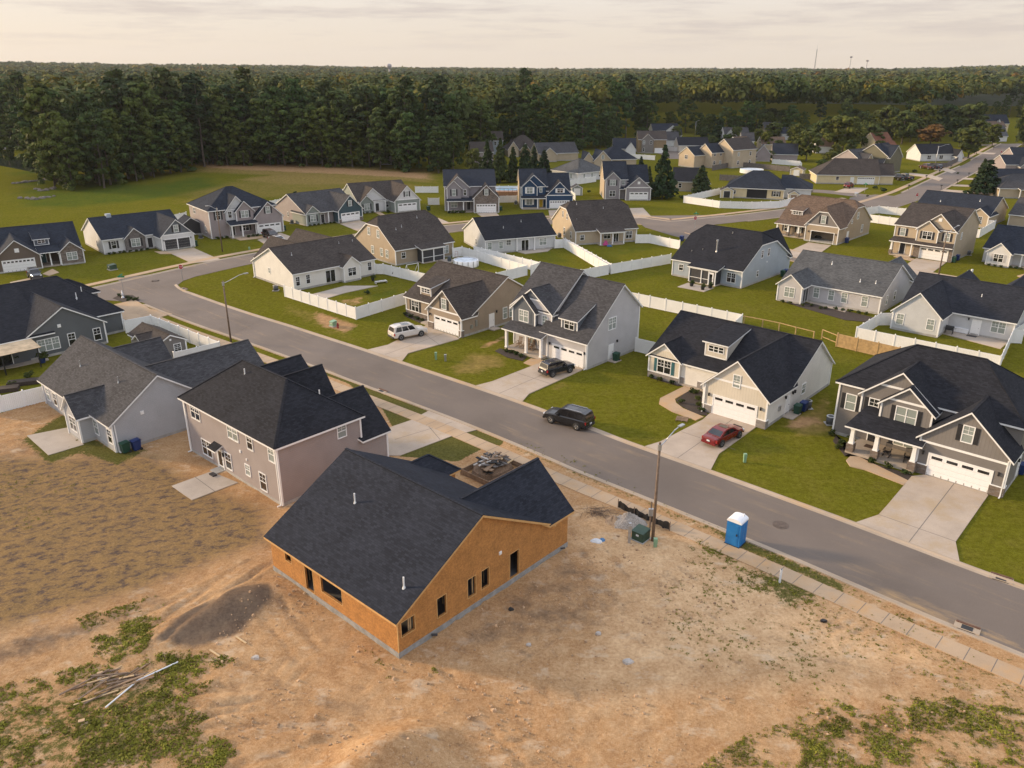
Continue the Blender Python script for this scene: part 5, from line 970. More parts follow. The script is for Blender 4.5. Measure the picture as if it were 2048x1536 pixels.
# ---- the row across the street to the right
h = House('tan_house', 'tan house with rust-brown roof and a car inside its open garage', 66.38, 161.67, -43.5, 's_tan', 'r_tan')
h.wing(-14.2, 0, 3.0, 17, 3.2, 3.2, 7.9, 'x', rp=9.6, R_=(6.7, 1.3), L=(6.7, 1.3)); h.wing(-6.9, 0, 0, 9.2, 3.7, 3.7, 7.4, 'y', L=(6.4, .8), skip='L', vR=3.7)
for q in ([(-6.9, -.004, 0), (-5.6, -.004, 0), (-5.6, -.004, 3.5), (-6.9, -.004, 3.5)], [(-.85, -.004, 0), (.0, -.004, 0), (.0, -.004, 3.5), (-.85, -.004, 3.5)], [(-5.6, -.004, 2.25), (-.85, -.004, 2.25), (-.85, -.004, 3.5), (-5.6, -.004, 3.5)]): MB().poly(q).build('wall', M['s_tan'], h.r)
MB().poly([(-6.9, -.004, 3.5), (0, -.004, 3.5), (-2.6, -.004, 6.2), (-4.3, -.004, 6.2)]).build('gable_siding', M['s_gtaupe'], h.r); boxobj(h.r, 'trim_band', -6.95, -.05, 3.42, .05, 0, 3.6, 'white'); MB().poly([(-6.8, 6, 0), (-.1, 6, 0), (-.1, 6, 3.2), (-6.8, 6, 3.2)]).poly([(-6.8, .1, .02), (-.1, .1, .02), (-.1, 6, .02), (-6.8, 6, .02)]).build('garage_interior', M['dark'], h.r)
b = MB().box(-5.72, -.06, 0, -5.6, 0, 2.35).box(-.85, -.06, 0, -.73, 0, 2.35).box(-5.6, -.06, 2.25, -.85, 0, 2.35); b.build('garage_frame', M['white'], h.r)
h.win('F', -3.4, -.004, 4.0, .85, 1.5, blind=True, shut='black'); h.dormer(-12.4, -10.0, 4.6, 8.8, 3.9, 5.3, 6.3, 's_gtaupe', 3, 1.7, .6); h.floor(-14, -6.9, 1.4, 3, .3); h.shed(-14.4, -6.7, 1.0, 3.2, 2.7, 3.3)
for x in (-13.8, -11.3, -9.0): h.col(x, 1.4, .3, 2.6, .26, 'st_brown', True, .75)
h.win('F', -12.5, 3, .9, .85, 1.4, shut='black'); h.win('F', -9.6, 3, .9, .85, 1.4, shut='black'); h.door('F', -7.7, 3, .3, .9, 2.0, 'black'); h.win('R', 9.3, 0, 4.2, .8, 1.3, blind=True); h.win('R', 6.4, 0, 3.6, .5, .7); h.win('R', 12.5, 0, 1.0, .9, 1.5, 2); h.door('R', 5.0, 0, .1, .85, 1.95); h.lamp('F', -6.2, 0); h.lamp('F', -.4, 0); h.corner((0, 0, .1, 3.5), (-6.9, 0, .1, 3.5))
h = House('two_storey_house', 'beige two-storey house with dark brown roof and stone-framed white garage door behind a street lamp', 81.63, 145.93, -45.5, 's_sand', 'r_brown')
h.wing(-10.9, 0, 0, 12.5, 5.9, 5.9, 9.1, 'x', rp=7.2); h.wing(-6.7, 0, -.1, 6, 5.85, 5.85, 8.7, 'y', rp=-3.1, zb=3.0, vR=.3); h.wing(-6.6, -2.9, -.6, 4, 5.75, 5.75, 7.3, 'y', zb=3.0)
h.slab([(-11.2, -1.4, 2.8), (.3, -1.4, 2.8), (0, 0, 3.5), (-10.9, 0, 3.5)]); h.floor(-10.9, -7, -1.1, 0, .3); h.col(-10.7, -1.0, .3, 2.6, .26, 'st_brown', True, .75); h.col(-7.0, -1.0, .3, 2.6, .2)
h.skirt('F', -6.9, 0.05, 0, 2.75, 'st_brown', cap=False); h.garage('F', -3.2, -.1, 4.9, 2.05); h.win('F', -9.4, 0, 3.75, .85, 1.4, blind=True, shut='black'); h.win('F', -4.75, -.6, 3.8, 1.6, 1.35, 2, shut='black'); h.win('F', -1.4, -.1, 3.8, .85, 1.4, blind=True, shut='black'); h.door('F', -9.0, 0, .3, .95, 2.05, 'black'); h.vent('F', -3.1, -.1, 7.5, .3); h.win('R', 3.2, 0, 3.9, .5, 1.2, blind=True); h.corner((0, 0, .1, 5.7), (-10.9, 0, .1, 5.7), (-6.6, -.6, 3.3, 5.5), (-2.9, -.6, 3.3, 5.5))
h = House('white_house', 'white-gabled house with blue-black roof and grey shutters at the right edge', 89.80, 141.62, -46, 's_pale', 'r_blue')
h.wing(-5, 10, 2.2, 14, 2.9, 2.9, 6.2, 'x'); h.wing(-3.75, 0, 0, 7, 2.75, 2.75, 4.35, 'y'); h.shed(-.1, 8, .8, 3, 2.6, 3.1); h.floor(0, 8, 1.0, 2.2, .25); h.col(1.6, 1.1, .25, 2.5, .22); h.col(4.6, 1.1, .25, 2.5, .22); h.win('F', -1.85, 0, .85, 1.5, 1.3, 2, shut='s_grey'); h.dormer(4, 6.5, 3, 7, 3.2, 4.5, 5.4, 's_pale', 2, 1.2, .6); h.corner((-3.75, 0, .1, 2.6), (0, 0, .1, 2.6)); shrubs(h, [(-3, -.6), (-2, -.6), (-1, -.6), (.4, .2), (1.2, .3), (2, .3)], .4)
h = House('tan_house', 'tan house with plain black roof whose back gable shows past the beige two-storey house', 107.11, 179.91, -45, 's_sand', 'r_blue')
h.wing(-16.5, -.3, 2.0, 15, 3.0, 3.0, 6.1, 'x'); h.wing(-4.0, 0, 0, 6, 2.9, 2.9, 4.4, 'y'); h.win('F', -2.0, 0, 1.0, 1.5, 1.4, 2); h.pipe((-12, 4.5, 4.2), (-4, 6, 5.0), h=.4); h.corner((-4, 0, .1, 2.7), (0, 0, .1, 2.7))
h = House('beige_house', 'beige house with grey-brown roof and a white satellite dish, cut by the right edge', 114.0, 183.5, -45, 's_sand', 'r_grey'); h.wing(0, 13, 0, 12, 2.8, 2.8, 5.8, 'x'); h.corner((0, 0, .1, 2.6)); h.win('L', 6, 0, 1, .8, 1.3)
h = House('beige_house', 'low beige house with open porch beyond the lawn at the right edge', *P(1996, 396)[:2], -8, 's_sand', 'r_grey'); h.wing(0, 14, 0, 12, 2.9, 2.9, 6.0, 'x', L=(None, 5)); h.shed(4.5, 14, -2, 0, 2.6, 2.9); h.col(4.7, -1.8, 0, 2.5, .2); h.corner((0, 0, .1, 2.7)); h.win('F', 8, 0, 1, 1.4, 1.3, 2)

# ---- distant houses
def far(label, L, R_, z, depth, zr, wall, roof, ang=None, right=False, front=(), wins=(), name='distant_house', hip=(None, None), gar=None, side=(), group=None):
    x, y, a, w = EV(L, R_, z, right); a = a if ang is None else ang
    if ang is not None: w = (P(*R_, z) - P(*L, z)).length
    h = House(name, label, x, y, a, wall, roof); o = -w if right else 0
    h.wing(o, o + w, .2, depth, z, z, zr, 'x', L=hip[0], R_=hip[1])
    for (f0, f1, d, fz, fr, *m) in front: h.wing(o + f0 * w, o + f1 * w, -d, depth * .48, fz, fz, fr, 'y', wall=m[0] if m else None, vR=.25)
    for (f, zz, ww, hh, d) in wins: h.win('F', o + f * w, -d + (.2 if not d else 0), zz, ww, hh, 2 if ww > 1.2 else 1, 0)
    for (yy, zz, ww, hh) in side: h.win('R', yy, o + w, zz, ww, hh, 1, 0)
    if gar: h.garage('F', o + gar[0] * w, -gar[1], 4.6, 2.0, 0)
    return h
H4 = ('hip', 'hip')
far('pale grey hip-roofed bungalow in front of the dark hip-roofed one', (1103, 338), (1155, 345), 3.0, 13, 6.6, 's_pale', 'r_lgrey', right=True, hip=H4, wins=((.25, 1, .8, 1.2, 0), (.75, 1, .8, 1.2, 0)), side=((3, 1, .7, 1.3), (6.5, 1, .7, 1.3), (10, 1, .7, 1.3)))
far('charcoal hip-roofed house with shuttered gable window and dark open garage', (1206, 318), (1251, 313), 3.0, 13, 7.2, 's_sand', 'r_blue', ang=12, hip=H4, front=((-.32, .18, 2.5, 3, 6.2), (-.62, -.3, 1.5, 3, 5.6)), wins=((-.07, 3.3, .9, 1.3, 2.5),))
far('brown-roofed house with three small front gables at the forest edge', (1015, 298), (1085, 299), 3.0, 13, 8.0, 's_sand', 'r_brown', ang=8, hip=('hip', 'hip'), front=((.0, .3, 2, 3.2, 6.2, 's_sand'), (.36, .62, 1.5, 3, 5.5, 's_ochre')))
far('grey gabled house behind the dark conifers', (1078, 306), (1140, 312), 3.2, 12, 6.6, 's_sand', 'r_grey', ang=14, front=((.04, .4, 2.5, 3, 5.4, 's_sand'),))
far('grey-brown two-storey house half hidden by forest conifers', (943, 303), (986, 302), 5.4, 11, 8.4, 's_pink', 'r_brown', ang=8, wins=((.6, 3.4, .8, 1.2, 0),)); far('small upper storey of a grey house peeping from the forest edge', (968, 280), (1004, 279), 6.0, 9, 9.2, 's_blue', 'r_brown', ang=5, wins=((.3, 4, .8, 1.2, 0), (.6, 4, .8, 1.2, 0)))
far('brown-walled house mostly hidden among the forest trees', (758, 302), (800, 302), 5.0, 9, 7.6, 's_gtaupe', 'r_brown', ang=5)
far('ochre two-storey house with grey front beside the white fence', (1277, 278), (1314, 282), 5.8, 12, 8.8, 's_ochre', 'r_brown', ang=-4, front=((.12, .55, .4, 5.7, 8.0, 's_gtaupe'),), wins=((.2, 3.8, .8, 1.3, .4), (.45, 3.8, .8, 1.3, .4), (.2, .8, .8, 1.3, .4)), gar=(.8, .0))
far('cream gabled house with blue-grey roof left of the ochre one', (1226, 296), (1262, 294), 3.0, 11, 6.6, 's_cream', 'r_blue', ang=-6, front=((.55, 1.0, 3, 2.9, 5.6, 's_pale'),))
far('white two-storey house with dark roof against the black trees', (1306, 260), (1345, 258), 5.6, 9, 8.4, 's_pale', 'r_blue', ang=3, front=((.5, .98, .6, 5.5, 7.8, 's_pale'),), wins=((.2, 3.6, 1.3, 1.2, 0), (.65, 3.6, .8, 1.3, .6), (.85, 3.6, .8, 1.3, .6)))
far('low white house with blue-grey roof and broad front gable', (1325, 280), (1360, 281), 3.0, 10, 6.4, 's_pale', 'r_grey', ang=2, front=((-.28, .16, 2, 3, 5.8, 's_pale'),)); far('dark blue roofed house next to the white two-storey one', (1345, 269), (1364, 269), 3.0, 9, 6.6, 's_pale', 'r_blue', ang=2)
far('long low cream house with black roof behind a round tree', (1358, 290), (1416, 293), 3.0, 11, 5.9, 's_cream', 'r_black', ang=0, wins=((.3, 1, 1.2, 1.2, 0),))
x, y, a, w = EV((1344, 330), (1387, 336), 0, True); h = House('two_storey_house', 'stepped tan two-storey house with three gable ends behind the dark bungalow', x, y, a, 's_sand', 'r_blue'); h.wing(-8, 0, 0, 6.5, 4.6, 4.6, 7.2, 'y'); h.wing(-3.6, 3.6, 5, 13, 5.6, 5.6, 8.4, 'y'); h.wing(-1.5, 8, 11, 23, 6.6, 6.6, 10.0, 'y', roof='r_brown'); h.win('F', -4.2, 0, 2.9, 1.5, 1.3, 2)
for y, x in ((6.5, 3.6), (9.5, 3.6), (14, 8), (20, 8)): h.win('R', y, x, 4.2, .8, 1.2); h.win('R', y, x, 1.2, .8, 1.2)
far('long tan bungalow with dark brown roof behind the dense round conifer', (1346, 361), (1384, 366), 3.0, 11, 6.2, 's_sand', 'r_black', ang=-12, front=((1.0, 1.5, .6, 2.9, 5.6, 's_sand'),), wins=((.3, 1, .8, 1.2, 0),))
far('brown hip-roofed bungalow behind the grey board fence', (1469, 314), (1512, 317), 3.0, 13, 7.4, 's_sand', 'r_brown', ang=4, hip=H4, wins=((.3, 1, .8, 1.2, 0), (.7, 1, 1.3, 1.2, 0))); far('mauve-walled house with black gable roof right of the brown hip roof', (1546, 307), (1582, 305), 3.0, 12, 6.4, 's_pink', 'r_blue', ang=-14, front=((-.7, -.1, 1, 3, 6.2, 's_pink'),))
far('small white house with two front gables among dark trees', (1450, 268), (1484, 266), 5.0, 8, 7.8, 's_pale', 'r_grey', ang=2, front=((.02, .36, 1, 4.8, 7.2, 's_pale'),)); far('white side-gabled house with blue-grey roof behind the small dark tree', (1484, 281), (1508, 281), 4.2, 9, 7.4, 's_pale', 'r_grey', ang=-8); far('white house with rust-brown roof edge beside dark shrubs', (1478, 290), (1503, 289), 2.8, 9, 6.0, 's_pale', 'r_tan', ang=20)
far('yellow-sided house with slate roof under tall yard trees', (1530, 258), (1563, 259), 5.0, 9, 8.2, 's_yellow', 'r_grey', ang=-4); far('grey-walled house with blue-black roof between two trees', (1564, 267), (1586, 266), 3.2, 9, 6.0, 's_grey', 'r_blue', ang=-4); far('low house with pinkish-brown roof behind the olive tree', (1524, 288), (1566, 287), 2.8, 10, 5.6, 's_sand', 'r_tan', ang=-4); far('small house with tan roof half hidden by two broad trees', (1634, 292), (1668, 294), 3.0, 10, 6.6, 's_pale', 'r_tan', ang=-4)
h = House('cream_house', 'cream house with blue-black hip roof and dark screened porch inside a curved white fence', *P(1566, 400)[:2], -20, 's_yellow', 'r_blue'); h.wing(-15.5, 0, 0, 13, 3.0, 3.0, 6.9, 'x', L='hip', R_=(None, 5)); h.wing(-1, 7, 3, 14, 3.0, 3.0, 5.8, 'x', wall='s_pale', R_='hip'); h.win('F', -2.0, 0, .9, 1.4, 1.3, 2, shut='black'); h.win('F', -13.2, 0, 1.1, .8, .9, 1, 0); MB().poly([(-9.8, -.03, .2), (-4.4, -.03, .2), (-4.4, -.03, 2.5), (-9.8, -.03, 2.5)]).build('porch_screen', M['dark'], h.r); h.corner((0, 0, .1, 2.8))
h = House('cream_house', 'pale yellow house with brown hip roof, white garage door and a red car outside', *P(1632, 367)[:2], -9, 's_yellow', 'r_brown'); h.wing(0, 18.6, 0, 12, 3.0, 3.0, 7.2, 'x', L='hip'); h.wing(16.5, 23, 1, 8, 3.0, 3.0, 6.0, 'x'); h.garage('F', 14.7, 0, 4.9, 2.1, 8); h.win('F', 6.2, 0, 1.3, .8, .9, 1, 0); h.door('F', 10.6, 0, .1, .9, 2.0); h.corner((0, 0, .1, 2.8), (18.6, 0, .1, 2.8))
far('grey house with stacked brown gables behind the pale yellow house', (1724, 322), (1780, 323), 4.0, 12, 7.4, 's_pink', 'r_grey', ang=30, front=((.05, .55, 1, 3.6, 6.4, 's_sand'), (.62, 1.0, 4, 3.2, 5.6, 's_pink')))
far('olive-brown two-storey house with broad gable and teal front', (1778, 313), (1832, 316), 5.6, 12, 9.4, 's_olive', 'r_blue', ang=36, front=((.0, .9, .5, 5.4, 9.2, 's_olive'),)); far('long low white house with black roof beside the corner fence', (1843, 307), (1902, 305), 3.0, 10, 6.2, 's_pale', 'r_black', ang=5, front=((.92, 1.08, 3, 2.6, 4.6, 's_pale'),), wins=((.25, .9, 1.4, 1.3, 0), (.6, .9, 1.4, 1.3, 0)))
far('cream house with dark red-brown roof behind the broad yard trees', (1753, 283), (1772, 281), 5.0, 9, 8.4, 's_yellow', 'r_red', ang=14); far('small red-brown roofed wing with cream gable', (1768, 297), (1786, 295), 3.0, 8, 5.6, 's_yellow', 'r_red', ang=14)
far('blue-black roofed white house behind the conifer on the far street', (1989, 362), (2062, 358), 3.0, 10, 6.0, 's_pale', 'r_blue', ang=-4, front=((.55, .9, 1, 2.8, 5.0, 's_pale'),)); far('grey-brown walled house behind it with white-trimmed gable', (2013, 328), (2075, 324), 3.4, 10, 6.0, 's_pink', 'r_blue', ang=-4, front=((.25, .6, 2, 3, 5.4, 's_pink'),)); far('dark-roofed house at the right edge farthest up the street', (2031, 314), (2085, 310), 3.6, 10, 6.6, 's_pink', 'r_blue', ang=-4)
far('house with pale blue-grey metal-like roof at the end of the far street', (1970, 271), (2017, 271), 3.0, 10, 7.4, 's_pale', 'r_lgrey', ang=2, front=((-.12, .06, 2, 3, 6.0, 's_sand'),)); far('house with orange-brown shingle roof behind the one at the street end', (1967, 254), (2014, 254), 4.2, 9, 7.0, 's_ochre', 'r_tan', ang=2); far('cottage with dark roof and white dormer at the far forest edge', (1970, 246), (2008, 245), 6.0, 9, 10.2, 's_yellow', 'r_blue', ang=2, front=((.42, .64, .6, 5.8, 8.0, 's_pale'),), wins=((.5, 6, .8, 1.2, .6), (.8, 4, 1.6, 1.2, 0)))
# ================================================================ TREES
def leafmat(name, c, dark=.42, tint=None, attr=False, trans=.14):
    m, nt, b = newmat(name); co = coord(nt, 'Object')
    oi = N(nt, 'ShaderNodeObjectInfo'); n1 = noisetex(nt, co, .55, 3); n2 = noisetex(nt, co, 3.5, 3, .7)
    a = ramp(nt, n1, [sh(c, dark), c, sh(c, 1.5)], [.36, .5, .66])
    a = mixc(nt, .35, a, ramp(nt, n2, [sh(c, .35), sh(c, 1.7)], [.35, .65]))
    v = ramp(nt, oi.outputs['Random'], [(.55, .70, .66), (1.0, 1.0, .95), (1.30, 1.16, .72), (.66, .88, .80), (1.15, 1.1, .9)])
    a = mixc(nt, 1.0, a, v, 'MULTIPLY')
    if attr:
        at = N(nt, 'ShaderNodeVertexColor', layer_name='tint'); a = mixc(nt, 1.0, a, at.outputs[0], 'MULTIPLY')
    LK(nt, a, b.inputs['Base Color']); b.inputs['Roughness'].default_value = .75; b.inputs['Specular IOR Level'].default_value = .15
    t = N(nt, 'ShaderNodeBsdfTranslucent'); LK(nt, a, t.inputs[0]); ms_ = N(nt, 'ShaderNodeMixShader'); ms_.inputs[0].default_value = trans
    LK(nt, b.outputs[0], ms_.inputs[1]); LK(nt, t.outputs[0], ms_.inputs[2]); LK(nt, ms_.outputs[0], nt.nodes['Material Output'].inputs[0]); return m
M['leaf'] = leafmat('broadleaf_foliage', (.066, .092, .027)); M['pine'] = leafmat('pine_foliage', (.046, .064, .028)); M['yard'] = leafmat('yard_tree_foliage', (.066, .084, .025)); M['con'] = leafmat('conifer_foliage', (.030, .048, .020)); M['rust'] = leafmat('rusty_foliage', (.12, .075, .038)); M['shrub'] = leafmat('shrub_foliage', (.045, .062, .020))
M['bark'] = plain('tree_bark', (.10, .080, .062), .95, .3, 2)
RS = np.random.RandomState(5)
def quadmesh(name, C, Nn, S, mat, tint=None, asp=1.0):
    """one leaf-clump quad per row: centre C, normal Nn, size S"""
    n = len(C); up = np.tile([[0., 0., 1.]], (n, 1)); t = np.cross(up, Nn) + 1e-4; t /= np.linalg.norm(t, axis=1, keepdims=True); w = np.cross(Nn, t)
    an = RS.rand(n, 1) * 6.283; t, w = t * np.cos(an) + w * np.sin(an), -t * np.sin(an) + w * np.cos(an); S = S[:, None]
    jt = lambda: 1 + .5 * (RS.rand(n, 1) - .5)
    V = np.stack([C - t * S * jt() - w * S * .25 * asp, C - w * S * jt() * asp, C + t * S * jt() + w * S * .2 * asp, C + w * S * jt() * asp], 1).reshape(-1, 3).astype(np.float32)
    me = bpy.data.meshes.new(name); me.vertices.add(4 * n); me.vertices.foreach_set('co', V.ravel()); me.loops.add(4 * n); me.loops.foreach_set('vertex_index', np.arange(4 * n, dtype=np.int32))
    me.polygons.add(n); me.polygons.foreach_set('loop_start', np.arange(0, 4 * n, 4, dtype=np.int32)); me.polygons.foreach_set('loop_total', np.full(n, 4, np.int32)); me.update(calc_edges=True)
    if tint is not None:
        a = me.color_attributes.new('tint', 'FLOAT_COLOR', 'POINT'); a.data.foreach_set('color', np.repeat(np.c_[tint, np.ones(n)], 4, 0).astype(np.float32).ravel())
    me.materials.append(mat); return me
def rdir(n):
    d = RS.normal(size=(n, 3)); return d / np.linalg.norm(d, axis=1, keepdims=True)
def clumps(cl, per, size, jn=.55, flat=.75):
    C, Nn = [], []
    for (x, y, z, r) in cl:
        k = max(6, int(per * r * r)); d = rdir(k); d[:, 2] = np.where(d[:, 2] < -.35, -d[:, 2], d[:, 2]); rr = r * (.62 + .45 * RS.rand(k, 1))
        C.append(np.array([[x, y, z]]) + d * rr * np.array([[1, 1, flat]])); q = d + rdir(k) * jn; Nn.append(q / np.linalg.norm(q, axis=1, keepdims=True))
    C, Nn = np.concatenate(C), np.concatenate(Nn); return C, Nn, size * (.55 + .9 * RS.rand(len(C)))
def trunkmesh(h, r, lean=.0, limbs=5, z0=.35, spread=.35):
    b = MB(); n = 5; p = Vector((0, 0, -.3)); pts = [p]
    for i in range(n): p = p + Vector((rnd.uniform(-1, 1) * lean * h, rnd.uniform(-1, 1) * lean * h, h / n)); pts.append(p)
    for i in range(n): b.cyl(pts[i], pts[i + 1], r * (1 - .8 * i / n), r * (1 - .8 * (i + 1) / n), 7, caps=False)
    for i in range(limbs):
        t = z0 + (1 - z0) * (i + .3) / limbs * .9; k = min(n - 1, int(t * n)); a = pts[k].lerp(pts[k + 1], t * n - k); an = rnd.uniform(0, 6.28); L_ = h * spread * (1.1 - t)
        m_ = a + Vector((math.cos(an) * L_ * .6, math.sin(an) * L_ * .6, L_ * .4)); b.cyl(a, m_, r * .35 * (1.2 - t), r * .2 * (1.2 - t), 5, caps=False).cyl(m_, m_ + Vector((math.cos(an + .4) * L_ * .5, math.sin(an + .4) * L_ * .5, L_ * .45)), r * .2 * (1.2 - t), .02, 5, caps=False)
    return b.mesh('trunk', M['bark'], True, False)
TV = {}
def tvar(kind, i):
    if (kind, i) in TV: return TV[(kind, i)]
    cl = []; u = rnd.uniform
    if kind == 'broad':            # tall forest-edge broadleaf, 26 m
        H, lo = 26, (1.2, 3.5)[i % 2]
        for k in range(84):
            t = k / 84; z = lo + (H - lo - 1.5) * t ** .85; rad = (5.4 + 1.6 * (i % 3)) * (math.sin(math.pi * min(1, (.22, .13, .30)[i % 3] + (.74, .80, .66)[i % 3] * t)) ** .6) * u(.35, 1.0); an = k * 2.4 + u(-.5, .5); cl.append((math.cos(an) * rad, math.sin(an) * rad, z + u(-1, 1), u(.8, 1.9)))
        C, Nn, S = clumps(cl, 30, .42, .6); mesh = quadmesh('crown', C, Nn, S, M['leaf']); tr = trunkmesh(H * .9, .38, .012, 7)
    elif kind == 'pine':           # tall loblolly, bare trunk, ragged top, 30 m
        H = 30
        for k in range(26):
            t = k / 26; z = H * (.50 + .47 * t) ; rad = 4.2 * (1 - t) ** .55 * u(.35, 1.1) + .3; an = k * 2.4 + u(-.6, .6); cl.append((math.cos(an) * rad, math.sin(an) * rad, z + u(-.6, .6), u(.9, 1.8)))
        C, Nn, S = clumps(cl, 20, .5, .9, .55); mesh = quadmesh('crown', C, Nn, S, M['pine']); tr = trunkmesh(H * .97, .36, .008, 9, .45, .2)
    elif kind == 'round':          # yard broadleaf, 10 m
        H = 10
        for k in range(38):
            t = k / 38; z = 2.3 + 6.8 * t; rad = 4.0 * math.sin(math.pi * (.14 + .8 * t)) ** .8 * u(.35, 1.0); an = k * 2.4 + u(-.6, .6); cl.append((math.cos(an) * rad, math.sin(an) * rad, z + u(-.5, .5), u(.7, 1.45)))
        C, Nn, S = clumps(cl, 46, .34); mesh = quadmesh('crown', C, Nn, S, M['rust' if i == 7 else 'yard']); tr = trunkmesh(H * .8, .22, .012, 6, .25, .4)
    else:                          # conical yard conifer, 10 m
        H = 10
        for k in range(60):
            t = k / 60; z = .5 + 9.1 * t; rad = 2.5 * (1 - t) ** .85 * u(.55, 1.05); an = k * 2.4 + u(-.5, .5); cl.append((math.cos(an) * rad, math.sin(an) * rad, z + u(-.3, .3), .35 + .75 * (1 - t) * u(.6, 1.2)))
        C, Nn, S = clumps(cl, 75, .28, .6, .9); mesh = quadmesh('crown', C, Nn, S, M['con']); tr = trunkmesh(H * .95, .17, .004, 0)
    TV[(kind, i)] = (mesh, tr, H); return TV[(kind, i)]
def tree(name, kind, i, pos, height, width=1.0, label=None, cat='tree', group=None):
    cr_, tr_, H = tvar(kind, i); s_ = height / H; o = tag(empty(name, pos, rnd.uniform(0, 6.28)), label, cat, group); o.scale = (s_ * width, s_ * width, s_)
    link('trunk', tr_, o); link('crown', cr_, o); return o
# forest edge: the photo's foot of the tree wall, as (x, y) pixels
FE = [(-260, 296), (0, 296), (70, 298), (92, 350), (118, 386), (165, 380), (262, 364), (350, 350), (378, 331), (600, 331), (760, 338), (870, 346), (930, 338), (950, 312), (1010, 296), (1130, 301), (1180, 298), (1240, 289), (1290, 271), (1350, 262), (1440, 278), (1600, 276), (1750, 280), (1850, 274), (1910, 250), (1960, 238), (2048, 234), (2400, 230)]
fex, fey = [p[0] for p in FE], [p[1] for p in FE]
def edge(px): return P(px, float(np.interp(px, fex, fey)))
px = -150.0; n_b = n_p = 0
KB = 'tall leafy tree in the dark forest edge, foliage nearly down to the ground'; KP = 'tall pine with bare trunk and ragged top rising out of the forest edge'
while px < 2150:
    e0 = edge(px); d = math.hypot(e0.x, e0.y); dirn = Vector((e0.x, e0.y, 0)).normalized()
    rows = 5 if px < 900 else (2 if px < 1300 else 1)
    if 84 < px < 372: rows = 6
    for k in range(rows):
        pine = rnd.random() < (.04 if k == 0 else .33); q = e0 + dirn * (k * 6.5 + rnd.uniform(-1.5, 3)) + Vector((rnd.uniform(-2.5, 2.5), 0, 0))
        hh = rnd.uniform(13, 25) if k == 0 else rnd.uniform(19, 29)
        if px < 640: hh *= 1.05
        if px > 1300: hh *= .80
        if pine and n_p < 280:
            n_p += 1; tree('pine_tree', 'pine', n_p % 4, q, hh * rnd.uniform(1.04, 1.22), rnd.uniform(.85, 1.2), KP, 'pine tree', 'pines along the forest edge')
        elif n_b < 280:
            n_b += 1; tree('broadleaf_tree', 'broad', n_b % 6, q, hh, rnd.uniform(.85, 1.25), KB, 'tree', 'broadleaf trees along the forest edge')
    px += max(9, 7.2 / d * FPX * (1 if px < 1300 else 1.15))
for x_, y_, hh in ((315, 350, 35), (372, 345, 33), (470, 338, 30), (205, 372, 32), (640, 338, 30)): tree('pine_tree', 'pine', rnd.randrange(4), P(x_, y_) + Vector((0, 18, 0)), hh, 1.2, KP, 'pine tree', 'pines along the forest edge')
# the wood beyond, out to the horizon: one mass nobody could count
def elev(X, Y):
    d = np.hypot(X, Y); a = X / np.maximum(Y, 1)
    return np.clip((d - 700) / 2500, 0, 1) * (22 * np.clip(.10 - a * 1.5, 0, 1) + 1) + np.clip((d - 1200) / 1500, 0, 1) * (5 + 9 * np.exp(-((a - .57) / .07) ** 2)) - np.clip((d - 500) / 800, 0, 1) * 3 + 5 * nz2(X, Y, 1 / 330., 21) * np.clip((d - 600) / 800, 0, 1)
C_, N_, S_, T_ = [], [], [], []
PAL = np.array([(1.0, 1.0, 1.0), (.62, .78, .75), (1.35, 1.15, .8), (1.7, 1.35, .8), (.8, .9, .85), (.55, .7, .8), (1.9, 1.25, .62), (1.15, 1.1, 1.0), (2.3, 1.15, .55)]); PW = [.24, .2, .14, .07, .14, .1, .03, .065, .015]
dcur = 300.0
while dcur < 4200:
    r_ = max(4.3, dcur * .0062); n = int(1.34 * dcur / (1.75 * r_)); th = (np.arange(n) + RS.rand(n)) / n * 1.34 - .67
    X = np.sin(th) * dcur + RS.normal(size=n) * r_ * .5; Y = np.cos(th) * dcur + RS.normal(size=n) * r_ * .5
    pxs = 1024 + FPX * np.tan(np.arctan2(X, Y)) * 1.0 / math.cos(PITCH) * .97; ed = np.array([math.hypot(*edge(float(p))[:2]) for p in pxs])
    k_ = np.hypot(X, Y) > ed + np.where(pxs < 900, 34, np.where(pxs < 1300, 14, 8)); X, Y = X[k_], Y[k_]; n = len(X)
    if n:
        Z = elev(X, Y); hh = (21 + 6.5 * RS.rand(n)) * (1 + .25 * nz2(X, Y, 1 / 90., 31)); q = max(12, int(70 * min(1, 420 / dcur)))
        tint = PAL[RS.choice(len(PAL), n, p=PW)] * (.85 + .3 * RS.rand(n, 1)); rx = r_ * (.8 + .5 * RS.rand(n))
        d = rdir(n * q).reshape(n, q, 3); d[..., 2] = np.abs(d[..., 2]) * 1.0; tall = (RS.rand(n) < .25)
        vr = np.where(tall, 7.5, 5.2)[:, None]
        cc = np.stack([X, Y, Z + hh - 5], -1)[:, None, :] + d * np.stack([np.repeat(rx[:, None], q, 1), np.repeat(rx[:, None], q, 1), np.repeat(vr, q, 1)], -1) * (.6 + .5 * RS.rand(n, q, 1))
        nn = d + rdir(n * q).reshape(n, q, 3) * .5; nn /= np.linalg.norm(nn, axis=-1, keepdims=True)
        C_.append(cc.reshape(-1, 3)); N_.append(nn.reshape(-1, 3)); S_.append(np.repeat(r_ * (.22 if dcur < 700 else .34), n * q) * (.6 + .8 * RS.rand(n * q))); T_.append(np.repeat(tint, q, 0))
    dcur += r_ * (1.35 if dcur < 600 else 1.9)
M['forest'] = leafmat('forest_canopy', (.066, .082, .027), .5, attr=True, trans=.15)
fo = link('forest', quadmesh('forest', np.concatenate(C_), np.concatenate(N_), np.concatenate(S_), M['forest'], np.concatenate(T_))); tag(fo, 'dense mixed wood stretching to the horizon', 'forest', kind='stuff')
gx, gy = np.linspace(-3600, 3600, 73), np.linspace(500, 5200, 60)
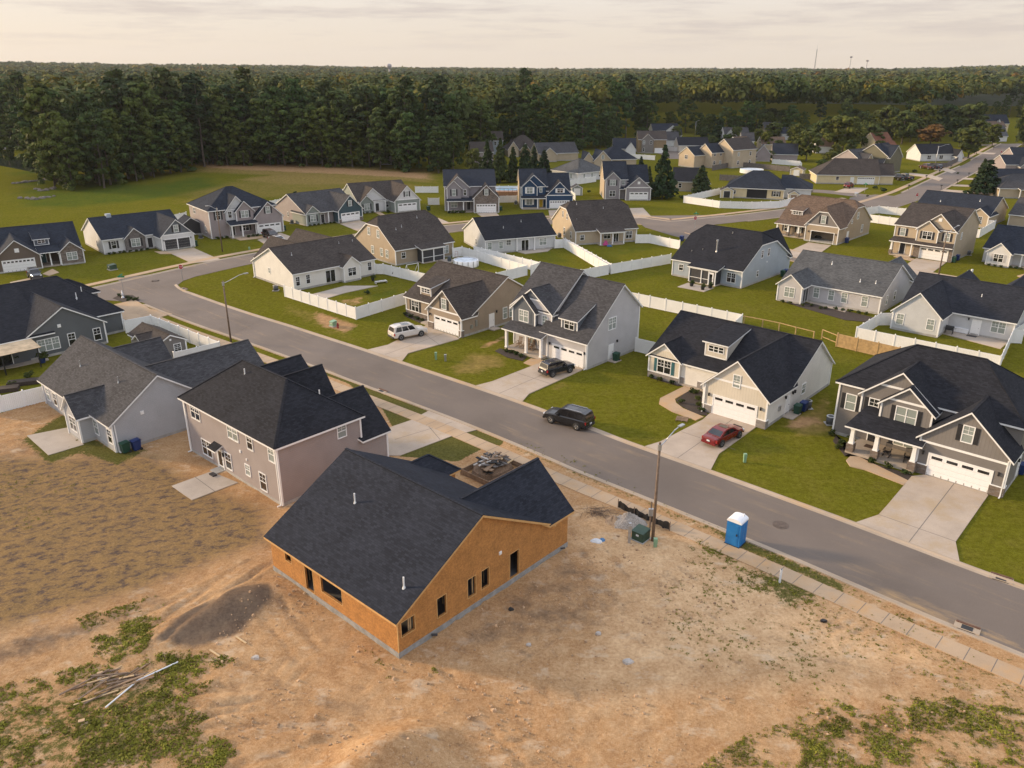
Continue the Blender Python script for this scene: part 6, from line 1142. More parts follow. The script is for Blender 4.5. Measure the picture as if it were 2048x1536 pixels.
MSK = []
o = grid('hills', gx, gy, lambda X, Y: elev(X, Y) - 1.5 + np.clip((Y - 620) / 300, -1, 0) * 6 + 10 * np.clip((np.hypot(X, Y) - 700) / 800, 0, 1), plain('wooded_ground', (.045, .055, .022), .95, .3, .02), []); struct('hills', o)
# yard trees: (x, foot y, top y, crown width) in photo pixels
YT = [(1683, 308, 243, 80, 'round', 'broad dark green oak between the brown hip roof and the cream house'), (1737, 304, 258, 56, 'round', 'rounded oak right of the broad dark green oak'), (1612, 322, 268, 52, 'round', 'olive-green tall tree behind the small cream shed'), (1640, 303, 250, 44, 'round', 'dark leafy tree left of the broad oak'), (1566, 268, 226, 44, 'round', 'olive round tree above the blue-black roof'), (1467, 262, 237, 44, 'round', 'low olive tree at the forest edge above the small white house'),
      (1497, 264, 236, 20, 'cone', 'narrow dark conifer beside the yellow-sided house'), (1436, 287, 241, 36, 'cone', 'tall tapering green tree left of the small white house'), (1470, 292, 258, 28, 'round', 'dark small round tree in front of the small white house'), (1546, 279, 250, 42, 'round', 'round tree in front of the yellow-sided house'), (1592, 299, 255, 34, 'round', 'dark tree right of the pinkish-brown roof'), (1388, 296, 279, 26, 'round', 'little round tree in front of the long cream house'),
      (1540, 322, 304, 28, 'round', 'small bushy tree beside the brown hip-roofed bungalow'), (1660, 335, 307, 38, 'round', 'bright yellow-green yard tree behind the white fence'), (1643, 343, 322, 26, 'round', 'small yellow-green tree in front of the bright yard tree'), (1713, 322, 304, 28, 'round', 'small dark bushy tree behind the pale yellow house'),
      (1324, 397, 304, 50, 'cone', 'tall loose-branched conifer right of the lavender-grey house'), (1401, 386, 337, 40, 'cone', 'dense dark conical evergreen in front of the tan bungalow'), (1281, 348, 316, 18, 'cone', 'thin yellowish young pine behind the steep blue-black roof'), (1297, 372, 335, 18, 'cone', 'dark slim conifer pressed beside the lavender-grey house'),
      (975, 364, 290, 36, 'cone', 'dark conifer at the left of the clump behind the stone house'), (1001, 366, 286, 36, 'cone', 'tallest conifer of the clump behind the stone house'), (1026, 364, 300, 30, 'cone', 'shorter conifer in the middle of the clump'), (1050, 364, 294, 38, 'cone', 'broad conifer right of the middle in the clump'), (1088, 352, 306, 34, 'cone', 'pointed conifer at the right end of the clump, behind the navy house'), (948, 356, 302, 40, 'round', 'leafy tree left of the conifer clump'), (1068, 360, 298, 28, 'cone', 'slim conifer between the broad one and the pointed one'),
      (1770, 284, 226, 64, 'round', 'large dark tree left of the olive-brown house'), (1836, 282, 222, 60, 'round', 'tall full tree behind the olive-brown house'), (1803, 288, 234, 60, 'round', 'dense tree between the two taller ones behind the olive-brown house'), (1888, 272, 222, 46, 'round', 'rounded olive tree left of the wide tree near the far street'), (1933, 278, 222, 66, 'round', 'wide dome-shaped tree near the end of the far street'), (1860, 291, 257, 66, 'rust', 'rusty pink-brown tree behind the long low white house'), (1936, 316, 268, 60, 'round', 'dark spreading tree at the corner of the far street'), (1984, 292, 258, 30, 'round', 'small tree in front of the pale blue-grey roof'),
      (1967, 390, 333, 52, 'cone', 'bushy dark conifer behind the black-roofed tan house'), (1960, 372, 330, 26, 'cone', 'thin conifer spire behind the bushy dark conifer'), (2044, 300, 232, 46, 'round', 'tall tree cut by the right edge beside the far street'), (1540, 250, 222, 40, 'round', 'dark tree at the foot of the forest above the yellow-sided house'), (1700, 262, 225, 50, 'round', 'tree at the forest foot above the broad oak'), (1420, 262, 232, 30, 'round', 'small tree at the forest foot beside the tapering tree'), (1290, 262, 240, 34, 'round', 'bright green round tree left of the white two-storey house'), (20, 330, 290, 34, 'round', 'yellow-green tree beside the pond at the left edge')]
for i, (x_, y_, t_, w_, k_, lb) in enumerate(YT):
    p_ = P(x_, y_); dep = math.hypot(p_.x, p_.y); hh = (y_ - t_) * dep / FPX * 1.06; kind = 'cone' if k_ == 'cone' else 'round'; nat = (5.4 if kind == 'cone' else 9.0) * hh / 10; wd = w_ * dep / FPX / nat
    tree('conifer_tree' if kind == 'cone' else 'yard_tree', kind, 7 if k_ == 'rust' else i % 4, p_, hh, min(1.8, max(.55, wd)), lb, 'conifer' if kind == 'cone' else 'tree')
EX = [(1120, 318, 286), (1160, 306, 280), (1200, 296, 268), (1232, 300, 276), (1282, 286, 258), (1352, 284, 256), (1408, 286, 258), (1422, 300, 274), (1452, 300, 272), (1480, 302, 280), (1514, 290, 262), (1530, 300, 268), (1556, 312, 284), (1586, 286, 254), (1604, 300, 264), (1626, 290, 252), (1660, 292, 250), (1706, 296, 256), (1722, 288, 250), (1752, 294, 262), (1790, 278, 238), (1820, 284, 246), (1850, 276, 240), (1872, 282, 252), (1906, 282, 244), (1918, 294, 264), (1952, 286, 250), (1670, 316, 292), (1700, 312, 284), (1758, 310, 286)]
for i, (x_, y_, t_) in enumerate(EX):
    p_ = P(x_, y_); tree('yard_tree', 'round', i % 4, p_, (y_ - t_) * math.hypot(p_.x, p_.y) / FPX * 1.06, rnd.uniform(.8, 1.15), 'leafy tree growing between the distant houses before the forest', 'tree', 'leafy trees between the distant houses')
def shrubvar(i):
    if ('sh', i) not in TV:
        cl = [(rnd.uniform(-.5, .5), rnd.uniform(-.5, .5), rnd.uniform(.25, .7), rnd.uniform(.3, .5)) for _ in range(9)]; C, Nn, S = clumps(cl, 190, .12); TV[('sh', i)] = quadmesh('shrub', C, Nn, S, M['shrub'])
    return TV[('sh', i)]
def shrub(p_, r_, label, group=None, name='shrub'):
    o = link(name, shrubvar(rnd.randrange(4)), None, p_, rnd.uniform(0, 6)); o.scale = (r_,) * 3; tag(o, label, 'shrub', group); return o
bpy.context.view_layer.update()
for p_, r_ in SHRUBS: shrub(p_, r_ * 1.15, 'small rounded green shrub planted against a house wall', 'foundation shrubs along house walls')
def mulch(px): polysheet('mulch_bed', PX(px), -.03, .035, M['mulch'], 'structure')
for q, pts in (([(1666, 882), (1690, 912), (1700, 908), (1750, 928), (1840, 955), (1835, 965), (1760, 946), (1725, 930), (1715, 918), (1690, 905), (1672, 870)], [(1665, 870), (1684, 888), (1678, 898), (1700, 880), (1742, 926), (1776, 935), (1810, 948)]),
               ([(1386, 776), (1404, 784), (1408, 820), (1418, 832), (1390, 828), (1360, 810), (1352, 800)], [(1392, 788), (1396, 800), (1396, 812), (1404, 822), (1364, 807), (1385, 785)]), ([(1297, 745), (1300, 755), (1356, 772), (1372, 770), (1358, 762)], [(1305, 756), (1320, 761), (1331, 760), (1343, 767)]),
               ([(990, 702), (1000, 697), (1054, 714), (1045, 722), (1015, 715)], [(1012, 704), (1022, 706), (1032, 710), (1042, 714)]), ([(808, 628), (812, 633), (840, 646), (856, 648), (855, 642), (830, 632)], [(811, 631), (822, 635), (834, 639), (845, 643)]), ([(1552, 598), (1600, 614), (1690, 640), (1745, 645), (1750, 636), (1650, 612)], []), ([(225, 597), (240, 590), (265, 590), (280, 600), (268, 608), (245, 604)], [])):
    mulch(q)
    for p_ in pts: shrub(P(*p_), .5, 'small green shrub in a dark mulch bed by a front walk', 'shrubs in mulch beds')
for p_ in ((238, 592), (244, 594), (256, 596), (262, 598), (268, 601), (274, 600), (258, 602)): shrub(P(*p_), .45, 'low flowering shrub in the corner bed by the street sign', 'shrubs in the corner flower bed', 'flower_shrub')
for p_, r_, lb in (((1766, 384), 1.3, 'large dark shrub on the lawn left of the far street'), ((1749, 378), 1.0, 'dark shrub at the corner of the pale yellow house'), ((1765, 366), .9, 'dark shrub beside the dark blue pickup'), ((1828, 345), 1.1, 'round dark shrub beside the maroon pickup'), ((1940, 476), .9, 'round dark shrub in the side yard behind the tan back gable'), ((1618, 388), 1.2, 'dark shrub beside the cream house with blue-black roof'), ((1300, 393), 1.2, 'left dark shrub of the hedge under the loose-branched conifer'), ((1345, 397), 1.1, 'middle dark shrub of that hedge'), ((1362, 398), 1.0, 'right dark shrub of that hedge'), ((1735, 394), .55, 'small dark purple shrub at the tip of the grass corner'), ((1460, 366), .6, 'small dark upright shrub by the cream shed'), ((735, 588), .6, 'potted green bush on the white house patio'), ((722, 550), .7, 'dry palm-like bush at the white house wall'), ((1178, 386), .8, 'shrub beside the small white-trimmed shed'), ((1916, 348), .6, 'low shrub beside the far street driveway'), ((590, 388), .8, 'bushy shrub in the back yard behind the sage house')): shrub(P(*p_), r_, lb)
# ================================================================ FENCES
def fence(px, label, mat='vinyl', hgt=1.8, z=0, name='privacy_fence', step=2.4, cat='fence', gate=None):
    L = [P(*p, z) for p in px] if z else [P(*p) for p in px]; L = [Vector((p.x, p.y, 0)) for p in L]
    root = tag(empty(name, L[0]), label, cat)
    if 'fpost' + mat not in BX:
        b = MB().box(-.065, -.065, 0, .065, .065, hgt + .08); b.poly([(-.085, -.085, hgt + .08), (.085, -.085, hgt + .08), (0, 0, hgt + .2)]).poly([(.085, -.085, hgt + .08), (.085, .085, hgt + .08), (0, 0, hgt + .2)]).poly([(.085, .085, hgt + .08), (-.085, .085, hgt + .08), (0, 0, hgt + .2)]).poly([(-.085, .085, hgt + .08), (-.085, -.085, hgt + .08), (0, 0, hgt + .2)])
        BX['fpost' + mat] = b.mesh('post', M[mat])
    for i in range(len(L) - 1):
        a, c = L[i] - L[0], L[i + 1] - L[0]; d = (c - a); n = max(1, round(d.length / step)); t = d.normalized(); nn = Vector((-t.y, t.x, 0)); ang = math.atan2(t.y, t.x)
        b = MB()
        for k in range(n):
            p, q = a + d * k / n + t * .06, a + d * (k + 1) / n - t * .06
            b.bar(p + Vector((0, 0, hgt - .06)), q + Vector((0, 0, hgt - .06)), .06, .12); b.bar(p + Vector((0, 0, .1)), q + Vector((0, 0, .1)), .06, .14); m = max(3, int((q - p).length / .17))
            for j in range(m):
                s0, s1 = p.lerp(q, j / m), p.lerp(q, (j + 1) / m); e_ = (s1 - s0) * .03; hj = hgt - .1
                b.bar(s0 + e_ + Vector((0, 0, (.1 + hj) / 2)), s1 - e_ + Vector((0, 0, (.1 + hj) / 2)), .036, hj - .1)
        b.build('fence_panel', M[mat], root)
        for k in range(n + (1 if i == len(L) - 2 else 0)): link('post', BX['fpost' + mat], root, a + d * k / n, ang)
    return root
fence([(570, 593.4), (712.4, 639.3), (813, 608)], 'white vinyl fence round the white house yard, its corner nearest the street')
fence([(750, 528), (766, 528), (853, 548)], 'white vinyl fence from the white house corner to the brown roof of the tan house', z=1.8)
fence([(905, 496.5), (924, 493.5), (1054, 530.5), (992, 546)], 'white vinyl fence round the yard with the round pool', z=1.8)
fence([(948, 492.5), (1080, 524.5), (1062, 531)], 'white vinyl fence running down the left side of the light grey house yard', z=1.8)
fence([(1110, 479), (1128, 478), (1217, 529), (1162, 540)], 'white vinyl fence between the light grey house and the tan house with white porch posts', z=1.8)
fence([(1131, 477), (1223, 528), (1342, 508)], 'white vinyl fence along the back of the clipped-gable tan house yard', z=1.8)
fence([(1272, 469), (1300, 469), (1360, 481)], 'white vinyl fence from the clipped-gable tan house toward the intersection', z=1.8)
fence([(1255, 583), (1300, 592), (1365, 605), (1485, 629), (1472, 641)], 'white vinyl fence with a braced gate behind the cream house with the red car', z=1.8)
fence([(1272, 676), (1321, 687)], 'short white vinyl gate panel between the grey two-storey and the cream house', z=1.8, name='fence_gate')
fence([(1785, 626), (1762, 626), (1714, 655), (2003, 712), (2027, 660), (2048, 661)], 'white vinyl fence enclosing the pale grey L-shaped house yard', z=1.8); fence([(2027, 660), (2060, 640)], 'white vinyl fence panel at the side of the pale grey L-shaped house', z=1.8)
fence([(-30, 800), (0, 792), (88, 772)], 'white vinyl fence in front of the dark grey house garden at the left edge', z=1.8)
fence([(248, 641), (301, 631), (438, 684), (347, 705)], 'white vinyl fence round the grey shed beside the sidewalk', z=1.8)
fence([(1728, 416), (1758, 412), (1812, 417)], 'white vinyl fence at the back of the rust-roofed tan house toward the junction', z=1.8); fence([(1737, 428.5), (1802, 437)], 'white vinyl fence beside the beige two-storey house', z=1.8)
fence([(1975, 440), (1992, 441), (1961, 459), (1944, 457)], 'white vinyl fence at the back gable of the black-roofed tan house', z=1.8)
fence([(1445, 375), (1368, 392), (1440, 402), (1504, 404), (1560, 402), (1588, 395)], 'curved white vinyl fence round the cream house with the dark screened porch', z=1.8)
fence([(345, 430), (372, 424)], 'white vinyl fence behind the stone-gabled white house', z=1.8); fence([(540, 402), (560, 398)], 'white vinyl fence between the taupe two-storey and the teal-gabled house', z=1.8)
fence([(675, 381), (695, 377)], 'white vinyl fence left of the sage house', z=1.8); fence([(830, 373), (876, 373)], 'white vinyl fence right of the sage house', z=1.8); fence([(856, 396), (878, 396)], 'lower white vinyl fence right of the sage house', z=1.8)
fence([(980, 372), (1035, 372)], 'white vinyl fence behind the pool with the wooden deck', z=1.8); fence([(994, 392), (1034, 391)], 'white vinyl fence in front of the pool with the wooden deck', z=1.8); fence([(1137, 362), (1150, 358), (1192, 352)], 'white vinyl fence behind the navy house shed', z=1.8)
fence([(1140, 379), (1151, 388)], 'white vinyl fence panel right of the navy house', z=1.8)
fence([(1246, 307), (1280, 309), (1310, 311)], 'white vinyl fence in front of the ochre two-storey house', z=1.8); fence([(1316, 291), (1383, 297)], 'white vinyl fence beside the ochre two-storey house', z=1.8); fence([(1545, 318), (1600, 322), (1604, 327)], 'white vinyl fence beside the grey board fence', z=1.8); fence([(1650, 324), (1682, 323)], 'white vinyl fence behind the pale yellow house', z=1.8); fence([(1710, 325), (1730, 326)], 'short white vinyl fence right of the pale yellow house roof', z=1.8)
M['greywood'] = plain('weathered_grey_boards', (.13, .115, .105), .9, .3, 2)
fence([(1425, 331), (1470, 323), (1580, 333)], 'weathered grey board fence behind the cream house', 'greywood', z=1.8); fence([(1440, 349), (1495, 352)], 'shorter grey board fence nearer the cream house', 'greywood', z=1.8); fence([(1600, 347), (1637, 348)], 'grey board fence between the shed and the pale yellow house', 'greywood', z=1.8); fence([(1860, 326), (1895, 325), (1920, 313)], 'grey board fence at the corner of the far street', 'greywood', z=1.8)
fence([(-20, 300), (12, 299), (84, 294)], 'low pale wall beyond the pond at the left edge', 'conc', .9, name='low_wall', cat='wall')
# raw timber fence being built behind the cream house
M['newwood'] = plain('new_pine_boards', (.42, .28, .13), .8, .25, 2.5)
fence([(1672, 693), (1795, 722)], 'unpainted new pine board fence behind the grey-brown two-storey house', 'newwood', 1.75, name='board_fence')
rt = tag(empty('rail_fence', P(1487, 652)), 'unfinished fence of bare timber posts and a top rail on the lawn', 'fence'); o0 = P(1487, 652)
pts = [P(*p) - o0 for p in ((1477, 653), (1487, 650), (1524, 657), (1557, 664), (1590, 673), (1626, 682), (1643, 678), (1672, 690))]
for i, p in enumerate(pts): MB().box(p.x - .06, p.y - .06, 0, p.x + .06, p.y + .06, 1.35).build('post', M['newwood'], rt)
for i in (0, 1, 2, 3, 4, 6): MB().bar(pts[i] + Vector((0, 0, 1.3)), pts[i + 1] + Vector((0, 0, 1.3)), .05, .1).build('rail', M['newwood'], rt)
MB().bar(pts[6] + Vector((0, 0, .35)), pts[7] + Vector((0, 0, .35)), .05, .1).build('rail', M['newwood'], rt)
# ================================================================ VEHICLES
def carpaint(name, c, flake=.0, rough=.25):
    m, nt, b = newmat(name); b.inputs['Base Color'].default_value = (*c, 1); b.inputs['Roughness'].default_value = rough; b.inputs['Coat Weight'].default_value = .45; b.inputs['Coat Roughness'].default_value = .05; b.inputs['Metallic'].default_value = flake; return m
M['rim'] = plain('alloy_rim', (.35, .35, .36), .3, .1, metal=.8); M['red_l'] = plain('tail_lamp_red', (.30, .012, .012), .2, .1); M['head_l'] = plain('head_lamp', (.6, .62, .64), .15, .05); M['plate'] = plain('number_plate', (.62, .63, .66), .4, .05); M['trimblk'] = plain('black_plastic_trim', (.02, .02, .02), .6, .1); M['chrome'] = plain('chrome', (.55, .55, .56), .15, .05, metal=.9)
# side profiles: (x from rear to front, sill z, belt z, half width) and the cabin as (x, z) corners
KINDS = dict(
    suv=dict(L=5.1, W=1.98, belt=[(-2.55, .55, .95, .86), (-2.50, .42, 1.12, .95), (-2.2, .34, 1.16, .99), (-1.0, .32, 1.16, 1.0), (.6, .32, 1.14, 1.0), (1.0, .32, 1.12, .99), (1.9, .34, 1.06, .97), (2.35, .40, .98, .92), (2.55, .50, .80, .78)], cab=[(-2.48, 1.12), (-2.30, 1.78), (-1.9, 1.86), (.2, 1.86), (.55, 1.80), (1.15, 1.12)], ax=(-1.5, 1.5), wr=.39, rails=True),
    small=dict(L=4.3, W=1.84, belt=[(-2.15, .52, .95, .78), (-2.08, .42, 1.06, .88), (-1.8, .34, 1.10, .92), (0, .32, 1.10, .92), (.8, .32, 1.08, .92), (1.7, .34, 1.03, .90), (2.05, .40, .95, .85), (2.15, .48, .78, .76)], cab=[(-2.05, 1.08), (-1.85, 1.60), (-1.5, 1.68), (.15, 1.68), (.45, 1.62), (1.0, 1.08)], ax=(-1.28, 1.32), wr=.36, rails=True),
    sedan=dict(L=4.95, W=1.85, belt=[(-2.47, .50, .82, .74), (-2.40, .36, .98, .86), (-2.0, .28, 1.02, .91), (-1.2, .26, 1.0, .93), (.6, .26, .95, .93), (1.6, .28, .86, .91), (2.2, .32, .78, .86), (2.47, .42, .64, .72)], cab=[(-1.75, 1.0), (-.95, 1.40), (-.5, 1.46), (.2, 1.45), (.5, 1.40), (1.35, .93)], ax=(-1.45, 1.48), wr=.34, rails=False),
    van=dict(L=5.1, W=1.98, belt=[(-2.55, .5, .9, .84), (-2.48, .36, 1.08, .94), (-2.0, .3, 1.12, .99), (.8, .3, 1.08, .99), (1.6, .3, 1.0, .97), (2.3, .34, .84, .88), (2.55, .44, .66, .74)], cab=[(-2.45, 1.08), (-2.25, 1.66), (-1.8, 1.76), (.4, 1.74), (.8, 1.64), (1.9, 1.0)], ax=(-1.5, 1.5), wr=.35, rails=False),
    pickup=dict(L=5.9, W=2.0, belt=[(-2.95, .6, 1.0, .9), (-2.9, .5, 1.14, .97), (-2.5, .45, 1.16, 1.0), (-.7, .4, 1.16, 1.0), (1.0, .4, 1.16, 1.0), (2.2, .42, 1.12, .98), (2.8, .5, 1.0, .92), (2.95, .6, .85, .8)], cab=[(-.75, 1.14), (-.62, 1.78), (-.3, 1.88), (.8, 1.88), (1.0, 1.82), (1.6, 1.14)], ax=(-1.85, 1.85), wr=.41, rails=False))
CM = {}
def car(name, kind, pos, ang, paint, label, cat='car', group=None):
    K = KINDS[kind]; root = tag(empty(name, pos, ang), label, cat, group); W_ = K['W'] / 2
    def ring(x, zl, zb, hw):
        return [(x, -hw * .86, zl), (x, -hw * .99, zl + .14), (x, -hw, (zl + zb) / 2), (x, -hw * .97, zb - .10), (x, -hw * .88, zb), (x, 0, zb + .035), (x, hw * .88, zb), (x, hw * .97, zb - .10), (x, hw, (zl + zb) / 2), (x, hw * .99, zl + .14), (x, hw * .86, zl)]
    b = MB(); RG = [ring(x, a, c, w * W_ / 1.0) for x, a, c, w in K['belt']]
    for i in range(len(RG) - 1):
        for j in range(10): b.poly([RG[i][j], RG[i][j + 1], RG[i + 1][j + 1], RG[i + 1][j]])
    b.poly(RG[0]); b.poly(RG[-1][::-1]); body = b.build('body', paint, root, True)
    cb = K['cab']; hw0, hw1 = W_ * .90, W_ * .72; zb0 = min(c[1] for c in cb); zt = max(c[1] for c in cb)
    def hwz(z): return hw0 + (hw1 - hw0) * (z - zb0) / (zt - zb0)
    c = MB(); n = len(cb); Lp = [(x, -hwz(z), z) for x, z in cb]; Rp = [(x, hwz(z), z) for x, z in cb]
    for i in range(n - 1): c.poly([Lp[i], Lp[i + 1], Rp[i + 1], Rp[i]])
    c.poly(Lp); c.poly(Rp[::-1]); c.build('cabin', paint, root)
    g = MB(); lr = lambda a, d, t: tuple(a[k] + (d[k] - a[k]) * t for k in range(3)); off = .012
    def pane(q, nrm): MB().poly([tuple(p[k] + nrm[k] * off for k in range(3)) for p in q]).build('pane', M['cglass'], root)
    for a, d, bb, e_ in ((0, 1, Lp, Rp), (n - 1, n - 2, Lp, Rp)):
        q = [lr(lr(bb[a], bb[d], .12), lr(e_[a], e_[d], .12), .06), lr(lr(bb[a], bb[d], .12), lr(e_[a], e_[d], .12), .94), lr(lr(bb[a], bb[d], .92), lr(e_[a], e_[d], .92), .93), lr(lr(bb[a], bb[d], .92), lr(e_[a], e_[d], .92), .07)]
        dx = cb[d][0] - cb[a][0]; dz = cb[d][1] - cb[a][1]; l_ = math.hypot(dx, dz); sgn = -1 if a == 0 else 1; pane(q, (sgn * dz / l_, 0, abs(dx) / l_))
    zt0 = cb[2][1] - .10; zb1 = zb0 + .06
    xr, xf = cb[0][0] + (cb[1][0] - cb[0][0]) * .3 + .15, cb[n - 1][0] - .32; xr2, xf2 = cb[2][0] - .12, cb[n - 3][0] + .12
    for sg in (-1, 1):
        m_ = 3 if kind in ('suv', 'van') else 2
        for k in range(m_):
            t0, t1 = k / m_ + .02, (k + 1) / m_ - .02; y0, y1 = sg * hwz(zb1), sg * hwz(zt0)
            pane([(xr + (xf - xr) * t0, y0, zb1), (xr + (xf - xr) * t1, y0, zb1), (xr2 + (xf2 - xr2) * t1, y1, zt0), (xr2 + (xf2 - xr2) * t0, y1, zt0)], (0, sg, .15))
        for x in K['ax']:
            if ('tyre', K['wr']) not in CM:
                r = K['wr']; CM[('tyre', r)] = MB().lathe([(r * .62, -.11), (r * .93, -.12), (r, -.08), (r, .08), (r * .93, .12), (r * .62, .11)], 20).mesh('tyre', M['rubber'], True)
                q = MB().lathe([(0, .06), (r * .2, .075), (r * .25, .05)], 16)
                for s5 in range(5): an = s5 * 2 * math.pi / 5; q.bar((math.cos(an) * r * .12, math.sin(an) * r * .12, .06), (math.cos(an) * r * .62, math.sin(an) * r * .62, .09), r * .2, .03)
                q.lathe([(r * .56, .10), (r * .66, .112), (r * .66, -.09)], 20); CM[('rim', r)] = q.mesh('rim', M['rim'], True); CM[('arch', r)] = MB().cyl((0, 0, -.2), (0, 0, .0), r * 1.14, n=20).mesh('wheel_arch', M['trimblk'])
            r = K['wr']; hw = W_ * .985
            a_ = link('wheel_arch', CM[('arch', r)], root, (x, sg * (hw + .012), r + .02)); a_.rotation_euler = (-sg * math.pi / 2, 0, 0)
            w = link('wheel', CM[('tyre', r)], root, (x, sg * (hw - .07), r)); w.rotation_euler = (-sg * math.pi / 2, 0, 0); link('rim', CM[('rim', r)], w)
        x0, z0, hw = K['belt'][1][0], K['belt'][1][2], K['belt'][1][3] * W_
        MB().box(x0 - .02, sg * hw * .98 - .14, z0 - .34, x0 + .10, sg * hw * .98 + .02, z0 - .06).build('tail_light', M['red_l'], root)
        xf_, zf = K['belt'][-2][0], K['belt'][-2][2]; hwf = K['belt'][-2][3] * W_
        MB().box(xf_ - .05, sg * hwf * .82 - .17, zf - .20, xf_ + .12, sg * hwf * .82 + .13, zf - .04).build('headlight', M['head_l'], root)
        mx_ = xf - .12; MB().box(mx_ - .1, sg * (W_ * .9), zb0 + .02, mx_ + .06, sg * (W_ * 1.0 + .14), zb0 + .2).build('mirror', paint, root)
        if K['rails']: MB().bar((xr2 + .2, sg * (hw1 - .08), zt + .06), (xf2 - .3, sg * (hw1 - .08), zt + .06), .05, .05).build('roof_rail', M['chrome'], root)
        for dx in (-.4, .55): MB().box(dx - .09, sg * W_ * .955 - .02, zb0 - .19, dx + .09, sg * W_ * .955 + .035, zb0 - .15).build('door_handle', M['trimblk'], root)
    xb = K['belt'][0][0]; xf_ = K['belt'][-1][0]; MB().box(xb - .05, -W_ * .84, .36, xb + .12, W_ * .84, .60).build('bumper', paint if kind == 'sedan' else M['trimblk'], root); MB().box(xf_ - .15, -W_ * .78, .30, xf_ + .05, W_ * .78, .55).build('bumper', paint, root); MB().box(xf_ - .06, -.5, .58, xf_ + .025, .5, .78).build('grille', M['trimblk'], root); MB().box(xb - .062, -.16, .64, xb - .03, .16, .79).build('number_plate', M['plate'], root)
    if kind == 'pickup': MB().box(-2.8, -.8, 1.165, -.85, .8, 1.21).build('truck_bed', M['trimblk'], root)
    if kind == 'suv': MB().poly([(-1.0, -.45, zt + .004), (.1, -.45, zt + .004), (.1, .45, zt + .004), (-1.0, .45, zt + .004)]).build('sunroof', M['cglass'], root)
    if kind == 'sedan': MB().poly([(-.40, -.42, 1.467), (.18, -.42, 1.462), (.18, .42, 1.462), (-.40, .42, 1.467)]).build('sunroof', M['cglass'], root)
    return root
def cara(name, kind, rear, front, paint, label, z=.06, cat='car'):
    a, c = P(*rear), P(*front); d = c - a; m_ = (a + c) / 2; return car(name, kind, (m_.x, m_.y, z), math.atan2(d.y, d.x), paint, label, cat)
blk = carpaint('black_car_paint', (.010, .010, .011)); red = carpaint('red_car_paint', (.15, .006, .008)); wht = carpaint('pearl_white_car_paint', (.62, .58, .53)); blu = carpaint('midnight_blue_car_paint', (.012, .014, .024)); mar = carpaint('maroon_car_paint', (.06, .014, .014)); brn = carpaint('brown_car_paint', (.040, .024, .020)); gry = carpaint('dark_grey_car_paint', (.05, .055, .065))
cara('parked_suv', 'suv', (786, 680), (846, 668), wht, 'pearl white sport utility vehicle parked on the tan house driveway', .06)
cara('parked_suv', 'small', (1090, 753), (1136, 741), blu, 'dark blue compact sport utility vehicle parked before the grey two-storey garage')
cara('driving_suv', 'suv', (1172, 857), (1102, 838), blk, 'black sport utility vehicle standing at the far kerb of the street', .006)
cara('parked_sedan', 'sedan', (1420, 893), (1470, 868), red, 'dark red sedan with sunroof parked on the cream house driveway')
cara('parked_van', 'van', (528, 471), (556, 482), brn, 'dark brown minivan parked on the taupe two-storey house driveway'); cara('parked_car', 'sedan', (546, 483), (566, 488), wht, 'white car just showing over the white house roof'); cara('parked_suv', 'small', (66, 552), (76, 562), gry, 'dark grey car parked at the brown house driveway, partly hidden by a roof')
cara('parked_car', 'small', (1690, 378), (1704, 374), red, 'red hatchback parked by the pale yellow house garage'); cara('parked_pickup', 'pickup', (1822, 361), (1797, 357), blu, 'dark blue pickup truck parked in front of the grey stacked-gable house', cat='truck'); cara('parked_pickup', 'pickup', (1806, 362), (1782, 357), blk, 'black pickup truck nose-in to the grey stacked-gable house', cat='truck'); cara('parked_pickup', 'pickup', (1866, 340), (1840, 336), mar, 'maroon pickup truck on the olive-brown house driveway', cat='truck'); cara('parked_suv', 'small', (1879, 339), (1868, 337), blu, 'dark vehicle behind the maroon pickup'); cara('parked_suv', 'small', (1304, 302), (1319, 301), blk, 'black vehicle in front of the ochre two-storey house'); cara('parked_car', 'sedan', (1646, 473), (1638, 478), blk, 'black car inside the open garage of the rust-roofed house'); cara('parked_car', 'sedan', (1915, 308), (1904, 307), blk, 'dark car beside the corner fence of the far street')

# ================================================================ STREET FURNITURE AND SMALL THINGS
def at(px, py, z=0.): p = P(px, py); return (p.x, p.y, z)
def one(name, b, mat, loc, label, cat, group=None, rz=0, smooth=False, parent=None): o = b.build(name, mat, parent, smooth); o.location = loc; o.rotation_euler = (0, 0, rz); return tag(o, label, cat, group)
def lamp_post(px, py, h, arm, label, tilt=.7, pole='wood'):
    r = tag(empty('street_lamp', at(px, py)), label, 'street lamp'); MB().cyl((0, 0, -.2), (0, 0, h), .13, .09, 10).build('pole', M[pole], r, True)
    ax, ay = arm; p = [Vector((0, 0, h - .35)), Vector((ax * .35, ay * .35, h - .05)), Vector((ax * .75, ay * .75, h + tilt * .55)), Vector((ax, ay, h + tilt * .7))]
    b = MB()
    for i in range(3): b.cyl(p[i], p[i + 1], .045, n=7)
    b.build('arm', M['steel'], r, True); d = Vector((ax, ay, 0)).normalized(); e_ = p[3] + d * .55
    MB().bar(p[3] - d * .05, e_, .26, .1).bar(p[3] + d * .1 + Vector((0, 0, -.06)), e_ - d * .1 + Vector((0, 0, -.06)), .2, .05).build('lamp_head', M['steel'], r); MB().cyl(p[0] + Vector((0, 0, -.25)), p[0] + Vector((0, 0, .2)), .15, n=8).build('bracket', M['steel'], r); return r
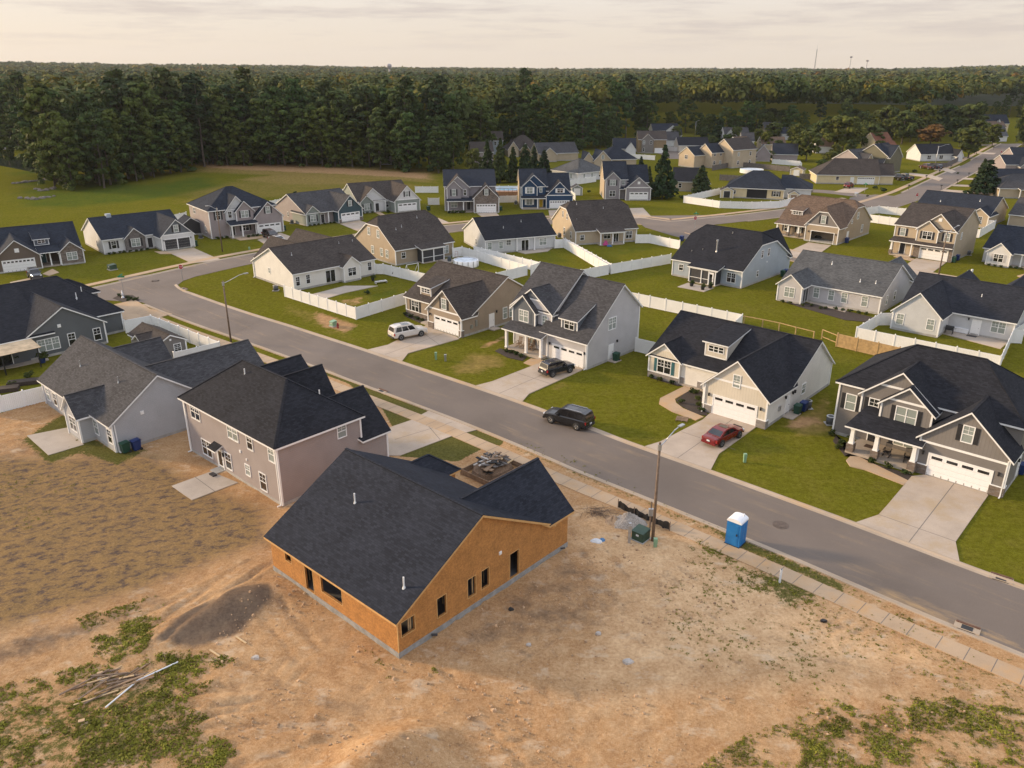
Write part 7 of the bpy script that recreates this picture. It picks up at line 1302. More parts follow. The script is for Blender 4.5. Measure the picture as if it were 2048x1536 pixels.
lamp_post(1305, 1084, 8.4, (1.7, 1.7), 'weathered timber street lamp beside the green box on the dirt lot'); lamp_post(462, 683, 8.2, (2.2, 1.9), 'timber street lamp standing at the sidewalk by the grey bungalow'); lamp_post(445, 503, 8.6, (-1.2, -1.0), 'slim street lamp on the lawn of the taupe two-storey house'); lamp_post(1876, 556, 8.0, (3.0, 2.6), 'leaning-armed timber street lamp in front of the beige two-storey house'); lamp_post(1869, 338, 8.0, (3.2, .3), 'curved-arm street lamp before the long low white house', pole='steel'); lamp_post(1390, 272, 7.5, (1.2, 0), 'small street lamp against the dark forest', pole='steel')
def stop_sign(px, py, label, h=2.1, face=-math.pi / 2):
    r = tag(empty('stop_sign', at(px, py), face + math.pi / 2), label, 'road sign'); MB().box(-.03, -.03, 0, .03, .03, h + .7).build('post', M['steel'], r)
    o = [(.42 * math.cos(math.pi / 8 + k * math.pi / 4), .42 * math.sin(math.pi / 8 + k * math.pi / 4)) for k in range(8)]
    MB().poly([(x, -.05, h + .35 + z) for x, z in o]).poly([(x, -.032, h + .35 + z) for x, z in o][::-1]).build('sign_border', M['white'], r); MB().poly([(x * .92, -.056, h + .35 + z * .92) for x, z in o]).build('sign_face', M['stop'], r)
    if 'stop' not in BX:
        cu = bpy.data.curves.new('lettering', 'FONT'); cu.body = 'STOP'; cu.size = .30; cu.align_x = 'CENTER'; cu.align_y = 'CENTER'; cu.extrude = .002
        t = bpy.data.objects.new('text', cu); SC.collection.objects.link(t); bpy.context.view_layer.update(); BX['stop'] = bpy.data.meshes.new_from_object(t.evaluated_get(bpy.context.evaluated_depsgraph_get())); bpy.data.objects.remove(t); BX['stop'].materials.clear(); BX['stop'].materials.append(M['white'])
    t = link('lettering', BX['stop'], r, (0, -.062, h + .35)); t.rotation_euler = (math.pi / 2, 0, 0)
M['stop'] = plain('stop_sign_red', (.42, .012, .016), .5, .05); M['signgreen'] = plain('street_sign_green', (.012, .22, .10), .5, .1)
for px, py, lb in ((366, 562, 'red stop sign on a thin post at the bend by the white house lawn'), (1389, 458, 'red stop sign with a green plate above it by the middle junction'), (1831, 408, 'red stop sign above the beige two-storey house roof'), (2000, 316, 'small red stop sign at the upper end of the far street')): stop_sign(px, py, lb)
def street_sign(px, py, label, h=2.5):
    r = tag(empty('street_name_sign', at(px, py)), label, 'street sign'); MB().cyl((0, 0, 0), (0, 0, h + .5), .035, n=6).build('post', M['steel'], r); MB().box(-.55, -.015, h, .55, .015, h + .24).build('sign_plate', M['signgreen'], r); MB().box(-.015, -.55, h + .27, .015, .55, h + .51).build('sign_plate', M['signgreen'], r)
street_sign(249, 592, 'green street name signs over the corner flower bed', 3.0); street_sign(1729, 385, 'green street name sign by the pale yellow house driveway', 2.2); street_sign(1390, 456, 'green street name plates above the stop sign of the middle junction', 3.1)
# portable toilet
r = tag(empty('portable_toilet', at(1470, 1086), R(-41)), 'bright blue portable toilet with domed white roof on the verge', 'portable toilet'); M['blueplastic'] = plain('blue_plastic', (.012, .155, .42), .45, .12, 1.5); M['whiteplastic'] = plain('white_plastic', (.74, .75, .77), .4, .05)
b = MB().box(-.56, -.56, .08, .56, .56, 2.05)
for sg in (-1, 1):
    for k in (-.5, 0, .5): b.box(sg * .565 - .01, k * .8 - .14, .25, sg * .575, k * .8 + .14, 1.9)
b.build('body', M['blueplastic'], r); d = MB().box(-.42, -.585, .14, .42, -.56, 1.92); [d.box(-.34, -.6, z0, .34, -.585, z1) for z0, z1 in ((.22, .75), (.85, 1.35), (1.45, 1.85))]; d.build('door', M['blueplastic'], r); MB().box(.26, -.63, 1.0, .36, -.585, 1.16).build('latch', M['black'], r); MB().box(-.62, -.62, 0, .62, .62, .09).build('skid_base', M['trimblk'], r)
b = MB(); n = 10
for i in range(n):
    a0, a1 = math.pi * i / n, math.pi * (i + 1) / n; q = [(-.60 * math.cos(a), 2.05 + .30 * math.sin(a) ** .8) for a in (a0, a1)]; b.poly([(q[0][0], -.60, q[0][1]), (q[1][0], -.60, q[1][1]), (q[1][0], .60, q[1][1]), (q[0][0], .60, q[0][1])])
for y in (-.6, .6): b.poly([(-.60 * math.cos(math.pi * i / n), y, 2.05 + .30 * math.sin(math.pi * i / n) ** .8) for i in range(n + 1)])
b.build('roof', M['whiteplastic'], r); MB().cyl((.3, .35, 2.1), (.3, .35, 2.5), .06, n=8).build('vent_pipe', M['whiteplastic'], r)
M['utilgreen'] = plain('utility_green', (.030, .065, .042), .55, .15); M['palegreen'] = plain('pale_green_plastic', (.22, .36, .22), .5, .1)
def ubox(px, py, w, label, rz=R(-42), h=.85, mat='utilgreen'):
    r = tag(empty('transformer_box', at(px, py), rz), label, 'utility box'); MB().box(-w / 2 - .1, -w / 2 - .1, -.05, w / 2 + .1, w / 2 + .1, .12).build('concrete_pad', M['conc'], r); MB().box(-w / 2, -w / 2, .12, w / 2, w / 2, h).poly([(-w / 2 - .03, -w / 2 - .03, h), (w / 2 + .03, -w / 2 - .03, h), (w / 2 + .03, w / 2, h + .12), (-w / 2 - .03, w / 2, h + .12)]).box(-w / 2 - .03, -w / 2 - .03, h - .04, w / 2 + .03, w / 2 + .03, h + .0).build('cabinet', M[mat], r); MB().box(-.12, -w / 2 - .012, h * .6, .12, -w / 2, h * .8).build('warning_label', M['plate'], r)
ubox(1281, 1079, 1.0, 'dark green transformer box on the dirt lot beside the timber lamp post'); ubox(225, 539, 1.2, 'dark green transformer box on the lawn of the stone-gabled white house'); ubox(667, 652, .75, 'pale green utility box on the bare patch beside the hydrant', mat='palegreen', h=.7); ubox(1712, 392, .9, 'grey-green utility box on the grass by the far junction', h=.8, mat='steel'); ubox(1805, 361, .8, 'pale grey utility box in front of the dark blue pickup', h=.8, mat='steel')
def ped(px, py, label, mat='palegreen', h=.95): one('cable_pedestal', MB().box(-.12, -.12, 0, .12, .12, h * .9).box(-.14, -.14, h * .55, .14, .14, h).box(-.09, -.15, .2, .09, -.14, h * .5), M[mat], at(px, py), label, 'utility pedestal')
ped(1310, 1096, 'light green cable pedestal beside the timber lamp post', h=.85); ped(872, 719, 'light green cable pedestal on the lawn between two driveways'); ped(891, 722, 'grey-topped cable pedestal beside the light green one', 'steel', .85); ped(1489, 924, 'light green cable pedestal on the lawn of the grey-brown house', h=.85); ped(1935, 552, 'pale cable pedestal on the lawn right of the street lamp', 'palegreen', 1.0); ped(1942, 551, 'white cable pedestal next to the pale one', 'whiteplastic', 1.1); ped(499, 500, 'low green pedestal on the taupe house lawn', 'palegreen', .6); ped(1885, 322, 'white pedestal at the corner fence of the far street', 'whiteplastic', 1.2)
one('marker_stake', MB().box(-.06, -.06, 0, .06, .06, 1.15).box(-.07, -.07, 1.05, .07, .07, 1.15), M['whiteplastic'], at(1559, 1166), 'white plastic stake in the weeds beside the sidewalk', 'stake'); one('utility_post', MB().box(-.09, -.09, 0, .09, .09, 1.75).box(-.13, -.14, 1.0, .13, -.09, 1.6), M['steel'], at(1258, 1086), 'grey meter post standing left of the green transformer box', 'post')
r = tag(empty('service_pole', at(1299, 1062)), 'short brown service pole with a grey box behind the timber lamp post', 'pole'); MB().cyl((0, 0, 0), (0, 0, 2.6), .07, n=7).build('pole', M['wood'], r); MB().box(-.22, -.3, 1.5, .22, -.07, 2.1).build('meter_box', M['steel'], r)
b = MB().cyl((0, 0, 0), (0, 0, .6), .11, n=10).lathe([(.14, .6), (.13, .7), (.06, .78), (0, .8)], 10).cyl((-.2, 0, .42), (.2, 0, .42), .06, n=8).cyl((0, 0, 0), (0, 0, .06), .17, n=10); one('fire_hydrant', b, plain('hydrant_red', (.26, .02, .02), .45), at(676, 656), 'small dark red fire hydrant on the lawn beside the pale green box', 'fire hydrant')
# black silt fence along the walk
L_ = [P(1236, 1016), P(1268, 1032), P(1302, 1045), P(1339, 1062)]; r = tag(empty('silt_fence', L_[0]), 'sagging black fabric silt fence between the lamp post and the sidewalk', 'fence'); M['fabric'] = plain('black_fabric', (.012, .012, .013), .8, .3); b = MB(); prev = None
for i in range(25):
    t = i / 24 * 3; k = min(2, int(t)); p = L_[k].lerp(L_[k + 1], t - k) - L_[0]; z = .62 + .10 * math.sin(i * .9) + .05 * math.sin(i * 2.3); w_ = Vector((.03, .05, 0)) * math.sin(i * 1.7)
    if prev: b.poly([prev[0], p + w_, p + w_ * .4 + Vector((0, 0, z)), prev[1]]); b.poly([prev[1], p + w_ * .4 + Vector((0, 0, z)), p + w_ * .4 + Vector((.02, .02, z)), prev[1] + Vector((.02, .02, 0))]); b.poly([prev[1] + Vector((.02, .02, 0)), p + w_ * .4 + Vector((.02, .02, z)), p + w_ + Vector((.02, .02, 0)), prev[0] + Vector((.02, .02, 0))])
    prev = (p + w_, p + w_ * .4 + Vector((0, 0, z)))
b.build('fabric', M['fabric'], r)
for q in L_: MB().box(-.025, -.025, 0, .025, .025, .85).build('stake', M['wood'], r).location = q - L_[0]
# heaps
def heap(name, px, py, rx, ry, h, mat, label, cat, rough=.12, rz=0, seed=1):
    b = MB(); n, m = 28, 12; V = []; q = random.Random(seed)
    for j in range(m + 1):
        for i in range(n):
            t = j / m; an = 2 * math.pi * i / n; k = 1 + .16 * math.sin(an * 2 + seed) + .1 * math.sin(an * 5 + 2 * seed); V.append((math.cos(an) * rx * t * k, math.sin(an) * ry * t * k, max(-.05, h * (1 - t ** 1.15) * (1 + .12 * math.sin(3 * an + seed)) + (q.uniform(-rough, rough) * h if 0 < j < m else 0) - (.08 if j == m else 0))))
    b.v = V
    for j in range(m):
        for i in range(n): b.f.append((j * n + i, (j + 1) * n + i, (j + 1) * n + (i + 1) % n, j * n + (i + 1) % n)); b.m.append(0)
    return one(name, b, mat, at(px, py), label, cat, rz=rz, smooth=True)
M['gravel'] = plain('crushed_gravel', (.36, .32, .28), .95, .55, 14, bmp=1.0); M['soil'] = plain('loose_soil', (.38, .26, .16), .95, .3, 3, bmp=.6); M['brush'] = plain('dry_brush', (.16, .10, .06), .95, .5, 9, bmp=1)
heap('gravel_pile', 1256, 1048, 1.35, 1.2, .95, M['gravel'], 'pale grey gravel pile beside the silt fence', 'gravel pile'); heap('sand_pile', 1225, 1046, 1.2, 1.0, .6, M['soil'], 'low sandy soil heap merging with the gravel pile', 'soil heap', seed=4)
def sticks(name, px, py, n, L0, L1, spread, mat, label, cat, hh=.4, th=(.03, .06), seed=3, base=None, flat=.25):
    q = random.Random(seed); r = tag(empty(name, at(px, py)), label, cat)
    for i in range(n):
        an = q.uniform(0, 3.14) if base is None else base + q.uniform(-.5, .5); l = q.uniform(L0, L1) / 2; c = Vector((q.gauss(0, spread), q.gauss(0, spread * .6), q.uniform(.06, hh))); d = Vector((math.cos(an) * l, math.sin(an) * l, q.uniform(-flat, flat) * l * .5)); z_ = max(0, .05 - (c - d).z, .05 - (c + d).z); c.z += z_
        MB().bar(c - d, c + d, q.uniform(*th) * 2, q.uniform(*th)).build('board' if th[0] > .02 else 'twig', M[q.choice(mat)], r)
    return r
sticks('brush_heap', 1195, 1034, 110, .5, 1.6, .62, ['brush', 'wood'], 'tangled heap of dry brown brush near the garage corner of the unfinished house', 'brush heap', .7, (.008, .015), 5)
sticks('lumber_scrap_heap', 240, 1366, 26, .8, 3.2, .7, ['brownwood', 'lumber', 'wood'], 'heap of scrap boards lying in the weeds at the lower left', 'scrap heap', .35, (.035, .06), 8, .65)
for i, (a, c, w_, lb) in enumerate((((148, 1414), (238, 1384), .09, 'long bent pale board below the scrap heap'), ((420, 1303), (440, 1316), .10, 'short pale board in the grass right of the scrap heap'), ((472, 1276), (493, 1290), .10, 'short pale board at the edge of the dark soil'), ((545, 1157), (577, 1160), .22, 'grey plank lying near the house corner'))):
    p, q = P(*a), P(*c); one('loose_board', MB().bar((0, 0, .14), q - p + Vector((0, 0, .14)), w_, .05), M['brownwood' if i == 3 else 'lumber'], p, lb, 'board')
p = P(212, 1420); one('plastic_pipe', MB().cyl((0, 0, .18), P(278, 1366) - p + Vector((0, 0, .22)), .045, n=8).cyl(P(278, 1366) - p + Vector((0, 0, .22)), P(357, 1329) - p + Vector((0, 0, .2)), .045, n=8), M['whiteplastic'], p, 'long thin white plastic pipe across the scrap heap', 'pipe')
M['brick'] = plain('pale_block', (.50, .34, .20), .9, .2)
for px, py, lb in ((164, 1446, 'pale tan block alone in the weeds at the lower left'), (181, 1372, 'pale block left of the scrap heap'), (201, 1350, 'small pale block above the scrap heap')): one('loose_block', MB().box(-.16, -.1, .02, .16, .1, .2), M['brick'], at(px, py), lb, 'block', rz=.4)
M['rockg'] = plain('pale_rubble', (.42, .38, .34), .9, .3, 4)
for i, (px, py, s_, lb) in enumerate(((203, 1362, .28, 'grey stone beside the scrap heap'), (512, 1318, .3, 'flat grey scrap sheet on the soil right of the weeds'), (1255, 1326, .34, 'white crumpled sheet on the sand right of centre'), (1197, 1269, .22, 'small white scrap on the trodden dirt'), (1022, 1221, .25, 'dark scrap below the side door of the unfinished house'), (1057, 1292, .18, 'tiny pale scrap in front of the unfinished house'), (1647, 1244, .22, 'small dark clod on the sand near the tyre marks'))):
    b = MB(); q = random.Random(i); k = 7; top = [(math.cos(j * 6.283 / k) * s_ * q.uniform(.6, 1.1), math.sin(j * 6.283 / k) * s_ * .7 * q.uniform(.6, 1.1), .06 + s_ * q.uniform(.15, .35)) for j in range(k)]; bot = [(x * 1.15, y * 1.15, 0) for x, y, z in top]; b.poly(top)
    for j in range(k): b.poly([bot[j], bot[(j + 1) % k], top[(j + 1) % k], top[j]])
    one('debris_scrap', b, M['trimblk'] if 'dark' in lb else M['rockg'], at(px, py, .05), lb, 'scrap')
# timber-sided debris pen by the sidewalk
c0 = P(985, 945); r = tag(empty('debris_pen', (c0.x, c0.y, 0), R(47)), 'board-sided bin heaped with dark building scrap beside the sidewalk', 'debris bin')
for x0, y0, x1, y1 in ((-2.2, -1.7, 2.2, -1.7), (2.2, -1.7, 2.2, 1.7), (2.2, 1.7, -2.2, 1.7), (-2.2, 1.7, -2.2, -1.7)):
    b = MB()
    for z in (.18, .46): b.bar((x0, y0, z), (x1, y1, z), .05, .25)
    b.build('side_boards', M['brownwood'], r)
for x in (-2.2, 0, 2.2):
    for y in (-1.76, 1.76): MB().box(x - .05, y - .04, 0, x + .05, y + .04, .68).build('post', M['brownwood'], r)
b = MB(); b.lathe([(0, 1.25), (.6, 1.15), (1.2, .9), (1.9, .6), (2.15, 0)], 14); o = b.build('rubble', M['brush'], r); o.scale = (1, .78, 1); q = random.Random(12)
for i in range(58):
    an, l = q.uniform(0, 3.14), q.uniform(.4, 1.5); cpos = Vector((q.uniform(-1.5, 1.5), q.uniform(-1.0, 1.0), 0)); cpos.z = .35 + 1.0 * max(0, 1 - (cpos.x / 2.1) ** 2 - (cpos.y / 1.6) ** 2) + q.uniform(0, .25); d = Vector((math.cos(an) * l, math.sin(an) * l, q.uniform(-.3, .35))) * .55
    o = MB().bar(cpos - d, cpos + d, q.uniform(.08, .4), q.uniform(.03, .08)).build('scrap_piece', M[q.choice(['brownwood', 'trimblk', 'lumber', 'greywood', 'fabric', 'rockg', 'brownwood', 'trimblk'])], r)
# blue and white sacks
r = tag(empty('material_bag', at(1192, 1084)), 'crumpled blue and white sack on the sand by the garage', 'bag'); b = MB(); b.lathe([(0, .28), (.22, .24), (.40, .12), (.46, .0)], 9); o = b.build('sack', plain('sack_white', (.60, .62, .64), .6, .15), r); o.scale = (1.1, .7, 1); MB().lathe([(0, .2), (.16, .16), (.26, .04), (.28, 0)], 7, (.5, .2, 0)).build('wrapper', plain('sack_blue', (.05, .16, .32), .5), r)
# drains, manhole
def inlet(px, py, label, rz): 
    r = tag(empty('storm_drain', at(px, py), rz), label, 'storm drain'); MB().box(-.75, -.35, .0, .75, .38, .06).build('apron', M['kerb'], r); MB().box(-.5, -.37, .02, .5, -.32, .055).box(-.33, -.25, .06, .33, .22, .072).build('grate', M['rust'] if False else M['trimblk'], r); MB().box(-.7, .28, .06, .7, .42, .13).build('hood', plain('rusted_iron', (.11, .055, .035), .8, .3), r)
inlet(1934, 1257, 'concrete storm drain inlet on the near kerb at the lower right', R(-38)); inlet(2002, 1158, 'rusty storm drain hood on the far kerb at the right edge', R(-37)); inlet(762, 783, 'dark storm drain on the near kerb past the hip-roofed house', R(-41)); inlet(367, 578, 'storm drain at the bend of the far kerb', R(-40))
for px, py, lb in ((1561, 1050, 'round iron manhole cover in the street past the portable toilet'), (311, 562, 'manhole cover in the street at the left junction')): one('manhole_cover', MB().cyl((0, 0, 0), (0, 0, .025), .42, n=20).cyl((0, 0, 0), (0, 0, .012), .62, n=20), plain('manhole_iron', (.10, .072, .055), .7, .3), at(px, py, .006), lb, 'manhole')
# bins and air conditioners
M['bingreen'] = plain('bin_green', (.010, .055, .035), .5, .1); M['binblue'] = plain('bin_blue', (.010, .030, .13), .5, .1)
def bin_(px, py, mat, label, rz=R(-42)):
    r = tag(empty('wheelie_bin', at(px, py), rz), label, 'trash bin'); b = MB(); a = [(-.27, -.3, .08), (.27, -.3, .08), (.27, .3, .08), (-.27, .3, .08)]; c = [(-.33, -.38, 1.0), (.33, -.38, 1.0), (.33, .38, 1.0), (-.33, .38, 1.0)]
    for k in range(4): b.poly([a[k], a[(k + 1) % 4], c[(k + 1) % 4], c[k]])
    b.build('body', M[mat], r); MB().box(-.35, -.42, 1.0, .35, .42, 1.05).poly([(-.35, -.42, 1.05), (.35, -.42, 1.05), (.3, .3, 1.13), (-.3, .3, 1.13)]).poly([(-.3, .3, 1.13), (.3, .3, 1.13), (.35, .42, 1.05), (-.35, .42, 1.05)]).build('lid', M[mat], r); MB().cyl((-.3, .42, 1.0), (.3, .42, 1.0), .03, n=6).build('handle', M[mat], r)
    for sg in (-1, 1): MB().cyl((sg * .28, .32, .14), (sg * .34, .32, .14), .14, n=12).build('wheel', M['rubber'], r)
for px, py, m_, lb in ((252, 905, 'bingreen', 'green wheeled bin at the corner of the grey bungalow'), (274, 900, 'binblue', 'blue wheeled bin beside the grey bungalow'), (1594, 828, 'bingreen', 'green wheeled bin at the side of the cream house'), (1606, 822, 'binblue', 'blue wheeled bin at the side of the cream house'), (1232, 722, 'bingreen', 'green wheeled bin by the side door of the grey two-storey house'), (1565, 553, 'bingreen', 'dark green bin behind the pale blue house'), (1571, 551, 'binblue', 'blue bin behind the pale blue house'), (1693, 486, 'binblue', 'blue bin beside the rust-roofed tan house'), (1907, 525, 'bingreen', 'green bin at the side of the beige two-storey house'), (1914, 521, 'binblue', 'blue bin at the side of the beige two-storey house'), (391, 492, 'bingreen', 'dark green bin at the garage of the stone-gabled white house'), (568, 461, 'bingreen', 'green bin at the garage corner of the taupe house'), (857, 421, 'bingreen', 'green bin at the sage house garage'), (1001, 421, 'bingreen', 'green bin at the stone house garage'), (2040, 948, 'binblue', 'blue bin at the right edge beside the grey-brown house'), (1363, 482, 'binblue', 'dark blue bin by the white fence near the junction')): bin_(px, py, m_, lb)
def ac(px, py, label):
    r = tag(empty('air_conditioner', at(px, py)), label, 'air conditioner'); MB().cyl((0, 0, .08), (0, 0, .82), .42, n=18).build('casing', plain('ac_casing', (.075, .080, .085), .6, .2, 20), r, True); MB().cyl((0, 0, .82), (0, 0, .88), .44, n=18).build('top_grille', M['steel'], r); MB().cyl((0, 0, .881), (0, 0, .885), .3, n=14).build('fan', M['black'], r); MB().box(-.5, -.5, 0, .5, .5, .08).build('pad', M['conc'], r)
for px, py, lb in ((1614, 816, 'tall grey air conditioner beside the bins of the cream house'), (1660, 848, 'dark air conditioner at the left wall of the grey-brown house'), (552, 581, 'dark air conditioner at the end wall of the white house'), (402, 476, 'air conditioner left of the taupe house'), (584, 447, 'small air conditioner by the teal-gabled house'), (1936, 510, 'air conditioner at the side of the beige two-storey house'), (1119, 474, 'dark air conditioner left of the clipped-gable tan house'), (1032, 408, 'air conditioner at the left of the navy house')): ac(px, py, lb)
# pools and sheds
M['pool'] = plain('pool_water', (.10, .33, .48), .05, .25, .8); M['poolc'] = plain('pool_cover', (.55, .62, .68), .35, .3, 1.0)
r = tag(empty('round_pool', at(932, 531)), 'round white above-ground pool with pale cover in the back yard', 'swimming pool'); MB().lathe([(2.3, 0), (2.3, 1.1), (2.2, 1.14), (2.1, 1.1)], 28).build('wall', M['vinyl'], r, True); MB().cyl((0, 0, .9), (0, 0, 1.02), 2.15, n=28).build('water', M['poolc'], r)
for k in range(14): an = k * 6.283 / 14; MB().box(-.05, -.06, 0, .05, .06, 1.15).build('upright', M['steel'], r).location = (2.34 * math.cos(an), 2.34 * math.sin(an), 0)
r = tag(empty('deck_pool', at(1012, 387)), 'oval blue pool with a raised wooden deck between two white fences', 'swimming pool'); b = MB().lathe([(3.6, 0), (3.6, 1.3), (3.45, 1.35), (3.4, 1.2)], 26); o = b.build('wall', M['whiteplastic'], r); o.scale = (1.25, .8, 1); o = MB().cyl((0, 0, 1.0), (0, 0, 1.2), 3.45, n=26).build('water', M['pool'], r); o.scale = (1.25, .8, 1); M['deck'] = plain('deck_wood', (.30, .15, .07), .8, .25)
MB().box(-6.6, -4.6, 0, 4.8, -3.0, 1.1).build('deck', M['deck'], r); MB().box(-6.6, -3.0, 0, -4.6, 2.5, 1.1).build('deck', M['deck'], r); b = MB()
for x in np.arange(-6.5, 4.9, 1.2): b.box(x - .05, -4.6, 1.1, x + .05, -4.5, 2.0)
b.bar((-6.5, -4.55, 2.0), (4.8, -4.55, 2.0), .1, .08).bar((-6.5, -4.55, 1.5), (4.8, -4.55, 1.5), .05, .06); b.build('railing', M['deck'], r)
r = tag(empty('round_pool', at(1503, 345)), 'pale covered round pool behind the grey board fences', 'swimming pool'); MB().lathe([(4.0, 0), (4.0, 1.2), (3.8, 1.25)], 26).build('wall', M['vinyl'], r); MB().cyl((0, 0, 1.0), (0, 0, 1.15), 3.85, n=26).build('water', M['poolc'], r)
sx = P(355, 690); h = House('garden_shed', 'grey garden shed with brown roof inside the white fence beside the sidewalk', -53.17, 99.17, 47.8, 's_gtaupe', 'r_brown', 'shed'); h.r.location = h.r.matrix_basis @ Vector((1.0, -12.4, 0)); h.wing(0, 3.7, 0, 7.2, 2.3, 2.3, 3.25, 'y', oh=.25, og=.2); h.wing(-.5, 1.8, 2.6, 4.8, 2.3, 2.3, 3.0, 'x', oh=.2); h.win('F', 2.6, 0, .9, .8, .9, 1, 2); h.corner((3.7, 0, .1, 2.1), (0, 0, .1, 2.1)); h.vent('F', 1.85, 0, 2.5, .12)
def shed(px, py, w, d, wall, roof, label, rz=0, dr='white'):
    p = P(px, py); h = House('garden_shed', label, p.x, p.y, rz, wall, roof, 'shed'); h.wing(-w / 2, w / 2, 0, d, 2.2, 2.2, 3.0, 'y', oh=.2, og=.2, fnd=False); h.door('F', 0, 0, .1, min(1.7, w * .6), 1.8, dr); h.corner((-w / 2, 0, 0, 2.0), (w / 2, 0, 0, 2.0)); return h
shed(1154, 391, 2.9, 2.6, 's_sage', 'r_grey', 'small white-trimmed garden shed right of the navy house', 3); shed(1453, 396, 3.4, 3.6, 's_yellow', 'r_brown', 'cream garden shed with dark-framed double doors inside the curved fence', -12, 'trimblk'); shed(1592, 352, 4.0, 4.5, 's_yellow', 'r_tan', 'cream shed with tan roof left of the pale yellow house', -30); shed(1586, 404, 2.6, 2.2, 's_yellow', 'r_grey', 'small cream playhouse beside the screened-porch house', -15, 'brownwood')
# porch and garden furniture
def rocker(px, py, rz, label, z=.28, mat='black'):
    r = tag(empty('rocking_chair', at(px, py, z), rz), label, 'chair'); MB().box(-.28, -.28, .38, .28, .26, .42).build('seat', M[mat], r); b = MB()
    for k in range(6): b.bar((-.24 + k * .096, .26, .42), (-.24 + k * .096, .46, 1.15), .05, .03)
    b.bar((-.29, .455, 1.13), (.29, .455, 1.13), .05, .08); b.build('backrest', M[mat], r)
    for sg in (-1, 1):
        MB().bar((sg * .28, -.5, .06), (sg * .28, 0, .0), .05, .04).bar((sg * .28, 0, .0), (sg * .28, .55, .08), .05, .04).build('rocker', M[mat], r); MB().bar((sg * .3, -.32, .64), (sg * .3, .34, .66), .08, .03).build('armrest', M[mat], r)
        for y in (-.25, .25): MB().bar((sg * .28, y, .02), (sg * .28, y, .64), .04, .04).build('leg', M[mat], r)
def hpos(O, a, x, y): c_, s_ = math.cos(R(a)), math.sin(R(a)); return O[0] + c_ * x - s_ * y, O[1] + s_ * x + c_ * y
def rock_at(O, a, x, y, rz, label, z=.3, mat='black'): rocker(1000, 1000, rz, label, z, mat); o = [q for q in SC.collection.objects if q.name.startswith('rocking_chair')]; o = max(o, key=lambda q: q.name); o.location = (*hpos(O, a, x, y), z)
G5, G3 = (41.10, 58.60), (8.88, 89.10)
rock_at(G5, -43, -9.7, .8, R(-40), 'left black rocking chair on the porch of the grey-brown house'); rock_at(G5, -43, -7.9, .9, R(-30), 'right black rocking chair on the porch of the grey-brown house, beside the stone pillar')
rock_at(G3, -43.5, -11.2, .2, R(-35), 'leftmost dark porch chair of the grey two-storey house', .32, 'brownwood'); rock_at(G3, -43.5, -10.0, .35, R(-45), 'middle dark porch chair of the grey two-storey house', .32, 'brownwood'); rock_at(G3, -43.5, -9.1, .3, R(-50), 'dark porch chair beside the front door pillar of the grey two-storey house', .32, 'brownwood')
r = tag(empty('barbecue_grill', at(1897, 668, .06), R(-42)), 'black barbecue grill on the back patio of the L-shaped house', 'grill'); MB().box(-.5, -.28, .55, .5, .28, .85).build('firebox', M['black'], r); b = MB(); [b.poly([(-.5, -.28 * math.cos(math.pi * i / 6), .85 + .3 * math.sin(math.pi * i / 6)), (.5, -.28 * math.cos(math.pi * i / 6), .85 + .3 * math.sin(math.pi * i / 6)), (.5, -.28 * math.cos(math.pi * (i + 1) / 6), .85 + .3 * math.sin(math.pi * (i + 1) / 6)), (-.5, -.28 * math.cos(math.pi * (i + 1) / 6), .85 + .3 * math.sin(math.pi * (i + 1) / 6))]) for i in range(6)]; b.build('lid', M['trimblk'], r); MB().box(-.8, -.25, .8, -.5, .25, .84).box(.5, -.25, .8, .8, .25, .84).build('side_shelf', M['steel'], r)
for x in (-.45, .45):
    for y in (-.22, .22): MB().box(x - .03, y - .03, 0, x + .03, y + .03, .55).build('leg', M['black'], r)
one('storage_bench', MB().box(-1.1, -.35, .05, 1.1, .35, .6).box(-1.13, -.38, .6, 1.13, .38, .66), M['whiteplastic'], at(1918, 665, .06), 'long white storage box against the back wall of the L-shaped house', 'storage box', rz=R(-42)); one('door_mat', MB().box(-.6, -.35, 0, .6, .35, .03), M['black'], at(1943, 673, .064), 'black door mat on the back patio of the L-shaped house', 'mat', rz=R(-42))
b = MB(); [b.box(-.6, y - .06, .1, .6, y + .06, .125) for y in np.linspace(-.5, .5, 6)]; [b.box(x - .04, -.55, 0, x + .04, .55, .1) for x in (-.55, 0, .55)]; one('wooden_pallet', b, M['brownwood'], at(1364, 839, .0), 'small brown wooden pallet on the lawn beside the front walk', 'pallet', rz=R(-20))
r = tag(empty('soccer_goal', at(826, 548), R(40)), 'small white-framed soccer goal behind the tan house', 'goal'); [MB().cyl(a, c, .05, n=6).build('goal_frame', M['white'], r) for a, c in (((-1.2, 0, 0), (-1.2, 0, 1.8)), ((1.2, 0, 0), (1.2, 0, 1.8)), ((-1.2, 0, 1.8), (1.2, 0, 1.8)), ((-1.2, 0, 1.8), (-1.2, 1.3, 0)), ((1.2, 0, 1.8), (1.2, 1.3, 0)), ((-1.2, 1.3, 0), (1.2, 1.3, 0)))]
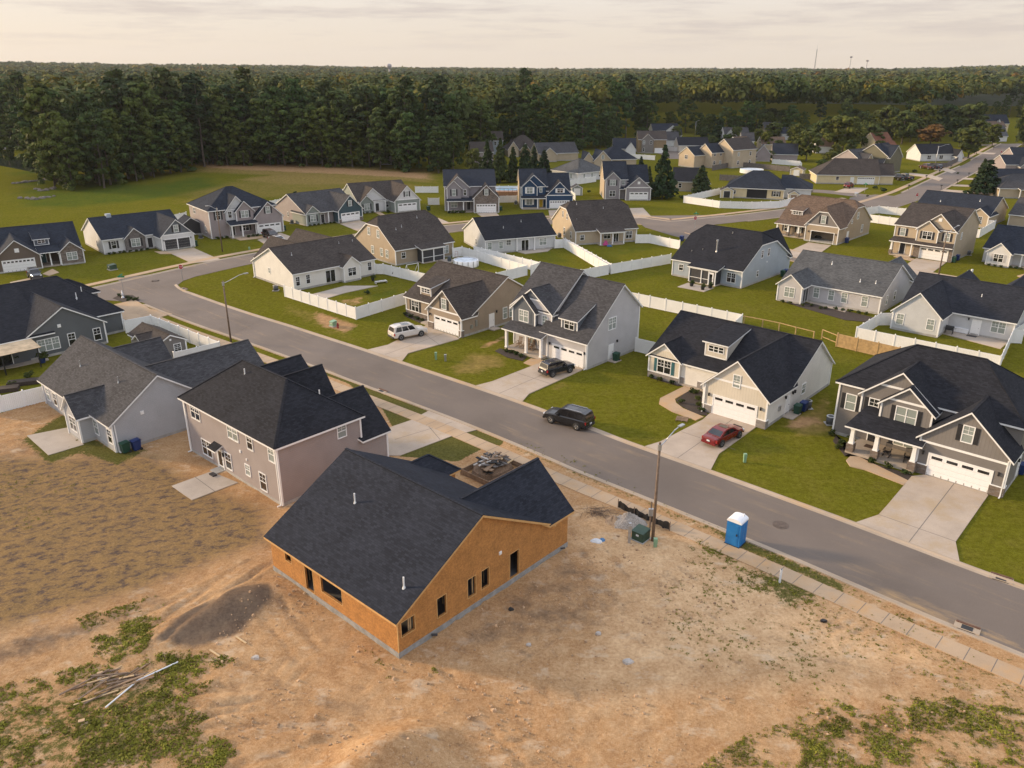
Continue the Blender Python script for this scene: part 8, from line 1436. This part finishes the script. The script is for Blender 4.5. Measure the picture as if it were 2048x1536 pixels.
# clutter on the dark grey house patio
def pot(px, py, label, r_=.35, mat='trimblk', h=.6, shr=.5): 
    r = tag(empty('potted_plant', at(px, py, .06)), label, 'potted plant'); MB().lathe([(r_ * .7, 0), (r_, h), (r_ * .85, h), (0, h - .06)], 12).build('pot', M[mat], r); o = link('foliage', shrubvar(1), r, (0, 0, h - .15)); o.scale = (shr * 1.3,) * 3
for i, (px, py, lb) in enumerate(((6, 706, 'large potted plant at the left end of the covered patio'), (60, 716, 'potted plant by the awning post on the covered patio'), (86, 726, 'low potted plant at the patio edge by the lawn'), (30, 726, 'potted plant in front of the patio seats'), (84, 700, 'leafy pot at the house wall beside the awning'))): pot(px, py, lb, .4, 'trimblk' if i % 2 else 'binblue', .6, .7)
for px, py, rz, lb in ((18, 715, 1.0, 'dark patio chair under the tan awning, left'), (36, 712, 2.4, 'dark patio chair under the tan awning, middle'), (50, 706, 3.6, 'dark patio chair under the tan awning, by the glass doors')): rocker(px, py, rz, lb, .06)
one('patio_table', MB().cyl((0, 0, .7), (0, 0, .75), .6, n=16).cyl((0, 0, 0), (0, 0, .7), .06, n=8).cyl((0, 0, 0), (0, 0, .05), .3, n=12), M['trimblk'], at(40, 722, .06), 'round dark table at the edge of the covered patio', 'table'); one('raised_bed', MB().box(-1.6, -.6, 0, 1.6, .6, .45), M['mulch'], at(48, 768), 'dark raised garden bed on the lawn of the dark grey house', 'garden bed', rz=R(20)); one('raised_bed', MB().box(-1.4, -.6, 0, 1.4, .6, .45), M['mulch'], at(10, 782), 'dark raised garden bed beside the white fence at the left edge', 'garden bed', rz=R(20))
for px, py, r_, lb in ((100, 708, .8, 'bushy plant at the wall of the dark grey house'), (112, 703, .9, 'tall leafy plant at the end of the dark grey house wall'), (60, 755, .7, 'leafy shrub in the raised bed of the dark grey house'), (26, 772, .6, 'small shrub beside the raised bed at the left edge')): shrub(P(px, py), r_, lb)
# white house patio things, light grey house patio things
one('striped_lounger', MB().box(-1.0, -.35, .25, 1.0, .35, .38).box(-1.0, -.35, 0, -.9, .35, .25).box(.9, -.35, 0, 1.0, .35, .25), plain('striped_cloth', (.45, .44, .42), .7, .6, 2.2), at(762, 566, .0), 'striped low lounger on the white house back yard', 'lounger', rz=R(30)); pot(746, 562, 'potted plant beside the striped lounger', .3, 'trimblk', .5, .5); pot(788, 552, 'dark pot by the fence behind the white house', .35, 'black', .5, .35)
for i, (px, py, lb) in enumerate(((1042, 498, 'potted plant at the left post of the light grey house patio'), (1052, 499, 'dark pot on the light grey house patio'), (1076, 496, 'pot by the right patio post of the light grey house'), (1090, 497, 'dark pot against the light grey house wall'), (1100, 494, 'round dark planter at the right of the light grey house'), (1383, 573, 'dark pot on the small patio of the pale blue house'), (1405, 580, 'tall pot at the patio corner of the pale blue house'), (1420, 577, 'small pot by the screen door of the pale blue house'))): pot(px, py, lb, .36, 'trimblk', .5, .5)
one('patio_bench', MB().box(-.9, -.3, .4, .9, .3, .46).box(-.9, .25, .46, .9, .3, .95).box(-.85, -.25, 0, -.75, .25, .4).box(.75, -.25, 0, .85, .25, .4), M['steel'], at(1022, 502), 'grey bench at the back wall of the light grey house', 'bench', rz=R(22)); one('toy_car', MB().box(-.5, -.3, .12, .5, .3, .5).box(-.25, -.28, .5, .3, .28, .95).cyl((-.3, -.32, .15), (-.3, .32, .15), .15, n=10).cyl((.3, -.32, .15), (.3, .32, .15), .15, n=10), plain('pink_plastic', (.55, .08, .25), .4), at(1211, 491), 'pink toy car on the white-post back porch', 'toy'); one('toy_slide', MB().box(-.4, -.25, 0, .4, .25, .3).bar((-.3, 0, .3), (.7, 0, .05), .4, .06), plain('toy_blue', (.05, .18, .42), .4), at(1218, 493), 'blue toy slide beside the pink toy car', 'toy')
one('step_ladder', MB().bar((-.3, 0, 0), (-.25, .3, 1.5), .06, .04).bar((.3, 0, 0), (.25, .3, 1.5), .06, .04).bar((-.28, .1, .5), (.28, .1, .5), .08, .03).bar((-.27, .2, 1.0), (.27, .2, 1.0), .08, .03).bar((-.25, .3, 1.5), (.25, .3, 1.5), .08, .03), plain('ladder_red', (.28, .07, .04), .5), at(913, 519), 'small red step ladder beside the round pool', 'ladder'); one('propane_tank', MB().lathe([(0, 1.0), (.3, .9), (.38, .6), (.38, .2), (.3, 0)], 14), plain('tank_slate', (.05, .065, .08), .5), at(899, 523), 'dark rounded tank beside the screened porch', 'tank')
one('garden_statue', MB().lathe([(.25, 0), (.22, .15), (.1, .3), (.16, .6), (.12, .85), (.05, .95), (.11, 1.1), (0, 1.22)], 10), M['whiteplastic'], at(246, 596), 'small white statue in the corner flower bed', 'statue')
# mailboxes along the far street
def mailbox(px, py, lb):
    r = tag(empty('mailbox', at(px, py), R(40)), lb, 'mailbox', 'mailboxes along the far street'); MB().box(-.05, -.05, 0, .05, .05, 1.1).build('post', M['black'], r); MB().box(-.14, -.28, 1.1, .14, .28, 1.4).box(-.25, -.05, .95, .05, .3, 1.02).build('box', M['black'], r)
for i, (px, py) in enumerate(((1817, 379), (1852, 359), (1878, 348), (1901, 338), (1957, 326 + 16), (1937, 354), (1914, 368), (1882, 379), (2023, 300), (1987, 300))): mailbox(px, py, 'black mailbox on a post at the kerb of the far street')
# on the horizon
def mast(px, py, h, label, d):
    v = P(px, 200); q = Vector((v.x, v.y, 0)).normalized() * d; b = MB()
    for k in range(3): an = k * 2.094; b.cyl((math.cos(an) * 1.6, math.sin(an) * 1.6, 0), (math.cos(an) * .5, math.sin(an) * .5, h), .28, n=4)
    for z in np.arange(4, h, 6): w = 1.6 - 1.1 * z / h; b.cyl((w, 0, z), (-w * .5, w * .87, z + 3), .14, n=4).cyl((-w * .5, w * .87, z), (-w * .5, -w * .87, z + 3), .14, n=4)
    b.cyl((0, 0, h), (0, 0, h + 8), .15, n=4); o = one('radio_mast', b, plain('mast_grey', (.22, .20, .21), .7), q, label, 'mast'); return b
mast(1621, 118, 76, 'tall thin lattice mast on the horizon', 2100)
for px, h, lb in ((1690, 60, 'shorter mast with a broad top, middle of the three on the horizon'), (1723, 52, 'lowest mast with a small top, right of the three on the horizon')):
    v = P(px, 200); q = Vector((v.x, v.y, 0)).normalized() * 2100; one('relay_mast', MB().cyl((0, 0, 0), (0, 0, h), .7, .4, 6).cyl((0, 0, h - 3), (0, 0, h), 2.6, 3.2, 8), plain('mast_grey2', (.22, .20, .21), .7), q, lb, 'mast')
v = P(782, 200); q = Vector((v.x, v.y, 0)).normalized() * 1900; one('water_tower', MB().cyl((0, 0, 0), (0, 0, 36), 2, 2, 10).lathe([(2, 34), (4.5, 36), (5.6, 39), (5, 42.5), (2.4, 44), (0, 44.3)], 18), plain('tower_grey', (.30, .28, .29), .6), q, 'pale bulb-topped water tower on the horizon', 'water tower', smooth=True)
# pond and stones at the left
M['water'] = plain('pond_water', (.035, .045, .035), .08, .2, .3); o = polysheet('pond', PX([(-60, 318), (0, 315), (60, 311), (110, 309), (150, 316), (150, 330), (118, 348), (96, 352), (70, 345), (0, 331), (-60, 330)]), -.1, .02, M['water'], 'structure')
M['riprap'] = plain('riprap_stone', (.15, .13, .115), .9, .5, 1.2, bmp=1)
for k, (a, c, n, lb) in enumerate((((28, 367), (112, 357), 34, 'row of pale rip-rap stones at the pond outlet'), ((70, 378), (108, 376), 14, 'curved upper row of dark stones in the grassy swale'), ((48, 395), (100, 393), 18, 'curved lower row of stones in the grassy swale'))):
    r = tag(empty('stone_row', P(*a)), lb, 'stone row'); q = random.Random(k); o0 = P(*a)
    for i in range(n):
        t = (i + q.random()) / n; px, py = a[0] + (c[0] - a[0]) * t, a[1] + (c[1] - a[1]) * t + (math.sin(t * math.pi) * 4 if k else 0); s_ = q.uniform(.5, 1.1); p = P(px, py) - o0 + Vector((q.uniform(-1, 1), q.uniform(-1.2, 1.2), 0)); b = MB(); b.lathe([(0, s_ * .5), (s_ * .6, s_ * .35), (s_ * .8, 0)], 6, p); b.build('stone', M['riprap'], r)
# ================================================================ WEEDS: tufts over the bare lot
def weeds():
    T = []
    def put(poly, n, s0, s1):
        q = np.array(PX(poly)); n = int(n * 1.25); s0, s1 = s0 * .75, s1 * .72; lo, hi = q.min(0), q.max(0); c = lo + RS.rand(n * 3, 2) * (hi - lo); k = sdist(c[:, 0], c[:, 1], [tuple(p) for p in q]) > 0; c = c[k][:n]; cl = nz2(c[:, 0], c[:, 1], .5, 77) + .7 * nz2(c[:, 0], c[:, 1], 1.7, 78); c = c[cl + .55 * (RS.rand(len(cl)) - .5) > .12]
        if len(c): T.append(np.c_[c, s0 + (s1 - s0) * RS.rand(len(c)) ** 2])
    put([(-100, 1600), (-100, 1400), (120, 1345), (300, 1300), (420, 1340), (440, 1460), (330, 1600)], 5200, .10, .30); put([(180, 1280), (320, 1205), (330, 1240), (290, 1310), (420, 1300), (480, 1330), (380, 1350), (200, 1330)], 1200, .10, .28); put([(430, 1480), (490, 1490), (440, 1540), (300, 1600)], 400, .12, .3)
    put([(1560, 1600), (1650, 1430), (1760, 1380), (1900, 1400), (2100, 1430), (2100, 1650)], 5200, .08, .26); put([(1280, 1600), (1500, 1470), (1700, 1400), (1750, 1600)], 2200, .06, .2); put([(1330, 1080), (1700, 1180), (2100, 1380), (2100, 1420), (1600, 1420), (1330, 1300)], 2600, .05, .17); put([(1370, 1060), (1500, 1140), (1640, 1200), (1580, 1220), (1470, 1160)], 900, .08, .22); put([(1360, 1022), (1700, 1172), (1690, 1192), (1480, 1102)], 700, .06, .18)
    put([(1000, 880), (1060, 884), (1360, 1010), (1480, 1070), (1470, 1095), (1330, 1030), (1010, 895)], 500, .06, .18); put([(1690, 1172), (1960, 1292), (2100, 1345), (2090, 1360), (1700, 1195)], 400, .06, .16); put([(700, 1270), (760, 1320), (810, 1345), (900, 1320), (870, 1350), (780, 1360)], 250, .06, .2); put([(-100, 950), (120, 950), (220, 985), (60, 1060), (-100, 1070)], 700, .05, .14); put([(150, 1240), (320, 1190), (330, 1210), (180, 1275)], 400, .08, .2)
    T = np.concatenate(T); k = 9; n = len(T); d = rdir(n * k).reshape(n, k, 3); d[..., 2] = np.abs(d[..., 2]) * .5; s_ = T[:, 2][:, None, None]
    zz = zlot(T[:, 0], T[:, 1]); C = np.stack([T[:, 0], T[:, 1], zz], -1)[:, None, :] + d * s_ * (.5 + RS.rand(n, k, 1)) + np.array([0, 0, .02]); nn = d * .8 + rdir(n * k).reshape(n, k, 3) * .5 + np.array([0, 0, .5]); nn /= np.linalg.norm(nn, axis=-1, keepdims=True)
    m = leafmat('weed_leaves', (.150, .155, .028), .6); o = link('weeds', quadmesh('weeds', C.reshape(-1, 3), nn.reshape(-1, 3), (np.repeat(s_, k, 1)[..., 0] * .34).ravel() * (.6 + .8 * RS.rand(n * k)), m)); tag(o, 'low green weeds scattered over the bare sandy lot', 'weeds', kind='stuff')
weeds()

# clods and small stones on the building lot: nobody could count them
def clods():
    pl = PX([(560, 1120), (400, 1320), (430, 1480), (900, 1600), (1500, 1600), (2000, 1420), (1700, 1230), (1300, 1080), (1150, 1000), (1130, 1110), (800, 1330)]); q = np.array(pl); lo, hi = q.min(0), q.max(0); c = lo + RS.rand(6500, 2) * (hi - lo)
    c = c[sdist(c[:, 0], c[:, 1], pl) > 0]; c = c[nz2(c[:, 0], c[:, 1], .45, 55) + .7 * (RS.rand(len(c)) - .5) > .10]; b = MB(); r = random.Random(2); zz = zlot(c[:, 0], c[:, 1])
    for (x, y), z in zip(c.tolist(), zz.tolist()):
        s_ = r.choice((.03, .04, .04, .05, .06, .09)) * r.uniform(.7, 1.4); k = 5; a0 = r.uniform(0, 6); b.poly([(x + math.cos(a0 + j * 1.257) * s_ * r.uniform(.5, .9), y + math.sin(a0 + j * 1.257) * s_ * r.uniform(.5, .9), z + s_ * r.uniform(.7, 1.1)) for j in range(k)]); t = b.v[-k:]; o = [(x + (p[0] - x) * 1.5, y + (p[1] - y) * 1.5, z - .01) for p in t]
        for j in range(k): b.poly([o[j], o[(j + 1) % k], t[(j + 1) % k], t[j]])
    o = b.build('clods', plain('dry_clods', (.42, .28, .165), .95, .5, 1.5), uv=False); tag(o, 'dry clods and small stones strewn over the building lot', 'clods', kind='stuff')
clods()
# ================================================================ AIR
hz = MB().box(-4600, -900, -3, 4600, 5400, 130).build('haze', [], uv=False); hz['kind'] = 'stuff'; hz['label'] = 'thin evening haze over the whole scene'
hm = bpy.data.materials.new('haze_air'); hm.use_nodes = True; hm.node_tree.nodes.clear()
pv = N(hm.node_tree, 'ShaderNodeVolumePrincipled'); pv.inputs['Color'].default_value = (.86, .88, .95, 1); pv.inputs['Density'].default_value = .00005; pv.inputs['Anisotropy'].default_value = .2
LK(hm.node_tree, pv.outputs[0], N(hm.node_tree, 'ShaderNodeOutputMaterial').inputs['Volume']); hz.data.materials.append(hm)
